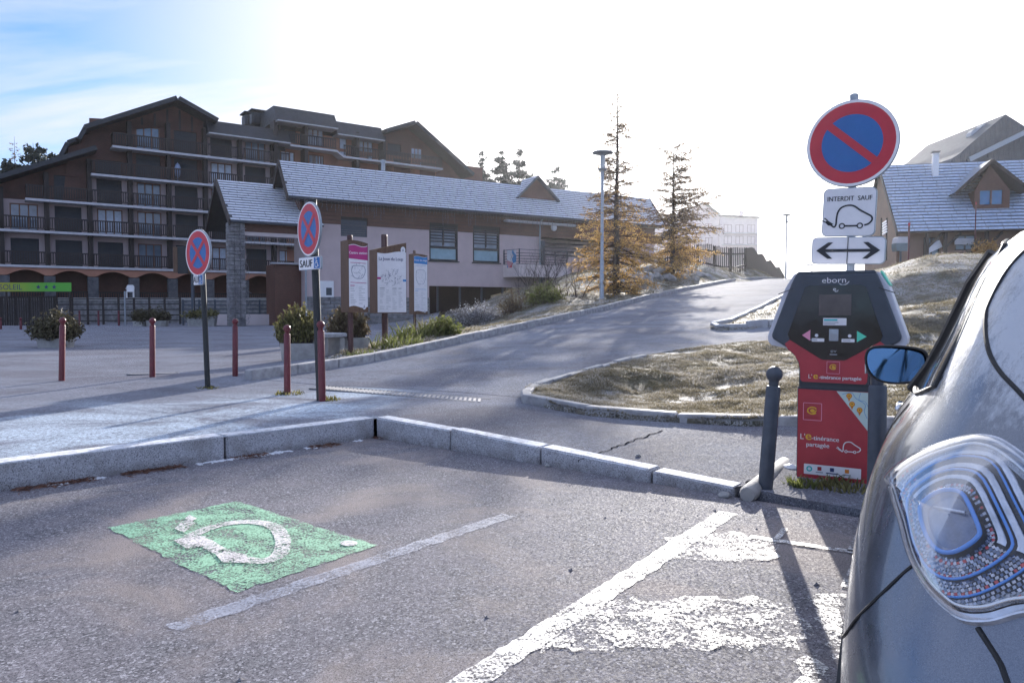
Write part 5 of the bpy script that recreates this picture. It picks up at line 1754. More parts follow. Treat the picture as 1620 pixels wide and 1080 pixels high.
for (px, py0, py1, Y, lb) in ((1284, 446, 419, 95, 'tiny distant lamp post beyond the crest of the road'),):
    p = at(px, py0 + 8, Y); h = at(px, py1, Y).z - p.z
    rt = thing('lamp_post', lb, 'street lamp', p)
    MB().tube([(0, 0, -2), (0, 0, h)], .07, 6).build('pole', M['galv'], rt)
    MB().box((-.25, 0, h), (.9, .25, .12)).build('lamp_head', M['galv'], rt)

# ---- three map boards
M['board_wood'] = wood('board_wood', (.085, .042, .022), (.19, .10, .055), horiz=False)
def map_board(base_px, base_py, top_py, face_px, y_top, y_bot, az, label, head, title, title_col, main=False):
    b = gt(base_px, base_py, 9, 40)
    Y = b.y
    root = thing('map_board', label, 'map board', (b.x, b.y, b.z), AZ(az), 'map boards on the verge')
    zt, zb = at(base_px, y_top, Y).z - b.z, at(base_px, y_bot, Y).z - b.z
    hp = at(base_px, top_py, Y).z - b.z
    view = math.atan2(b.x, b.y)
    ang = abs(rad(az) - (PI + view))
    fpx = face_px[1] - face_px[0]
    w = fpx * Y / FPX / max(.4, math.cos(ang)) * math.cos(view)
    # where the face centre sits sideways from the post
    cxw = ((face_px[0] + face_px[1]) / 2 - base_px) * Y / FPX / max(.4, math.cos(ang)) 
    dp = .40
    r = .055 if not main else .07
    MB().tube([(0, .20, -.2), (0, .20, hp)], r, 12).lathe([(r, 0), (r * .9, .03), (.01, .035)], (0, .20, hp), 12).build('post', M['red_metal'] if False else M['post_brown'], root, smooth=True)
    x0, x1 = cxw - w / 2, cxw + w / 2
    slope = .17 if main else -.055
    top = [(x0, zt - slope * .3)] + [(x0 + w * t, zt - slope * .3 + slope * t + (.006 if main else .018) * math.sin(PI * t)) for t in (.25, .5, .75)] + [(x1, zt + slope * .7)]
    MB().prism([(x0, zb), (x1, zb)] + top[::-1], -.0, dp).build('board', M['board_wood'], root)
    f = MB(); y = -.006
    m = .012
    zb2, zt2 = zb + (.02 if main else .10), zt - (.13 if main else .085)
    waveb = [(x0 + m + (w - 2 * m) * t, zb2 + (.0 if main else .022 * math.sin(2 * PI * t) + .01)) for t in np.linspace(0, 1, 9)]
    wavet = [(x0 + m + (w - 2 * m) * t, zt2 + .02 * math.sin(2 * PI * t + (PI if main else 0)) + (.0 if not main else .03 * t)) for t in np.linspace(0, 1, 9)]
    P = waveb + wavet[::-1]
    f.add([(a, y, c) for a, c in P], [tuple(range(len(P)))], 0)
    if not main:
        hb = [(a, c - .012) for a, c in wavet]; 
        zb3 = zt2 - .26
        P = [(x0 + m, zb3), (x1 - m, zb3 - .03)] + hb[::-1]
        f.add([(a, y - .002, c) for a, c in P], [tuple(range(len(P)))], 1)
        put_text(f, title, cxw, zt2 - .17, .078 * w / .46, y - .004, 0, sx=.92, bold=.0008)
    else:
        put_text(f, title, cxw - .02, zt2 - .16, .10, y - .004, 2, sx=.9, bold=.0012)
    rr = random.Random(len(title))
    zl = zb + (zt - zb) * .42
    zc = (zt2 - .28 + zl) / 2
    hh = (zt2 - .3 - zl) * .46
    col = 1 if not main else 3
    if not main:
        for z in (zt2 - .34, zl):
            stroke(f, [(x0 + w * .1, z), (x1 - w * .1, z - .01)], .010, y - .004, 1)
    for k in range(70 if main else 26):       # map lines
        t = rr.uniform(0, 2 * PI); q = rr.uniform(.1, 1) ** .7
        a, c = cxw + math.cos(t) * q * w * .36, zc - .05 + math.sin(t) * q * hh
        L = rr.uniform(.02, .07)
        t2 = rr.uniform(0, PI)
        stroke(f, [(a, c), (a + L * math.cos(t2), c + L * math.sin(t2))], .006 if main else .005, y - .004 - k * .00004, rr.choice((2, 2, 3, 4)))
    if not main:
        P = spline([(cxw + w * .34 * math.cos(t) * (1 + .25 * math.sin(3 * t)), zc - .02 + hh * .8 * math.sin(t) * (1 + .2 * math.cos(2 * t))) for t in np.linspace(0, 2 * PI, 9)[:-1]], 3, True)
        stroke(f, P, .008, y - .0075, 2, True)
    nc = 2 if not main else 4
    for c in range(nc):                       # the legend: short printed lines
        for k in range(11):
            if rr.random() < .15: continue
            xa = x0 + w * .09 + c * w * .84 / nc
            z = zl - .06 - k * (zl - zb2 - .1) / 11
            stroke(f, [(xa, z), (xa + w * .7 / nc * rr.uniform(.35, .95), z)], .008 if k else .016, y - .004, (4 if k else (2 if c % 2 else 1)) if not main else (4 if k else 3))
    if main:
        flat(f, rrect(w * .12, .045, .004), y - .004, 1, x0 + w * .07, zc - .06)
        flat(f, rrect(w * .12, .045, .004), y - .004, 5, x1 - w * .07, zc - .1)
    ez = zt - .11 + (slope * .35 if main else 0)
    ex_ = x1 - w * .12
    if not main: ez = zb2 + .01; ex_ = x1 - w * .22
    disc(f, ex_, ez, .065 * (1.2 if main else .8), y - .006, 20, 0, .75 if main else .75)
    stroke(f, [(ex_ - .012, ez - .03), (ex_, ez + .035), (ex_ + .014, ez - .02)], .012, y - .008, 2)
    f.build('poster', [PR['white'], PR[title_col], PR['navy'], PR['grey'], PR['grey'], PR['azure']], root)
    return root
M['post_brown'] = simple('brown_post_paint', (.075, .030, .028), .5, .2, 10, .05)
map_board(561, 563, 373, (552, 583.5), 381, 494, 146, 'tall narrow map board headed in magenta, leftmost of the three', True, 'Centre station', 'magenta')
map_board(615, 548, 372, (597, 644), 391, 495.5, 146, 'widest map board with a large white resort map, between the two narrow ones', True, 'La Joue du Loup', 'magenta', True)
map_board(660, 532, 397, (655, 677), 402, 497, 146, 'narrow map board headed in blue, rightmost of the three', True, 'Front de neige', 'azure')

# ---- drain channels
def drain(a, b, width, n, label):
    a, b = Vector(a), Vector(b)
    d = b - a; L = d.length
    za = T(a.x, a.y)
    root = thing('drain_grate', label, 'drain', (a.x, a.y, za), math.atan2(d.y, d.x), 'drain grates in the asphalt')
    fr = MB()
    fr.box((L / 2, 0, -.01), (L, width + .05, .022))
    fr.build('channel', M['black'], root)
    for k in range(2):
        MB().box((L / 2, (k - .5) * (width + .03), .006), (L, .03, .016)).build('frame', M['metal_dark'], root)
    o = None
    for i in range(n):
        x = L * (i + .5) / n
        if o is None:
            o = MB().box((0, 0, 0), (L / n * .46, width * .98, .014), Matrix.Rotation(.6, 3, 'Z')).build('slat', M['galv_frost'], root)
            o.location = (x, 0, .010)
        else:
            c = o.copy(); COL.objects.link(c); c.location = (x, 0, .010)
M['galv_frost'] = simple('frosted_steel', (.24, .24, .26), .8, .25, 25, .1)
drain(gz(505, 612, .203), gz(762, 633, .203), .32, 40, 'long slotted drain channel across the foot of the road')
drain(gz(203, 597, .205), gz(281, 595, .205), .22, 15, 'short slotted drain grate behind a red bollard on the plaza')

# ---- planters, bench
def planter(px0, px1, py_top, py_base, label, rz=0, name='planter', h=None, group='concrete planters on the plaza'):
    zb = .23
    for _ in range(4):
        p = gz((px0 + px1) / 2, py_base, zb); zb = T(p.x, p.y)
    w = (px1 - px0) * p.y / FPX
    hh = (py_base - py_top) * p.y / FPX
    root = thing(name, label, 'planter', (p.x, p.y + .25, zb), rz, group)
    W2, D2 = w / 2, min(.42, w * .4)
    oct_ = lambda k: [(-W2 * k, -D2 * k * .45), (-W2 * k * .72, -D2 * k), (W2 * k * .72, -D2 * k), (W2 * k, -D2 * k * .45), (W2 * k, D2 * k * .45), (W2 * k * .72, D2 * k), (-W2 * k * .72, D2 * k), (-W2 * k, D2 * k * .45)]
    mb = MB()
    A, B, C2, D = oct_(.9), oct_(1.0), oct_(.86), oct_(.84)
    vs = [(a, b, -.05) for a, b in A] + [(a, b, hh) for a, b in B] + [(a, b, hh) for a, b in C2] + [(a, b, hh - .06) for a, b in D]
    fs = [tuple(reversed(range(8)))]
    for k in range(3):
        fs += [(8 * k + i, 8 * k + (i + 1) % 8, 8 * k + 8 + (i + 1) % 8, 8 * k + 8 + i) for i in range(8)]
    mb.add(vs, fs).build('trough', M['concrete'], root)
    MB().add([(a, b, hh - .055) for a, b in D], [tuple(range(8))]).build('soil', M['dirt'], root)
    return root, p, w, hh, zb
PLANT = []
PLANT.append(planter(439, 508, 543, 569, 'grey concrete planter with a green shrub at the left end of the bench', rad(12)))
PLANT.append(planter(528, 580, 534, 557, 'grey concrete planter with a reddish green shrub at the right end of the bench', rad(12)))
PLANT.append(planter(54, 106, 535, 550, 'low concrete planter with a wide brown bush, alone at the left of the plaza'))
PLANT.append(planter(208, 228, 508, 516, 'far concrete planter left of the thin pole by the hotel fence'))
PLANT.append(planter(229, 262, 507, 516, 'far concrete planter with bushes right of the thin pole'))
PLANT.append(planter(294, 340, 500, 516, 'far pale planter by the dark totem near the stone pillar'))
a, b = PLANT[0][0].location, PLANT[1][0].location
d = (b - a); d.z = 0
bn = thing('bench', 'pale concrete slab bench between the two shrub planters', 'bench', (a + b) / 2 - Vector((0, .05, 0)), math.atan2(d.y, d.x))
L = d.length - .75
MB().box((0, 0, .42), (L, .42, .09), bev=.015).build('seat', M['kerb'], bn)
for s in (-1, 1):
    MB().box((s * (L / 2 - .12), 0, .18), (.14, .36, .38), bev=.01).build('leg', M['concrete'], bn)

# ---- hotel banner, fences, totem
bp0, bp1 = at(-95, 461, 49), at(113, 461, 49)
bh = at(113, 447, 49).z - bp1.z
bt = thing('banner', 'yellow to green banner lettered SOLEIL with three blue stars in front of the hotel', 'banner', (bp0.x, 49, bp0.z), 0)
w = bp1.x - bp0.x
tb = NT(bpy.data.materials.new('banner_print'))
tcn = tb.node('ShaderNodeTexCoord')
sx_ = tb.node('ShaderNodeSeparateXYZ'); tb.L.new(tcn.outputs['Object'], sx_.inputs[0])
M['banner'] = tb.done(tb.bsdf(tb.mix(tb.rng(sx_.outputs[0], w * .35, w * .85, smooth=True), (.44, .38, .03), (.10, .40, .04)), .6))
MB().box((w / 2, 0, bh / 2), (w, .03, bh)).build('cloth', M['banner'], bt)
f = MB()
xs0 = at(-1, 455, 49).x - bp0.x
put_text(f, 'SOLEIL', xs0, bh * .2, bh * .88, -.02, 0, 'LEFT', sx=.98)
for px in (61, 73.5, 86):
    x = at(px, 455, 49).x - bp0.x
    P = [((.27 if i % 2 == 0 else .11) * bh * 1.1 * math.sin(PI * i / 5), (.27 if i % 2 == 0 else .11) * bh * 1.1 * math.cos(PI * i / 5)) for i in range(10)]
    f.add([(x, -.02, bh / 2)] + [(x + a, -.02, bh / 2 + c) for a, c in P], [(0, 1 + i, 1 + (i + 1) % 10) for i in range(10)], 0)
f.build('lettering', [PR['navy']], bt)
for x in (.3, w * .5, w - .15):
    MB().box((x, .06, -.7), (.09, .09, 2.6)).build('post', M['timber_dk'], bt)
def rail_fence(px0, px1, py_top, py_bot, Y0, Y1, label, n_post, rails, slats=0, name='fence', mat='timber_dk'):
    a, b = at(px0, py_bot, Y0), at(px1, py_bot, Y1)
    za = min(T(a.x, a.y), a.z)
    h = at(px0, py_top, Y0).z - za
    root = thing(name, label, 'fence', (a.x, a.y, za), math.atan2(b.y - a.y, b.x - a.x))
    L = math.hypot(b.x - a.x, b.y - a.y)
    dz = min(T(b.x, b.y), b.z) - za
    for i in range(n_post):
        x = L * i / (n_post - 1)
        MB().box((x, 0, h / 2 + dz * x / L - .1), (.11, .11, h + .2)).build('post', M[mat], root)
    for r in range(rails):
        z = h * (.95 - .8 * r / max(1, rails - 1))
        mb = MB(); bar(mb, (0, -.02, z), (L, -.02, z + dz), .04, .07 if slats == 0 else .06); mb.build('rail', M[mat], root)
    o = None
    for i in range(slats):
        x = L * (i + .5) / slats
        if o is None:
            o = MB().box((0, 0, h / 2), (L / slats * .8, .03, h)).build('slat', M[mat], root)
        else:
            c = o.copy(); COL.objects.link(c); o2 = c
            o2.location = (x, -.06, dz * x / L + random.uniform(-.02, .02)); continue
        o.location = (x, -.06, 0)
    return root
rail_fence(-60, 88, 469, 500, 50, 51, 'dark upright board fence below the SOLEIL banner', 8, 2, 40)
rail_fence(90, 285, 471, 500, 51, 51.5, 'dark rail fence in front of the hotel arches', 9, 5)
rail_fence(290, 366, 474, 506, 48, 48.5, 'grey mesh fence left of the wrapped stone pillar', 4, 6, mat='metal_dark')
rail_fence(388, 434, 474, 506, 49, 49.5, 'grey mesh fence right of the wrapped stone pillar', 3, 6, mat='metal_dark')
for (p0, p1, lb) in ((300, 366, 'low pale wall below the mesh fence left of the pillar'), (388, 434, 'low pale wall below the mesh fence right of the pillar')):
    a, b = at(p0, 512, 47.8), at(p1, 512, 47.8)
    za = T(a.x, a.y)
    o = MB().box(((b.x - a.x) / 2, 0, (at(p0, 497, 47.8).z - za) / 2), (b.x - a.x, .25, at(p0, 497, 47.8).z - za), bev=.02).build('low_wall', M['plaster_lt'], loc=(a.x, 47.8, za))
    tag(o, lb, 'wall')
bg_ = at(60, 500, 53); 
# dark totem board seen from behind
p = at(305, 514, 45); p.z = T(p.x, p.y)
tt = thing('notice_totem', 'black backed notice totem with wooden sides behind the farther no stopping sign', 'notice board', p)
z0, z1 = at(290, 433, 45).z - p.z, at(290, 390, 45).z - p.z
xa, xb, xc, xd = (at(q, 410, 45).x - p.x for q in (275.5, 282.5, 299, 304.5))
MB().box(((xb + xc) / 2, 0, (z0 + z1) / 2), (xc - xb - .01, .35, z1 - z0), bev=.02).build('back_panel', M['black'], tt)
MB().box(((xa + xb) / 2, .0, (z0 + z1) / 2 + .02), (xb - xa - .01, .3, z1 - z0 - .1)).build('side_panel', M['board_wood'], tt)
MB().box(((xc + xd) / 2, .0, (z0 + z1) / 2 + .02), (xd - xc - .01, .3, z1 - z0 - .1)).build('side_panel', M['board_wood'], tt)
MB().box((0, .1, z0 / 2 + .5), (.16, .16, z0 + 1.2)).build('post', M['metal_dark'], tt)
# white plastic chair on the hotel terrace
p = at(206, 471, 53.5)
cz = p.z
ch = thing('plastic_chair', 'white plastic chair on the hotel terrace near the thin grey pole', 'chair', (p.x, 53.5, cz), rad(20))
MB().box((0, 0, .44), (.5, .48, .05), bev=.015).build('seat', M['white'], ch)
MB().prism([(-.25, .46), (.25, .46), (.25, .8), (.17, .93), (-.17, .93), (-.25, .8)], .2, .25).build('backrest', M['white'], ch)
for sx in (-1, 1):
    for sy in (-1, 1):
        MB().box((sx * .22, sy * .2, .21), (.06, .06, .42)).build('leg', M['white'], ch)
    MB().box((sx * .25, 0, .66), (.05, .44, .04)).build('armrest', M['white'], ch)
o = MB().box((0, 0, 0), (34, 3.2, .2)).build('terrace', M['concrete'], loc=(at(100, 480, 53.8).x + 2, 54.6, cz - .105)); tag(o, kind='structure')
o = MB().box((0, 0, 0), (34, .3, cz - .2)).build('terrace_wall', M['stone'], loc=(at(100, 480, 53.8).x + 2, 53.2, (cz - .2) / 2)); tag(o, 'low dark stone terrace wall in front of the hotel arches', 'wall')

# ---- old round concrete edging by the charger
for (a, b, r, lb) in (((1182, 783), (1243, 734), .062, 'longer round concrete edging log beside the leaning grey bollard'), ((1233, 733), (1266, 738), .05, 'short round concrete edging log behind the leaning grey bollard')):
    p, q = gz(*a, .04), gz(*b, .04)
    p.z = q.z = r * .7
    o = MB().tube([p, p.lerp(q, .03), p.lerp(q, .97), q], [r * .8, r, r, r * .8], 12).build('concrete_edging', M['concrete'], smooth=True)
    tag(o, lb, 'edging')

# ---- tar seams and cracks
def crack(px_pts, z, w, seed, name='tar_seam'):
    r = random.Random(seed); mb = MB()
    P = [gz(a, b, z) for a, b in px_pts]
    Q = []
    for a, b in zip(P, P[1:]):
        n = max(2, int((b - a).length / .06))
        d = (b - a).normalized(); s = Vector((-d.y, d.x, 0))
        for i in range(n): Q.append(a.lerp(b, i / n) + s * r.uniform(-.018, .018))
    Q.append(P[-1])
    vs = []
    for i, q in enumerate(Q):
        d = (Q[min(i + 1, len(Q) - 1)] - Q[max(i - 1, 0)]).normalized(); s = Vector((-d.y, d.x, 0)) * w * r.uniform(.3, 1)
        for e in (q + s, q - s): vs.append((e.x, e.y, T(e.x, e.y) + .002 if z > .03 else .002))
    mb.add(vs, [(2 * i, 2 * i + 1, 2 * i + 3, 2 * i + 2) for i in range(len(Q) - 1)])
    return tag(mb.build(name, M['tar']), kind='structure')
M['tar'] = asphalt('old_tar', (.018, .018, .022), (.045, .045, .05), grain=150, gloss=0.0)
crack([(912, 728), (975, 706), (1048, 683)], .12, .011, 1)
crack([(1166, 770), (1200, 752), (1222, 740)], .08, .02, 2)
# ---- road paint
def painted(name, quads, mat, z=.004, rag=0.0):
    mb = MB()
    for q in quads:
        if rag:
            r = random.Random(len(q) + int(z * 1e4))
            q = [(x + r.uniform(-rag, rag), y + r.uniform(-rag, rag)) for x, y in densify([(p[0], p[1]) for p in q], .05, True)]
        mb.add([(p[0], p[1], z) for p in q], [tuple(range(len(q)))])
    o = mb.build(name, mat)
    return tag(o, kind='structure')
def line_quad(a, b, w):
    a, b = gz(*a), gz(*b)
    d = (b - a); d.z = 0; d.normalize(); n = Vector((-d.y, d.x, 0)) * w / 2
    return [a + n, b + n, b - n, a - n]
painted('bay_line_marking', [line_quad((700, 1106), (1152, 811), .12)], M['white_paint'], .004, .008)
painted('faded_line_marking', [line_quad((272, 994), (806, 815), .11)], M['white_thin'], .004, .012)
painted('hatch_marking', [[gz(*p) for p in ((1052, 850), (1160, 843), (1235, 862), (1225, 890), (1040, 885))],
                          [gz(*p) for p in ((945, 950), (1180, 945), (1270, 965), (1290, 1010), (1260, 1025), (850, 1030), (880, 985))],
                          [gz(*p) for p in ((1276, 950), (1342, 940), (1330, 1045), (1300, 1010))],
                          [gz(*p) for p in ((1270, 1042), (1310, 1040), (1300, 1100), (1255, 1100))]], M['white_worn'], .006, .035)
painted('corner_marking', [line_quad((1186, 850), (1375, 878), .06), line_quad((1228, 855), (1242, 837), .035), line_quad((1345, 874), (1364, 838), .035), line_quad((1336, 930), (1378, 840), .035)], M['white_paint'], .008)
gq = [gz(*p) for p in ((170, 835), (375, 793), (597, 863), (375, 938))]
painted('green_marking', [gq], M['green_paint'], .004, .010)
# the electric-car symbol on the green square, in the square's own axes
mb = MB()
def sq(px, py):
    p = gz(px, py); return (p.x, p.y)
path_px = [(283, 868), (310, 878), (335, 890), (350, 888), (300, 858), (290, 855)]
body = spline([sq(*p) for p in ((300, 850), (330, 837), (362, 829), (400, 827), (432, 833), (446, 850), (447, 868), (438, 882), (415, 889), (385, 886), (360, 878), (338, 868), (322, 858), (300, 853), (284, 858))], 5)
stroke(mb, body, .085, .008, 0, plane='xy')
_sz = .0084
for P in (((276, 838), (287, 827), (299, 823), (309, 829), (298, 838), (291, 844)), ((292, 822), (300, 816), (312, 822), (304, 826)), ((275, 857), (300, 848), (326, 850), (320, 866), (295, 870)), ((340, 878), (365, 874), (392, 880), (388, 893), (352, 892))):
    q = [sq(*p) for p in P]
    _sz += .0006
    mb.add([(a, b, _sz) for a, b in q], [tuple(range(len(q)))])
o = mb.build('symbol_marking', M['symbol_paint']); tag(o, kind='structure')
o = painted('stud_marking', [[gz(552 + 14 * math.cos(t), 861 + 4.5 * math.sin(t)) for t in np.linspace(0, 2 * PI, 13)[:-1]]], M['symbol_paint'], .009)
# ================================================================== PLANTS AND ROCKS
M['bark'] = simple('bark', (.085, .068, .058), .9, .4, 8, .6, 40)
M['twig'] = simple('bare_twig', (.075, .055, .052), .85, .3, 10, .1)
M['larch'] = foliage('golden_larch_needles', (.26, .145, .05), (.74, .50, .19), .68)
M['larch_thin'] = foliage('brown_larch_needles', (.11, .075, .05), (.34, .235, .14), .5)
M['spruce'] = foliage('dark_spruce_needles', (.012, .022, .018), (.045, .065, .05), .1)
M['shrub'] = foliage('green_shrub_leaves', (.06, .06, .024), (.30, .27, .10), .35)
M['heather'] = foliage('reddish_shrub_leaves', (.085, .055, .035), (.20, .17, .09), .25)
M['brownbush'] = foliage('brown_bush_leaves', (.05, .038, .022), (.13, .12, .06), .2)
M['frostbush'] = foliage('frosted_bush_leaves', (.10, .095, .10), (.34, .34, .36), .25, (.62, .64, .68))
M['bush_green'] = foliage('yellow_green_leaves', (.055, .07, .02), (.25, .27, .08), .35)

class Tris:
    def __init__(self): self.V, self.T = [], []
    def leafs(self, centers, size, rs, tone, spread=.0, flat=1.0, up=0.0, thin=.45):
        """one slim leaf-shaped face (two triangles worth, as a quad) at each centre"""
        c = np.asarray(centers, float); n = len(c)
        if n == 0: return
        c = c + rs.normal(0, 1, (n, 3)) * spread
        a = rs.normal(0, 1, (n, 3)); a[:, 2] = a[:, 2] * flat + up; a /= np.linalg.norm(a, axis=1)[:, None] + 1e-9
        b = rs.normal(0, 1, (n, 3)); b -= a * (a * b).sum(1)[:, None]; b /= np.linalg.norm(b, axis=1)[:, None] + 1e-9
        s = np.broadcast_to(np.asarray(size, float), (n,)) * rs.uniform(.6, 1.5, n)
        L, W = a * s[:, None], b * (s * thin)[:, None]
        q = np.stack([c - L, c - W, c + L, c + W], 1)
        self.V.append(q.reshape(-1, 3)); self.T.append(np.repeat(np.clip(tone if np.ndim(tone) else np.full(n, tone), 0, 1), 4))
    def build(self, name, mat, parent=None):
        V = np.concatenate(self.V); t = np.concatenate(self.T)
        return np_mesh(name, V, np.arange(len(V)).reshape(-1, 4), mat, parent, attr=t)

def conifer(name, label, cat, base, h, seed, prof, needle, n_whorl, per, twig_n, leaf, tone_fn, droop=.25, group=None, trunk_r=.11, second=None, keep=None, twig_r=.010, bark='bark', loose=.3):
    rs = np.random.RandomState(seed); r = random.Random(seed)
    root = thing(name, label, cat, base, 0, group)
    tr = MB()
    pts = [(r.uniform(-.03, .03) * h * .08, r.uniform(-.03, .03) * h * .08, h * t) for t in np.linspace(0, 1, 9)]
    pts[0] = (0, 0, -.5)
    tr.tube(pts, [trunk_r * (1.15 - t) for t in np.linspace(.0, 1.08, 9)], 8)
    tr.build('trunk', M[bark], root, smooth=True)
    br, lf, lf2 = MB(), Tris(), Tris()
    for w in range(n_whorl):
        t = (w + r.uniform(-.5, .5)) / n_whorl
        t = min(.99, max(.01, t))
        z = h * t
        for k in range(per):
            a = r.uniform(0, 2 * PI)
            L = prof(t) * r.uniform(.35, 1.15) * ((1 + .5 * noise.noise(Vector((math.cos(a) * 1.3, math.sin(a) * 1.3, t * 7 + seed)))) if loose > .5 else 1)
            if keep and not keep(a, t, r): continue
            if L < .05: continue
            z = h * min(.99, max(.01, t + (r.uniform(-1, 1) * loose / n_whorl)))
            n = 6
            P = []
            rise = r.uniform(.05 - .35 * (loose > .5), .35 + .3 * (loose > .5)) * (1 if t > .5 else .6)
            for i in range(n):
                u = i / (n - 1)
                zz = z + L * (rise * u - droop * u * u * (1.2 - t) + .18 * max(0, u - .7))
                P.append((math.cos(a) * L * u + r.uniform(-.03, .03) * L, math.sin(a) * L * u + r.uniform(-.03, .03) * L, zz))
            br.tube(P, [max(.004, (.028 * (1 - t * .6)) * (1 - .85 * i / (n - 1)) * min(1.3, L)) for i in range(n)], 4, caps=False)
            # side twigs
            for j in range(int(twig_n * L) + 1):
                u = r.uniform(.2, 1.0)
                i = min(n - 2, int(u * (n - 1))); f = u * (n - 1) - i
                p = Vector(P[i]).lerp(Vector(P[i + 1]), f)
                a2 = a + r.choice((-1, 1)) * r.uniform(.5, 1.2)
                l2 = L * r.uniform(.15, .42) * (1.15 - u * .7)
                q = p + Vector((math.cos(a2) * l2, math.sin(a2) * l2, l2 * r.uniform(-.75, .35) * (1 if droop > .1 else .3)))
                br.tube([p, q], [twig_r * .8, twig_r * .35], 3, caps=False)
                m = max(2, int(leaf[0] * l2))
                us = rs.uniform(0, 1, m)
                c = np.array(p)[None] * (1 - us[:, None]) + np.array(q)[None] * us[:, None]
                tone = tone_fn(t, u, rs, m)
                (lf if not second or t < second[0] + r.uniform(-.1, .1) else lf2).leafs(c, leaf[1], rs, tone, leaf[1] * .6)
    o = br.build('branches', M['twig'], root); o['kind'] = 'stuff'
    if lf.V: lf.build('crown', M[needle], root)
    if lf2.V: lf2.build('upper_crown', M[second[1]], root)
    return root
# two larches on the bank
p = at(975, 449, 30); p.z = T(p.x, p.y)
h = at(972, 140, 30).z - p.z
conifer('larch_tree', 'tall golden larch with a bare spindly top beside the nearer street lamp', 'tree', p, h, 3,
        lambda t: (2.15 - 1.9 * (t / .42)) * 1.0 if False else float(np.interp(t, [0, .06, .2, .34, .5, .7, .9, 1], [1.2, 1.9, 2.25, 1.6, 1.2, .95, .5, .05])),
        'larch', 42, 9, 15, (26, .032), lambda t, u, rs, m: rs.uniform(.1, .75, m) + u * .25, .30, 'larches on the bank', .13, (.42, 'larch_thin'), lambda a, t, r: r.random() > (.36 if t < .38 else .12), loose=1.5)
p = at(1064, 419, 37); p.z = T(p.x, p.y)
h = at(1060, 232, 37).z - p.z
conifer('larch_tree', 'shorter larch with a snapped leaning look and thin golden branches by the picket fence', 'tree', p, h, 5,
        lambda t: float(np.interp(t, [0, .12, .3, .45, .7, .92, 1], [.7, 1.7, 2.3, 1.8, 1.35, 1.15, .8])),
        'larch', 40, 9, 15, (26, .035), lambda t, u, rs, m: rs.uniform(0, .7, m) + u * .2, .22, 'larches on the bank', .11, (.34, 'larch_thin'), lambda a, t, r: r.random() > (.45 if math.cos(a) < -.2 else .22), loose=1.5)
# conifers far behind
spr = lambda w: (lambda t: 1.9 * w * max(.03, (1 - t)) ** .8 * (.55 + .45 * min(1, t * 6)))
far_c = [('spruce_tree', 'narrow dark spruce behind the plaster building, left of the two broad ones', 763, 300, 237, 105, 2.6, 21),
         ('spruce_tree', 'broad spruce in the middle of the group behind the plaster building roof', 792, 300, 236, 105, 3.6, 22),
         ('spruce_tree', 'tallest spruce of the group just left of the roof dormer', 822, 300, 231, 108, 3.4, 23),
         ('spruce_tree', 'hazy spruce standing alone right of the roof dormer', 880, 310, 258, 118, 3.6, 24)]
for nm, lb, px, pb, pt_, Y, w, sd_ in far_c:
    b = at(px, pb, Y); zt = at(px, pt_, Y).z
    b.z = 3.0
    conifer(nm, lb, 'tree', b, zt - b.z, sd_, spr(w), 'spruce', 30, 7, 6, (26, .20), lambda t, u, rs, m: rs.uniform(0, .6, m) + u * .3, .12, 'conifers behind the roofs', .2, twig_r=.03)
for px, pt_, pb, Y, w, sd_, lb in ((55, 226, 300, 92, 4.2, 31, 'dark pine right of the bare larch behind the hotel roof'), (14, 255, 300, 90, 3.2, 32, 'low dark pine at the left edge behind the hotel roof')):
    b = at(px, pb, Y); zt = at(px, pt_, Y).z; b.z = 3
    conifer('pine_tree', lb, 'tree', b, zt - b.z, sd_, (lambda w: lambda t: w * float(np.interp(t, [0, .5, .7, .88, 1], [.6, 1, .9, .55, .15])))(w), 'spruce', 26, 6, 5, (16, .28), lambda t, u, rs, m: rs.uniform(0, .6, m) + u * .3, .1, 'conifers behind the roofs', .22, twig_r=.03)
for px, pt_, pb, Y, w, sd_, lb in ((25, 216, 300, 93, 2.6, 41, 'bare leafless larch behind the hotel roof at the left edge'), (741, 250, 300, 106, 2.0, 42, 'thin bare larch left of the spruces behind the plaster building'), (840, 262, 300, 108, 2.2, 43, 'low bare larch between the tallest spruce and the dormer')):
    b = at(px, pb, Y); zt = at(px, pt_, Y).z; b.z = 3
    conifer('bare_larch', lb, 'tree', b, zt - b.z, sd_, spr(w), 'larch_thin', 24, 5, 2.6, (.9, .12), lambda t, u, rs, m: rs.uniform(0, .4, m), .05, 'conifers behind the roofs', .16, twig_r=.035)

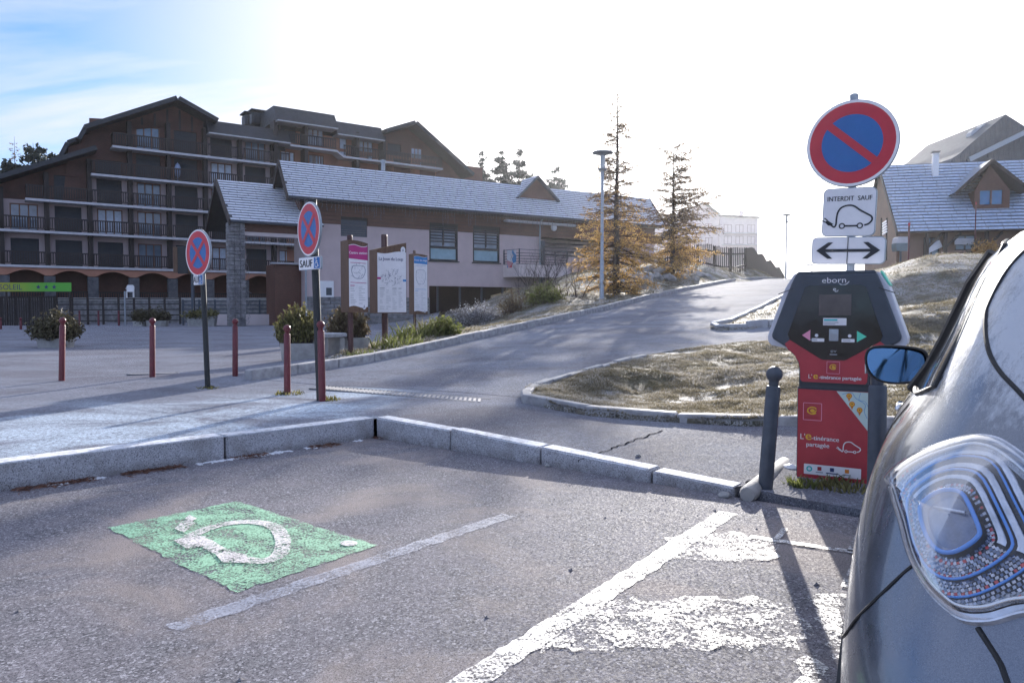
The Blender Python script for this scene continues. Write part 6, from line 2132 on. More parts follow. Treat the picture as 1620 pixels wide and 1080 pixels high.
# ---- bushes
def bush(name, label, base, w, h, n_stem, leaf_n, leaf, mat, seed, up=.4, group=None, cat='shrub', d=None, spread=.06, tone=(.0, .9), twig='twig', curved=.3, base_r=.35, stemr=.008):
    r = random.Random(seed); rs = np.random.RandomState(seed)
    root = thing(name, label, cat, base, 0, group)
    d = d or w
    st_, lf = MB(), Tris()
    for k in range(n_stem):
        a = r.uniform(0, 2 * PI); q = math.sqrt(r.uniform(0, 1))
        x0, y0 = math.cos(a) * q * w * .5 * base_r, math.sin(a) * q * d * .5 * base_r
        x1, y1 = math.cos(a) * q * w * .5 * r.uniform(.8, 1.1), math.sin(a) * q * d * .5 * r.uniform(.8, 1.1)
        hz = h * (1 - .55 * q * q) * r.uniform(.5, 1.15)
        P = [(x0, y0, 0), (x0 + (x1 - x0) * .4, y0 + (y1 - y0) * .4, hz * (.55 + curved * .3)), (x1, y1, hz)]
        st_.tube(P, [stemr, stemr * .7, stemr * .3], 3, caps=False)
        m = leaf_n
        u = rs.uniform(.25, 1.02, m)
        c = np.where(u[:, None] < .5, np.array(P[0]) + (np.array(P[1]) - np.array(P[0])) * (u[:, None] / .5), np.array(P[1]) + (np.array(P[2]) - np.array(P[1])) * ((u[:, None] - .5) / .5))
        c[:, 2] += rs.normal(0, .02, m)
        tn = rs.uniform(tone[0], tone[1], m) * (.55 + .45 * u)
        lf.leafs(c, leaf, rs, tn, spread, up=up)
    o = st_.build('stems', M[twig], root); o['kind'] = 'stuff'
    if leaf_n: lf.build('leaves', M[mat], root)
    return root
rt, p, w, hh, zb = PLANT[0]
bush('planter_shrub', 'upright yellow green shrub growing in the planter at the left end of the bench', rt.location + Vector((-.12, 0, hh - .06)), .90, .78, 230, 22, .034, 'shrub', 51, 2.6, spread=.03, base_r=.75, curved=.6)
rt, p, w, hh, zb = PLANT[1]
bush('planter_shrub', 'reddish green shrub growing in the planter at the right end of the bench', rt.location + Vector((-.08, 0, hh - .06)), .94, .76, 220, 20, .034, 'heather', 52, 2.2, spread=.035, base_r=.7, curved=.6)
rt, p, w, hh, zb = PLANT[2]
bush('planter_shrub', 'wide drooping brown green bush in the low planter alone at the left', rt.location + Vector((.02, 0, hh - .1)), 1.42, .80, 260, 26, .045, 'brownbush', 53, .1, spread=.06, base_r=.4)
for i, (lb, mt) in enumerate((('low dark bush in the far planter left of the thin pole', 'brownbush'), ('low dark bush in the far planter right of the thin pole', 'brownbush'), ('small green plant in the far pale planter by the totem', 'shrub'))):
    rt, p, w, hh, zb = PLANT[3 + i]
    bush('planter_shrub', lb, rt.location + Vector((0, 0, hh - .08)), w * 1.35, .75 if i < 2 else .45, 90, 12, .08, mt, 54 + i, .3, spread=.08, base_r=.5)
def vb(px, py, y1=60): p = gt(px, py, 9, y1); return p
# along the verge
p = vb(704, 533); bush('verge_bush', 'yellow green leafy bush on the verge just right of the rightmost map board', p + Vector((-.1, .5, -.05)), 1.05, .5, 120, 26, .035, 'bush_green', 61, .5, spread=.05)
p = vb(765, 516); bush('frosted_bush', 'wide frosted grey bush on the verge in front of the garage mouth', p + Vector((-.2, .9, -.1)), 2.6, .95, 300, 24, .032, 'frostbush', 62, .5, d=1.6, spread=.06, tone=(.2, 1.1))
p = vb(722, 521); bush('frosted_bush', 'smaller frosted grey bush between the green bush and the wide frosted one', p + Vector((-.2, 1.0, -.1)), 1.6, .7, 160, 22, .03, 'frostbush', 63, .5, spread=.06, tone=(.1, 1.0))
p = vb(818, 500); bush('rust_bush', 'rusty brown twiggy bush at the right end of the frosted bushes', p + Vector((-.1, .9, -.1)), 1.5, 1.15, 120, 12, .035, 'heather', 64, .6, spread=.05)
p = vb(868, 484); bush('verge_bush', 'pale green yellow bush below the bare tall shrubs', p + Vector((-.1, .8, -.1)), 1.8, 1.0, 170, 22, .036, 'bush_green', 65, .5, spread=.06)
def bare(label, base, h, w, seed, n=7, group='bare shrubs in front of the balcony', cat='shrub', name='bare_shrub'):
    r = random.Random(seed)
    root = thing(name, label, cat, base, 0, group)
    mb = MB()
    def grow(p, d, L, rad_, lv):
        P = [p]
        for i in range(3):
            d = (d + Vector((r.uniform(-.25, .25), r.uniform(-.25, .25), r.uniform(-.05, .2)))).normalized()
            P.append(P[-1] + d * L / 3)
        mb.tube(P, [rad_, rad_ * .85, rad_ * .7, rad_ * .5], 4 if lv < 2 else 3, caps=False)
        if lv < 4:
            for k in range(r.choice((2, 3)) if lv < 3 else 2):
                i = r.choice((1, 2, 3))
                d2 = (d + Vector((r.uniform(-.9, .9), r.uniform(-.9, .9), r.uniform(-.1, .5)))).normalized()
                grow(P[i], d2, L * r.uniform(.55, .8), rad_ * .55, lv + 1)
    for k in range(n):
        a = r.uniform(0, 2 * PI)
        d = Vector((math.cos(a) * w / h * .6, math.sin(a) * w / h * .4, 1)).normalized()
        grow(Vector((math.cos(a) * .15, math.sin(a) * .15, -.1)), d, h * .48, .022, 0)
    o = mb.build('stems', M['twig'], root); o['kind'] = 'stuff'
    return root
p = vb(902, 481); bare('bare many-stemmed shrub nearest the street lamp, in front of the balcony', p + Vector((.1, 1.6, -.3)), 2.5, 1.5, 71, 8)
p = vb(862, 489); bare('bare tall shrub in front of the balcony post', p + Vector((-.1, 2.2, -.3)), 3.2, 1.4, 72, 6)
p = vb(838, 495); bare('bare thin shrub left of the balcony banner', p + Vector((-.3, 2.4, -.3)), 2.6, 1.0, 73, 4)
# weeds by the map boards and the charger
def weed(label, base, w, h, n, mat, seed, name='weed_tuft', group='weed tufts'):
    r = np.random.RandomState(seed)
    V, Tn = [], []
    for k in range(n):
        a = r.uniform(0, 2 * PI); q = math.sqrt(r.uniform()) * w / 2
        b = np.array([math.cos(a) * q, math.sin(a) * q, -.01])
        hh = h * r.uniform(.4, 1.1)
        tip = b + np.array([r.normal(0, .45) * hh, r.normal(0, .45) * hh, hh])
        s = np.array([r.normal(), r.normal(), 0]); s /= np.linalg.norm(s); s *= .006 * r.uniform(.6, 1.6) * (1 + np.linalg.norm(np.array(base)) / 18)
        mid = (b + tip) / 2 + np.array([0, 0, .18 * hh])
        V += [b - s, b + s, mid + s * .8, mid - s * .8, mid - s * .8, mid + s * .8, tip + s * .1, tip - s * .1]
        c = r.uniform(.1, .9); Tn += [c * .5] * 2 + [c] * 6
    o = np_mesh(name, np.array(V), np.arange(len(V)).reshape(-1, 4), M[mat], attr=Tn)
    o.location = base
    return tag(o, label, 'plant', group)
for i, (px, py, w, h, n, mt, lb) in enumerate(((625, 552, 1.1, .35, 160, 'bush_green', 'tall weeds at the foot of the widest map board'), (652, 540, .9, .45, 130, 'bush_green', 'tall weeds between the widest and the blue map boards'),
        (570, 566, .8, .16, 120, 'bush_green', 'short weeds at the foot of the magenta map board'), (682, 534, .9, .5, 120, 'shrub', 'leafy weeds at the foot of the blue map board'))):
    p = vb(px, py, 40); weed(lb, p + Vector((0, .3, 0)), w, h, n, mt, 80 + i)
def gp(px, py, z): p = gz(px, py, z); return p
for i, (px, py, z, w, h, n, mt, lb) in enumerate(((1268, 772, .03, .2, .09, 130, 'bush_green', 'yellow green grass tuft at the left foot of the charging station'), (1330, 776, .03, .34, .10, 150, 'shrub', 'dry grass tuft in front of the charging station'),
        (1300, 772, .03, .26, .07, 110, 'shrub', 'low dry tuft before the middle of the charging station'), (350, 716, .02, .09, .15, 60, 'brownbush', 'dark withered weed against the long kerb, left of the other'), (392, 713, .02, .14, .10, 60, 'brownbush', 'dark withered weed against the long kerb, near the corner'),
        (329, 615, .2, .3, .05, 60, 'shrub', 'dry tuft at the foot of the farther no stopping sign'), (458, 622, .2, .4, .05, 70, 'shrub', 'dry tuft at the foot of the red bollard before the planters'), (520, 632, .2, .3, .06, 60, 'shrub', 'dry tuft at the foot of the nearer no stopping sign'))):
    weed(lb, gp(px, py, z), w, h, n, mt, 90 + i)

# ---- boulders
M['rock'] = simple('boulder_rock', (.26, .25, .245), .85, .45, 2.2, .6, 14, col2=(.42, .41, .40))
def boulder(label, base, s, seed, group, name='boulder'):
    bm = bmesh.new(); bmesh.ops.create_icosphere(bm, subdivisions=3, radius=1)
    r = random.Random(seed); o_ = Vector((r.uniform(0, 50), r.uniform(0, 50), r.uniform(0, 50)))
    pl = [Vector((r.uniform(-1, 1), r.uniform(-1, 1), r.uniform(-.6, 1))).normalized() for _ in range(9)]
    for v in bm.verts:
        d = v.co.normalized()
        k = 1.0
        for n_ in pl:
            t = d.dot(n_)
            if t > .62: k = min(k, .78 / t)
        v.co = d * (k + .10 * noise.noise(d * 2.2 + o_))
        v.co.x *= s[0]; v.co.y *= s[1]; v.co.z *= s[2]
    me = bpy.data.meshes.new(name); bm.to_mesh(me); bm.free(); me.materials.append(M['rock'])
    me.set_sharp_from_angle(angle=rad(28))
    me.polygons.foreach_set('use_smooth', [True] * len(me.polygons))
    o = bpy.data.objects.new(name, me); COL.objects.link(o)
    o.location = base; o.rotation_euler = (0, 0, r.uniform(0, 6))
    return tag(o, label, 'rock', group)
rk_px = [(992, 440, .42), (1000, 428, .36), (1008, 420, .3), (1013, 443, .5), (1022, 437, .4), (1028, 427, .45), (1036, 440, .42), (1048, 433, .5), (1058, 442, .45), (1072, 438, .4), (1085, 430, .45), (1096, 441, .4), (1106, 436, .45), (1118, 438, .35), (1016, 430, .34), (1088, 441, .3), (970, 452, .35), (985, 431, .3)]
_ord = ['first', 'second', 'third', 'fourth', 'fifth', 'sixth', 'seventh', 'eighth', 'ninth', 'tenth', 'eleventh', 'twelfth']
_up = sorted(q[0] for q in rk_px if q[1] < 435); _lo = sorted(q[0] for q in rk_px if q[1] >= 435)
for i, (px, py, s) in enumerate(rk_px):
    p = gt(px, py + 1, 20, 60)
    _row = _up if py < 435 else _lo
    boulder(('large' if s > .42 else 'small') + ' pale boulder, ' + _ord[_row.index(px)] + ' from the left in the ' + ('upper' if py < 435 else 'lower') + ' row of the rockery', p + Vector((0, .2, .0)), (s * random.uniform(.9, 1.4), s, s * .72), 100 + i, 'boulders in the rockery')
# small loose things on the ground
for i, (px, py, z, s, lb) in enumerate(((1146, 786, 0, .035, 'small brown stone at the end of the low kerb'), (1249, 748, .03, .06, 'white crumpled lump behind the leaning grey bollard'), (866, 738, .0, .022, 'small stone lying beside the low kerb'), (1010, 722, .1, .02, 'pebble on the pavement behind the low kerb'))):
    o = boulder(lb, gp(px, py, z) + Vector((0, 0, s * .4)), (s * 1.3, s, s * .8), 160 + i, None, 'loose_stone')
    if i == 1: o.data.materials[0] = M['white']
rs = np.random.RandomState(77)
def chips(name, pts, size, mat, hz=.6, seed=1):
    rs = np.random.RandomState(seed); n = len(pts)
    c = np.array(pts); s = rs.lognormal(0, .45, n) * size
    V = np.empty((n, 4, 3))
    a = rs.uniform(0, 2 * PI, n)
    for k in range(3):
        t = a + k * 2.09 + rs.uniform(-.4, .4, n)
        V[:, k] = c + np.stack([np.cos(t) * s, np.sin(t) * s, np.zeros(n)], 1)
    V[:, 3] = c + np.stack([rs.normal(0, .2, n) * s, rs.normal(0, .2, n) * s, s * hz], 1)
    idx = np.arange(n)[:, None] * 4
    F = np.concatenate([idx + np.array([[0, 1, 3]]), idx + np.array([[1, 2, 3]]), idx + np.array([[2, 0, 3]])])
    return tag(np_mesh(name, V.reshape(-1, 3), F, mat), kind='stuff')
n = 4200
ps = np.stack([rs.uniform(-4.5, 4, n), rs.uniform(1.0, 8.0, n)], 1)
ps = ps[inside(park_poly, ps)]
d2 = np.array([(Vector((x, y, 0)) - Vector((E.x, E.y, 0))).length for x, y in ps])
dk2 = np.abs((ps[:, 0] - C.x) * -k2d.y + (ps[:, 1] - C.y) * k2d.x)
keep = rs.uniform(0, 1, len(ps)) < (.05 + .95 * np.exp(-dk2 / .3))
ps = ps[keep]
M['chip'] = simple('stone_chips', (.20, .19, .20), .8, .5, 40, .1, 50)
chips('gravel', np.column_stack([ps, np.full(len(ps), .001)]), .006, M['chip'], .8, 4)
# brown needles and rime along the foot of the long kerb
m = 7000
t = rs.uniform(0, 7, m); q = np.abs(rs.normal(0, .06, m)) + .01
kn = Vector((-k1d.y, k1d.x, 0)); kn = kn if kn.dot(Vector((0, -1, 0))) > 0 else -kn
pp = np.stack([C.x + k1d.x * t + kn.x * q, C.y + k1d.y * t + kn.y * q, rs.uniform(.003, .012, m)], 1)
clump = np.array([noise.noise(Vector((a * 1.5, 0, 1))) for a in t]) > -.1
lf = Tris(); lf.leafs(pp[clump], .026, rs, rs.uniform(0, .7, clump.sum()), .004, flat=.15, thin=.10)
M['needle_litter'] = foliage('brown_needle_litter', (.10, .045, .03), (.26, .13, .085), .1)
o = lf.build('needle_litter', M['needle_litter']); o['kind'] = 'stuff'
M['rime'] = simple('rime', (.74, .76, .80), .7, .1, 30, .4, 90)
t2 = rs.uniform(0, 7, 2600); q2 = .03 + np.abs(rs.normal(0, .028, 2600))
ok = np.array([noise.noise(Vector((a * 1.1, 5, 1))) + .35 * noise.noise(Vector((a * 6, 5, 1))) for a in t2]) > -.02
pr = np.stack([C.x + k1d.x * t2 + kn.x * q2, C.y + k1d.y * t2 + kn.y * q2, np.full(2600, .002)], 1)[ok]
chips('frost', pr, .014, M['rime'], .35, 6)

# ---- picket fence on the bank
a, b = at(1046, 417, 44), at(1181, 421, 52.5)
za, zb = T(a.x, a.y), T(b.x, b.y)
pf = thing('picket_fence', 'dark wooden picket fence with gaps on top of the bank behind the larches', 'fence', (a.x, a.y, za), math.atan2(b.y - a.y, b.x - a.x))
L = math.hypot(b.x - a.x, b.y - a.y)
gzz = lambda x: T(a.x + (b.x - a.x) * x / L, a.y + (b.y - a.y) * x / L) - za
def toph(x):
    px = 1046 + 135 * x / L
    py = float(np.interp(px, [1046, 1075, 1100, 1115, 1140, 1181], [396, 392, 386, 385, 391, 392]))
    return at(px, py, a.y + (b.y - a.y) * x / L).z - za
npk = 42
for i in range(npk):
    x = L * (i + .5) / npk
    z0, z1 = gzz(x) - .1, toph(x) + random.uniform(-.04, .04)
    MB().prism([(x - .055, z0), (x + .055, z0), (x + .055, z1 - .07), (x, z1), (x - .055, z1 - .07)], -.04, -.01).build('picket', M['timber_dk'], pf)
for f_ in (.25, .75):
    mb = MB()
    for i in range(6):
        x0, x1 = L * i / 6, L * (i + 1) / 6
        bar(mb, (x0, .03, gzz(x0) + (toph(x0) - gzz(x0)) * f_), (x1, .03, gzz(x1) + (toph(x1) - gzz(x1)) * f_), .05, .10)
    mb.build('rail', M['timber_dk'], pf)
for i in range(6):
    x = L * i / 5
    MB().box((x, .10, (gzz(x) + toph(x)) / 2 - .1), (.13, .13, toph(x) - gzz(x) + .1)).build('post', M['timber_dk'], pf)

# the fence goes on beyond, seen end on, in steps down to the farther lamp
a2, b2 = Vector((16.35, 52.9, 0)), Vector((26.2, 72, 0))
z2 = T(a2.x, a2.y)
pf2 = thing('picket_fence', 'dark stepped fence seen end on, running from the picket fence down to the farther lamp', 'fence', (a2.x, a2.y, z2), math.atan2(b2.y - a2.y, b2.x - a2.x))
L2 = (b2 - a2).length
for i in range(96):
    x = L2 * (i + .5) / 96
    w_ = a2.lerp(b2, x / L2)
    px = 810 + FPX * w_.x / w_.y
    py = float(np.interp(px, [1181, 1187, 1191, 1197, 1203, 1206, 1211, 1217, 1220, 1226, 1231, 1234, 1240], [392, 391, 393, 402, 401, 404, 413, 411, 415, 423, 422, 427, 438]))
    zt2 = at(px, py, w_.y).z - z2
    zb2 = T(w_.x, w_.y) - z2 - .2
    if zt2 < zb2 + .25: continue
    MB().prism([(x - .06, zb2), (x + .06, zb2), (x + .06, zt2 - .06), (x, zt2), (x - .06, zt2 - .06)], -.05, -.015).build('picket', M['timber_dk'], pf2)
for f_ in (.3, .75):
    mb = MB()
    for i in range(6):
        q0, q1 = a2.lerp(b2, i / 6), a2.lerp(b2, (i + 1) / 6)
        bar(mb, (L2 * i / 6, .03, T(q0.x, q0.y) - z2 + f_), (L2 * (i + 1) / 6, .03, T(q1.x, q1.y) - z2 + f_), .05, .1)
    mb.build('rail', M['timber_dk'], pf2)

# ---- round the chalet
for (px, pt_, pb, Y, lb) in ((1437, 357, 415, 40, 'red snow pole with a bright tip left of the chalet porch'), (1542, 324, 404, 42, 'tall thin red snow pole below the chalet dormer')):
    b = at(px, pb, Y); t_ = at(px, pt_, Y)
    b.z = min(b.z, T(b.x, b.y))
    rt = thing('snow_pole', lb, 'pole', b)
    MB().tube([(0, 0, -.2), (0, 0, t_.z - b.z)], .05 if px < 1500 else .03, 7).build('pole', M['red_metal'], rt)
    MB().tube([(0, 0, t_.z - b.z), (0, 0, t_.z - b.z + .15)], .055 if px < 1500 else .03, 7).build('tip', PR['red'], rt)
def plate_thing(name, label, cat, px0, px1, py0, py1, Y, mat, back=.06, rot=0, letters=None):
    a, b = at(px0, py1, Y), at(px1, py0, Y)
    o = MB().box((0, 0, 0), (b.x - a.x, back, b.z - a.z), Matrix.Rotation(rot, 3, 'Y') if rot else None, bev=.02).build(name, mat, loc=((a.x + b.x) / 2, Y, (a.z + b.z) / 2))
    return tag(o, label, cat)
g1 = at(1425, 384, 47.5)
cab = thing('ski_cabin', 'small pale blue gondola cabin standing beside the chalet corner', 'cabin', (g1.x, 47.5, g1.z - .35))
MB().prism([(-.42, .3), (.42, .3), (.36, .62), (.28, .70), (-.28, .70), (-.36, .62)], -.3, .3).build('roof', M['slab'], cab)
MB().prism([(-.36, -.2), (.36, -.2), (.43, .0), (.43, .3), (-.43, .3), (-.43, .0)], -.3, .3).build('body', M['steel_glass'], cab)
MB().box((0, 0, -.75), (.1, .1, 1.2)).build('post', M['metal_dark'], cab)
plate_thing('white_banner', 'white tilted banner in the shade of the chalet porch', 'banner', 1466, 1490, 384, 396, 49.3, PR['white'], .03, rad(-25))
sg = plate_thing('shop_sign', 'white horizontal sign board under the chalet eave', 'sign', 1510, 1541, 377, 387, 49.0, M['slab'], .05)
mb = MB()
for i in range(5):
    a, b = at(1396, 371 - i * 4.2, 48.6), at(1402, 366 - i * 4.2, 48.6)
    bar(mb, (a.x, 48.6 + .01 * i, a.z), (b.x + .05, 48.6 + .01 * i, b.z), .05, .10)
    o = mb.build('slat', M['white']); mb = MB()
    if i == 0:
        slr = thing('slat_screen', 'small screen of pale slanted slats at the chalet gable', 'screen', (0, 0, 0))
        a2, b2 = at(1394.5, 373, 48.65), at(1394.5, 345, 48.65)
        MB().tube([a2 - Vector((0, 0, 1.6)), b2], .05, 6).build('post', M['timber_dk'], slr)
        a2, b2 = at(1403, 373, 48.65), at(1403, 345, 48.65)
        MB().tube([a2 - Vector((0, 0, 1.6)), b2], .05, 6).build('post', M['timber_dk'], slr)
    o.parent = slr
b = at(1562, 408, 36); b.z = T(b.x, b.y)
bush('chalet_bush', 'orange brown bush on the hill in front of the chalet', b, 1.5, 1.5, 130, 20, .06, 'larch', 141, .4, spread=.1, tone=(0, .6))
b = at(1545, 410, 38); b.z = T(b.x, b.y)
conifer('young_spruce', 'small dark young spruce on the hill beside the tall snow pole', 'tree', b, 1.7, 142, spr(.75), 'spruce', 14, 6, 9, (22, .06), lambda t, u, rs, m: rs.uniform(0, .7, m), .1)
# banner tied to the balcony railing
y_ = -1.62
x0, z1_ = B_.hit(812, 381, -1.0); x1, z0_ = B_.hit(833, 410, -1.3)
bn = thing('balcony_banner', 'blue red and white poster banner tied to the balcony railing', 'banner', (B_.o.x, B_.o.y, 0), B_.rot)
PTS = [(pp_[0], pp_[1]) for pp_ in pp] if False else None
d_ = Vector((.35, -1.5, 0)).normalized(); n_ = Vector((-1.5, -.35, 0)).normalized()
o0 = Vector((bpx0 + .05, -.05, 0)) + n_ * .05
def bp_(u, z): q = o0 + d_ * u; return (q.x, q.y, z)
zA, zB = zb1 - .12, zb1 + 1.12
M['poster'] = None
t = NT(bpy.data.materials.new('poster_print'))
vc = t.vor(2.6, 'F1', 'Color'); s3 = t.node('ShaderNodeSeparateColor'); t.L.new(vc, s3.inputs[0])
c = t.mix(t.rng(s3.outputs[0], .45, .5), (.05, .22, .45), (.62, .62, .66)); c = t.mix(t.rng(s3.outputs[1], .68, .72), c, (.50, .05, .07))
M['poster'] = t.done(t.bsdf(c, .5))
MB().add([bp_(.35, zA), bp_(1.25, zA), bp_(1.25, zB), bp_(.35, zB)] + [tuple(Vector(q) - n_ * .02) for q in (bp_(.35, zA), bp_(1.25, zA), bp_(1.25, zB), bp_(.35, zB))], [(0, 1, 2, 3), (7, 6, 5, 4), (0, 4, 5, 1), (1, 5, 6, 2), (2, 6, 7, 3), (3, 7, 4, 0)]).build('cloth', M['poster'], bn)
# ================================================================== THE PARKED CAR
TH = rad(30.9)
car = thing('parked_car', 'dark grey hatchback parked close at the right, its clear and blue tail light nearest', 'car', (1.195, .655, .002), -TH)
def smooth_knots(zs, vs, soft=3):
    zz = np.linspace(zs[0], zs[-1], 240); v = np.interp(zz, zs, vs)
    for _ in range(soft):
        v[1:-1] = v[:-2] * .25 + v[1:-1] * .5 + v[2:] * .25
        for __ in range(8):
            v[2:-2] = (v[:-4] + v[1:-3] + v[2:-2] + v[3:-1] + v[4:]) / 5
    return lambda z: float(np.interp(z, zz, v))
ZK = [.20, .30, .42, .55, .70, .85, .95, 1.00, 1.05, 1.10, 1.20, 1.30, 1.40, 1.47, 1.52, 1.55, 1.568]
cw_ = smooth_knots(ZK, [.80, .835, .862, .875, .878, .870, .850, .830, .795, .757, .713, .674, .637, .592, .53, .40, .2], 2)
cr_ = smooth_knots(ZK, [.10, .04, .01, .0, .02, .085, .13, .155, .185, .22, .30, .385, .46, .50, .58, .85, 1.2], 2)
cf_ = smooth_knots(ZK, [3.95, 4.02, 4.07, 4.08, 4.04, 3.86, 3.55, 3.35, 3.18, 3.06, 2.86, 2.66, 2.45, 2.30, 2.12, 1.95, 1.7], 2)
cl_ = smooth_knots(ZK, [.55, .50, .47, .48, .55, .62, .66, .66, .62, .58, .50, .46, .42, .42, .46, .5, .3], 2)
cn_ = smooth_knots(ZK, [2.8, 3.1, 3.3, 3.3, 3.0, 2.7, 2.6, 2.6, 2.6, 2.6, 2.7, 2.8, 2.8, 2.6, 2.3, 2.1, 2.0], 2)
def S(t, z, side=-1):
    """a point of the car's skin: t 0-1 round the rear corner, 1-2 along the flank, 2-3 round the front"""
    w, yr, yf, L, n = cw_(z), cr_(z), cf_(z), cl_(z), cn_(z)
    Lf = min(1.1, L * 1.5)
    if t <= 1:
        a = max(0, t) * PI / 2
        x, y = w * abs(math.sin(a)) ** (2 / n), yr + L * (1 - abs(math.cos(a)) ** (2 / n))
    elif t <= 2:
        x, y = w * (1 + .012 * math.sin((t - 1) * PI)), yr + L + (yf - Lf - yr - L) * (t - 1)
    else:
        a = (3 - t) * PI / 2
        x, y = w * abs(math.sin(a)) ** (2 / 2.4), yf - Lf * (1 - abs(math.cos(a)) ** (2 / 2.4))
    return Vector((side * x, y, z))
def SN(t, z, side=-1):
    e = .012
    a = S(t + e, z, side) - S(t - e, z, side); b = S(t, z + e, side) - S(t, z - e, side)
    n = a.cross(b) * (-side)
    if n.length < 1e-9: n = Vector((0, -1, 0))
    n.normalize()
    c = Vector((0, 2.0, .8)) 
    if n.dot(S(t, z, side) - c) < 0: n = -n
    return n
def SO(t, z, off, side=-1): return S(t, z, side) + SN(t, z, side) * off
cpt = NT(bpy.data.materials.new('dark_metallic_paint'))
_fl = cpt.vor(900, 'F1', 'Color'); _s3 = cpt.node('ShaderNodeSeparateColor'); cpt.L.new(_fl, _s3.inputs[0])
_dust = cpt.rng(cpt.noise(5, 6, .7), .45, .75)
_c = cpt.mix(cpt.rng(_s3.outputs[0], 0, 1), (.13, .15, .19), (.20, .225, .27))
_c = cpt.mix(cpt.math('MULTIPLY', _dust, .18), _c, (.22, .21, .20))
_tc = cpt.node('ShaderNodeTexCoord'); _sp = cpt.node('ShaderNodeSeparateXYZ'); cpt.L.new(_tc.outputs['Object'], _sp.inputs[0])
# melting rime left on the shoulder and the roof, with a ragged edge
_fz = cpt.math('ADD', cpt.rng(_sp.outputs[2], 1.0, 1.30), cpt.math('MULTIPLY', cpt.math('SUBTRACT', cpt.noise(2.2, 3, .6, vec=_tc.outputs['Object'], sc=(1, .6, 1.4)), .5), 2.4))
_fz = cpt.math('ADD', _fz, cpt.math('MULTIPLY', cpt.math('SUBTRACT', cpt.noise(38, 4, .8, vec=_tc.outputs['Object'], sc=(1, 1, .35)), .5), 1.1))
_fz = cpt.math('MULTIPLY', cpt.rng(_fz, .28, .58), cpt.rng(_sp.outputs[2], .98, 1.10))
_b1 = cpt.bsdf(_c, cpt.rng(cpt.noise(7, 5, .7), .35, .7, .22, .36), None, Metallic=.9, Coat_Weight=.8, Coat_Roughness=cpt.rng(cpt.noise(9, 5, .7), .4, .7, .04, .14))
_b2 = cpt.bsdf((.60, .63, .68), .55, cpt.bump(cpt.noise(260, 3, .8), .4, .003), Specular_IOR_Level=.6)
_m = cpt.node('ShaderNodeMixShader'); cpt.L.new(cpt.math('MULTIPLY', _fz, .7), _m.inputs[0]); cpt.L.new(_b1, _m.inputs[1]); cpt.L.new(_b2, _m.inputs[2])
M['car_paint'] = cpt.done(_m.outputs[0])
M['car_glass'] = simple('tinted_car_glass', (.07, .085, .10), .05, .1, 3, 0, Specular_IOR_Level=.9, Coat_Weight=.6)
M['rubber'] = simple('black_rubber', (.014, .014, .015), .55, .2, 30, .05)
M['chrome'] = simple('chrome', (.72, .73, .75), .10, .05, 8, 0, Metallic=1.0)
M['reflector'] = simple('lamp_reflector', (.30, .31, .34), .22, .3, 30, .35, 160, Metallic=.9)
M['facet'] = simple('silvered_facet', (.42, .42, .46), .16, .35, 60, 0, Metallic=.95)
M['lamp_dark'] = simple('lamp_dark_shell', (.03, .03, .036), .25, .3, 20, .1)
M['lamp_blue'] = simple('blue_light_guide', (.03, .22, .66), .08, .1, 20, 0, Coat_Weight=1.0, Specular_IOR_Level=.8)
M['lamp_white'] = simple('clear_light_guide', (.58, .60, .66), .16, .25, 30, .2, 90, Metallic=.5, Coat_Weight=1.0)
M['inner_lens'] = simple('smoked_inner_lens', (.10, .13, .22), .08, .3, 30, .1, 60, Coat_Weight=1.0, Specular_IOR_Level=.8)
M['lamp_red'] = simple('red_lens_facet', (.50, .04, .03), .15, .2, 30, 0, Coat_Weight=.8)
lt_ = NT(bpy.data.materials.new('clear_lens'))
_tr = lt_.node('ShaderNodeBsdfTransparent'); _tr.inputs[0].default_value = (.93, .95, .97, 1)
_gl = lt_.node('ShaderNodeBsdfGlossy'); _gl.inputs['Roughness'].default_value = .05
_fr2 = lt_.node('ShaderNodeFresnel'); _fr2.inputs['IOR'].default_value = 1.5
_mx = lt_.node('ShaderNodeMixShader')
lt_.L.new(lt_.rng(_fr2.outputs[0], 0, 1, .03, .50), _mx.inputs[0]); lt_.L.new(_tr.outputs[0], _mx.inputs[1]); lt_.L.new(_gl.outputs[0], _mx.inputs[2])
M['clear_lens'] = lt_.done(_mx.outputs[0])
# skin
zl = [.20, .24, .28, .32, .37, .42, .48, .55, .62, .68, .74, .79, .83, .87, .90, .93, .955, .98, 1.0, 1.02, 1.04, 1.06, 1.085, 1.11, 1.15, 1.2, 1.25, 1.3, 1.35, 1.39, 1.42, 1.45, 1.475, 1.495, 1.515, 1.53, 1.543, 1.553, 1.56, 1.568]
tl_ = list(np.linspace(0, 1, 17)[:-1]) + list(np.linspace(1, 2, 15)[:-1]) + list(np.linspace(2, 3, 15))
loop = [(t, -1) for t in tl_] + [(t, 1) for t in tl_[::-1][1:-1]]
mb = MB()
nl = len(loop)
for z in zl:
    mb.v += [tuple(S(t, z, s)) for t, s in loop]
for k in range(len(zl) - 1):
    for i in range(nl):
        j = (i + 1) % nl
        mb.f.append((k * nl + i, k * nl + j, (k + 1) * nl + j, (k + 1) * nl + i)); mb.mi.append(0)
mb.f.append(tuple((len(zl) - 1) * nl + i for i in range(nl))); mb.mi.append(0)
mb.f.append(tuple(range(nl - 1, -1, -1))); mb.mi.append(0)
body_o = mb.build('body', M['car_paint'], car, smooth='all')
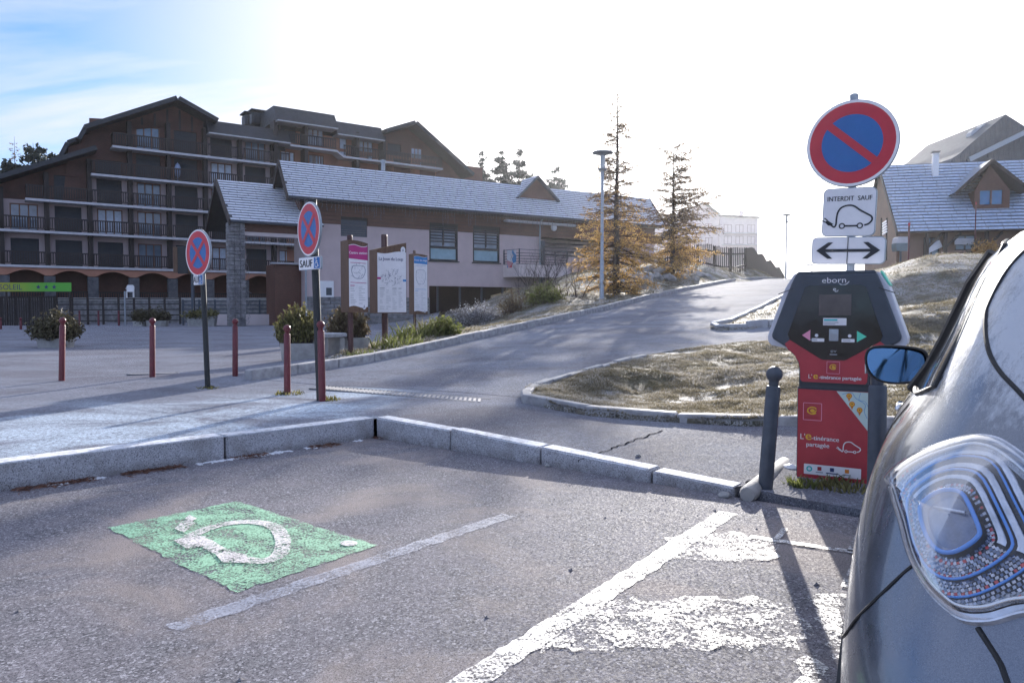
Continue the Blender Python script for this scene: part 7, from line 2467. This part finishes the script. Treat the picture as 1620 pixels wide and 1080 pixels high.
def patch_quad(c0, c1, nv, off, edge=.0, side=-1):
    """skin patch between two (t, z) curves; off at the middle, edge at the border"""
    mb = MB(); n = len(c0)
    for k in range(nv + 1):
        v = k / nv
        for i in range(n):
            t, z = c0[i][0] + (c1[i][0] - c0[i][0]) * v, c0[i][1] + (c1[i][1] - c0[i][1]) * v
            u = i / (n - 1)
            m = min(1, 12 * min(u, 1 - u), 8 * min(v, 1 - v))
            mb.v.append(tuple(SO(t, z, edge + (off - edge) * m, side)))
    for k in range(nv):
        for i in range(n - 1):
            mb.f.append((k * n + i, k * n + i + 1, (k + 1) * n + i + 1, (k + 1) * n + i)); mb.mi.append(0)
    return mb
def patch_fan(P, rings, side=-1, c=None):
    """closed (t, z) outline shrunk towards its centre; rings: (scale, offset) pairs"""
    c = c or (sum(p[0] for p in P) / len(P), sum(p[1] for p in P) / len(P))
    mb = MB(); n = len(P)
    for k, off in rings:
        for p in P:
            mb.v.append(tuple(SO(c[0] + (p[0] - c[0]) * k, c[1] + (p[1] - c[1]) * k, off, side)))
    for r in range(len(rings) - 1):
        for i in range(n):
            j = (i + 1) % n
            mb.f.append((r * n + i, r * n + j, (r + 1) * n + j, (r + 1) * n + i)); mb.mi.append(0)
    return mb
def skin_tube(pts, r, off=0., closed=False, n=6, side=-1, mb=None):
    mb = mb or MB()
    return mb.tube([SO(t, z, off, side) for t, z in pts], r, n, closed=closed)
# ---- side glass, quarter, rear glass
SIDE_GLASS = [((.85, 1.135), (.90, 1.44)), ((1.12, 1.085), (1.12, 1.465)), ((1.40, 1.062), (1.40, 1.475)), ((1.65, 1.045), (1.65, 1.47)), ((1.88, 1.03), (1.88, 1.44)), ((1.99, 1.03), (1.99, 1.40))]
for sd_ in (-1, 1):
    lo = spline([a for a, b in SIDE_GLASS], 4); hi = spline([b for a, b in SIDE_GLASS], 4)
    w_ = patch_quad(lo, hi, 8, .006, .001, sd_).build('side_window', M['car_glass'], car, smooth='all')
    skin_tube(lo + hi[::-1], .0055, .003, True, side=sd_).build('window_seal', M['rubber'], w_)
    skin_tube([(1.42, 1.05 + .4 * k / 5) for k in range(6)], .016, .006, side=sd_).build('window_post', M['rubber'], w_)
RG0 = [(t, 1.135) for t in np.linspace(0, .46, 10)]; RG1 = [(t, 1.43) for t in np.linspace(0, .50, 10)]
mbg = patch_quad([(t, z) for t, z in RG0], RG1, 8, .007, .001, -1)
m2 = patch_quad([(t, z) for t, z in RG0], RG1, 8, .007, .001, 1)
mbg.add(m2.v, m2.f)
rg = mbg.build('rear_window', M['car_glass'], car, smooth='all')
skin_tube([(t, 1.13) for t in np.linspace(0, .46, 10)] + [(.50, 1.2), (.525, 1.32), (.52, 1.41)] + [(t, 1.435) for t in np.linspace(.50, 0, 8)], .012, .004).build('window_seal', M['rubber'], rg)
ws0 = [(t, 1.08) for t in np.linspace(2.12, 3, 10)]; ws1 = [(t, 1.46) for t in np.linspace(2.12, 3, 10)]
mbw = patch_quad(ws0, ws1, 6, .006, .001, -1); m2 = patch_quad(ws0, ws1, 6, .006, .001, 1); mbw.add(m2.v, m2.f)
mbw.build('windscreen', M['car_glass'], car, smooth='all')
# ---- panel gaps
def gap(pts, r=.0045, side=-1, k=5): return skin_tube(spline(pts, k), r * .72, -.0005, side=side)
GAPS = dict(bumper=[(1.08, .60), (.875, .669), (.77, .73), (.686, .787), (.608, .853)], bumper_low=[(.465, .803), (.428, .773), (.41, .749), (.35, .66), (.28, .54), (.2, .46)],
            hatch=[(.60, 1.47), (.70, 1.425), (.745, 1.375), (.76, 1.311), (.742, 1.277), (.678, 1.222), (.614, 1.185), (.54, 1.15), (.46, 1.10), (.41, 1.035)], door=[(1.36, 1.04), (1.37, .8), (1.34, .5), (1.32, .32)], door2=[(1.10, 1.06), (1.14, .9), (1.22, .72), (1.24, .5), (1.24, .34)])
for k_, p_ in GAPS.items():
    for sd_ in (-1, 1):
        gap(p_, .0065 if k_ in ('hatch', 'bumper_low') else .0045, sd_).build('panel_gap', M['rubber'], car, smooth=True)
# ---- tail lights
LAMP = [(.752, .961), (.715, 1.0), (.66, 1.037), (.596, 1.067), (.558, 1.074), (.515, 1.069), (.45, 1.045), (.38, 1.005), (.33, .95), (.325, .90), (.36, .86), (.407, .838), (.445, .815), (.486, .804), (.522, .81), (.565, .827), (.611, .857), (.661, .904), (.725, .946)]
LC = (sum(p[0] for p in LAMP) / len(LAMP), sum(p[1] for p in LAMP) / len(LAMP))
for sd_ in (-1, 1):
    P = spline(LAMP, 5, True)
    tl = thing('tail_light', None, None, (0, 0, 0)); tl.parent = car
    sc_ = lambda k, c=LC: [(c[0] + (p[0] - c[0]) * k, c[1] + (p[1] - c[1]) * k) for p in P]
    patch_fan(P, [(1.02, -.004), (1.0, .010), (.93, .013), (.91, .006)], sd_).build('bezel', M['lamp_white'], tl, smooth=True)
    patch_fan(P, [(.92, .005), (.6, .005), (.3, .005), (.01, .005)], sd_).build('housing', M['lamp_dark'], tl, smooth='all')
    n = len(P)
    c2 = (.545, .928)
    def DI(k, dx=0.0):
        return [(c2[0] + dx + .058 * k * a, c2[1] + .043 * k * b) for a, b in spline([(1.0, .30), (.62, .85), (.15, 1.1), (-.35, 1.0), (-1.0, .15), (-1.05, -.25), (-.6, -.85), (-.1, -1.05), (.4, -.8), (.9, -.15)], 4, True)]
    def clip_in(pts):
        r_ = []
        for t_, z_ in pts:
            k = 1.0
            q = sc_(.86)
            if inside(q, [(t_, z_)])[0]: r_.append((t_, z_))
        return r_
    N_ = len(DI(1))
    # dark textured floor and stepped shells round the diamond
    patch_fan(P, [(.90, .0065), (.86, .011), (.80, .0085)], sd_).build('reflector', M['reflector'], tl, smooth=True)
    for q, (k0, k1, off, mat) in enumerate(((2.55, 2.35, .0085, 'lamp_white'), (2.05, 1.85, .0125, 'lamp_white'), (1.6, 1.42, .0165, 'lamp_white'))):
        A, B = DI(k0), DI(k1)
        m_ = MB(); prev = None
        for i in range(int(N_ * .02), int(N_ * .52)):
            a_, b_2 = A[i % N_], B[i % N_]
            if not clip_in([a_]): prev = None; continue
            i0 = len(m_.v)
            m_.v += [tuple(SO(a_[0], a_[1], off - .003, sd_)), tuple(SO((a_[0] + b_2[0]) / 2, (a_[1] + b_2[1]) / 2, off + .003, sd_)), tuple(SO(b_2[0], b_2[1], off + .001, sd_))]
            if prev is not None:
                m_.f += [(prev, prev + 1, i0 + 1, i0), (prev + 1, prev + 2, i0 + 2, i0 + 1)]; m_.mi += [0, 0]
            prev = i0
        if m_.f: m_.build('light_guide', M[mat], tl, smooth='all')
    for k, r_, off in ((1.0, .0042, .021), (1.75, .0026, .0155), (2.25, .0022, .012)):
        seg, cur = [], []
        D = DI(k)
        D = D + D[:1]
        for p_ in D:
            if clip_in([p_]): cur.append(p_)
            else:
                if len(cur) > 2: seg.append(cur)
                cur = []
        if len(cur) > 2: seg.append(cur)
        for sg in seg:
            skin_tube(sg, r_, off, side=sd_, n=7).build('light_ring', M['lamp_blue'], tl, smooth='all')
    patch_fan(DI(.95), [(1.0, .019), (.86, .013), (.5, .016), (.01, .016)], sd_, c=c2).build('inner_lens', M['inner_lens'], tl, smooth=True)
    skin_tube([(c2[0] + .03, c2[1] + .015), (c2[0] - .03, c2[1] + .02)], .003, .02, side=sd_).build('rib', M['lamp_white'], tl, smooth='all')
    rr = random.Random(5)
    f1, f2, f3 = MB(), MB(), MB()
    for ring_, (k0, cnt, sgn) in enumerate(((1.16, 64, 0), (1.26, 70, 0), (1.36, 76, 1), (1.46, 80, 1), (1.56, 84, 1), (1.66, 90, 1), (1.85, 96, 1), (1.95, 100, 1), (2.06, 104, 1), (2.16, 110, 1), (2.36, 114, 1), (2.48, 120, 1), (2.6, 124, 1), (2.75, 130, 1), (2.9, 136, 1), (3.1, 140, 1))):
        D = DI(k0)
        for i in range(cnt):
            u = i / cnt * N_; j = int(u) % N_; f_ = u - int(u)
            if sgn and .04 < i / cnt < .50: continue
            p_ = (D[j][0] + (D[(j + 1) % N_][0] - D[j][0]) * f_, D[j][1] + (D[(j + 1) % N_][1] - D[j][1]) * f_)
            if not clip_in([p_]): continue
            o_ = SO(p_[0], p_[1], .0105, sd_); nn = SN(p_[0], p_[1], sd_)
            nn = (nn + Vector((rr.uniform(-.22, .22), rr.uniform(-.22, .22), rr.uniform(-.22, .22)))).normalized()
            a = nn.cross(Vector((0, 0, 1))).normalized(); b = nn.cross(a)
            s = rr.uniform(.0032, .0042)
            (((f1, f2) if ring_ % 4 == 1 else (f2, f3))[i % 2] if rr.random() < .8 else f2).add([o_ + a * s, o_ + b * s, o_ - a * s, o_ - b * s], [(0, 1, 2, 3)])
    o = f1.build('red_facet', M['lamp_red'], tl); o['kind'] = 'stuff'
    o = f2.build('clear_facet', M['facet'], tl); o['kind'] = 'stuff'
    o = f3.build('smoked_facet', M['inner_lens'], tl); o['kind'] = 'stuff'
    skin_tube(sc_(.87), .0035, .012, True, side=sd_).build('inner_frame', M['chrome'], tl, smooth='all')
    patch_fan(P, [(.985, .010), (.95, .022), (.85, .029), (.6, .034), (.3, .035), (.01, .035)], sd_).build('lens', M['clear_lens'], tl, smooth='all')
# ---- door mirrors
for sd_ in (-1, 1):
    b_ = thing('door_mirror', None, None, (sd_ * .935, 2.72, 1.045)); b_.parent = car
    mb = MB()
    prof = spline([(-.125, .045), (-.09, .078), (.02, .082), (.10, .070), (.128, .04), (.125, -.03), (.10, -.07), (.0, -.088), (-.08, -.072), (-.12, -.02)], 3, True)
    prof = [(-sd_ * -a if False else a * (1 if sd_ < 0 else -1), z) for a, z in prof]
    n = len(prof)
    for k, y in ((1.0, 0), (1.04, .015), (1.0, .06), (.8, .115), (.45, .145), (.02, .155)):
        mb.v += [(a * k, y, z * k) for a, z in prof]
    for r in range(5):
        mb.f += [(r * n + i, r * n + (i + 1) % n, (r + 1) * n + (i + 1) % n, (r + 1) * n + i) for i in range(n)]
    mb.mi = [0] * len(mb.f)
    mb.build('mirror_housing', M['black'], b_, smooth='all')
    rim = MB(); rim.tube([(a, 0, z) for a, z in prof], .007, 6, closed=True); rim.build('mirror_rim', M['black'], b_, smooth='all')
    g_ = MB().add([(a * .95, .006, z * .95) for a, z in prof], [tuple(range(n))])
    go = g_.build('mirror_glass', simple('mirror_glass', (.10, .21, .36), .015, .02, 4, 0, Metallic=1.0), b_)
    go.rotation_euler = (rad(-9), 0, rad(9 * (1 if sd_ < 0 else -1)))
    MB().tube([(-sd_ * .09, .07, -.05), (-sd_ * .15, .08, -.075), (-sd_ * .20, .05, -.085)], [.035, .03, .04], 8).build('mirror_arm', M['black'], b_, smooth='all')
    MB().tube([(-sd_ * -.128, .02, .01), (-sd_ * -.128, .03, -.05)], .006, 5).build('indicator', M['lamp_white'], b_)
# ---- door handle, wheels, lower sill, plate
for sd_ in (-1, 1):
    for t0 in (1.60,):
        skin_tube([(t0, .93), (t0 + .03, .935), (t0 + .08, .935), (t0 + .10, .93)], [.008, .014, .014, .008], .012, side=sd_).build('door_handle', M['chrome'], car, smooth='all')
for sd_ in (-1, 1):
    for y in (.74, 3.30):
        wh_ = thing('wheel', None, None, (sd_ * .775, y, .31)); wh_.parent = car
        MB().lathe([(.20, -.1), (.30, -.105), (.312, -.07), (.312, .07), (.30, .105), (.20, .1)], (0, 0, 0), 28, axis=(1, 0, 0)).build('tyre', M['rubber'], wh_, smooth=True)
        MB().lathe([(.05, -.09), (.21, -.085), (.215, .085), (.05, .09)], (0, 0, 0), 20, axis=(1, 0, 0)).build('rim', M['galv'], wh_, smooth=True)
        MB().tube([(sd_ * .875, y + .37 * math.cos(a), .31 + .37 * math.sin(a)) for a in np.linspace(.1, PI - .1, 14)], .014, 6).build('arch_trim', M['rubber'], car)
MB().box((0, -.004 + cr_(.78), .80), (.5, .012, .11), bev=.004).build('number_plate', PR['white'], car)
skin_tube([(t, .34) for t in np.linspace(0, 1.1, 12)], .02, .0).build('bumper_trim', M['rubber'], car, smooth='all')
# ================================================================== AIR
hz = MB().box((0, 110, 0), (1060, 840, 66))
hm = bpy.data.materials.new('haze_air'); hm.use_nodes = True
hm.node_tree.nodes.clear()
_o = hm.node_tree.nodes.new('ShaderNodeOutputMaterial')
_v = hm.node_tree.nodes.new('ShaderNodeVolumePrincipled')
_v.inputs['Color'].default_value = (.90, .93, 1.0, 1)
_v.inputs['Density'].default_value = .00017
_v.inputs['Anisotropy'].default_value = .74
hm.node_tree.links.new(_v.outputs[0], _o.inputs['Volume'])
hz = hz.build('haze', hm)
hz['kind'] = 'stuff'
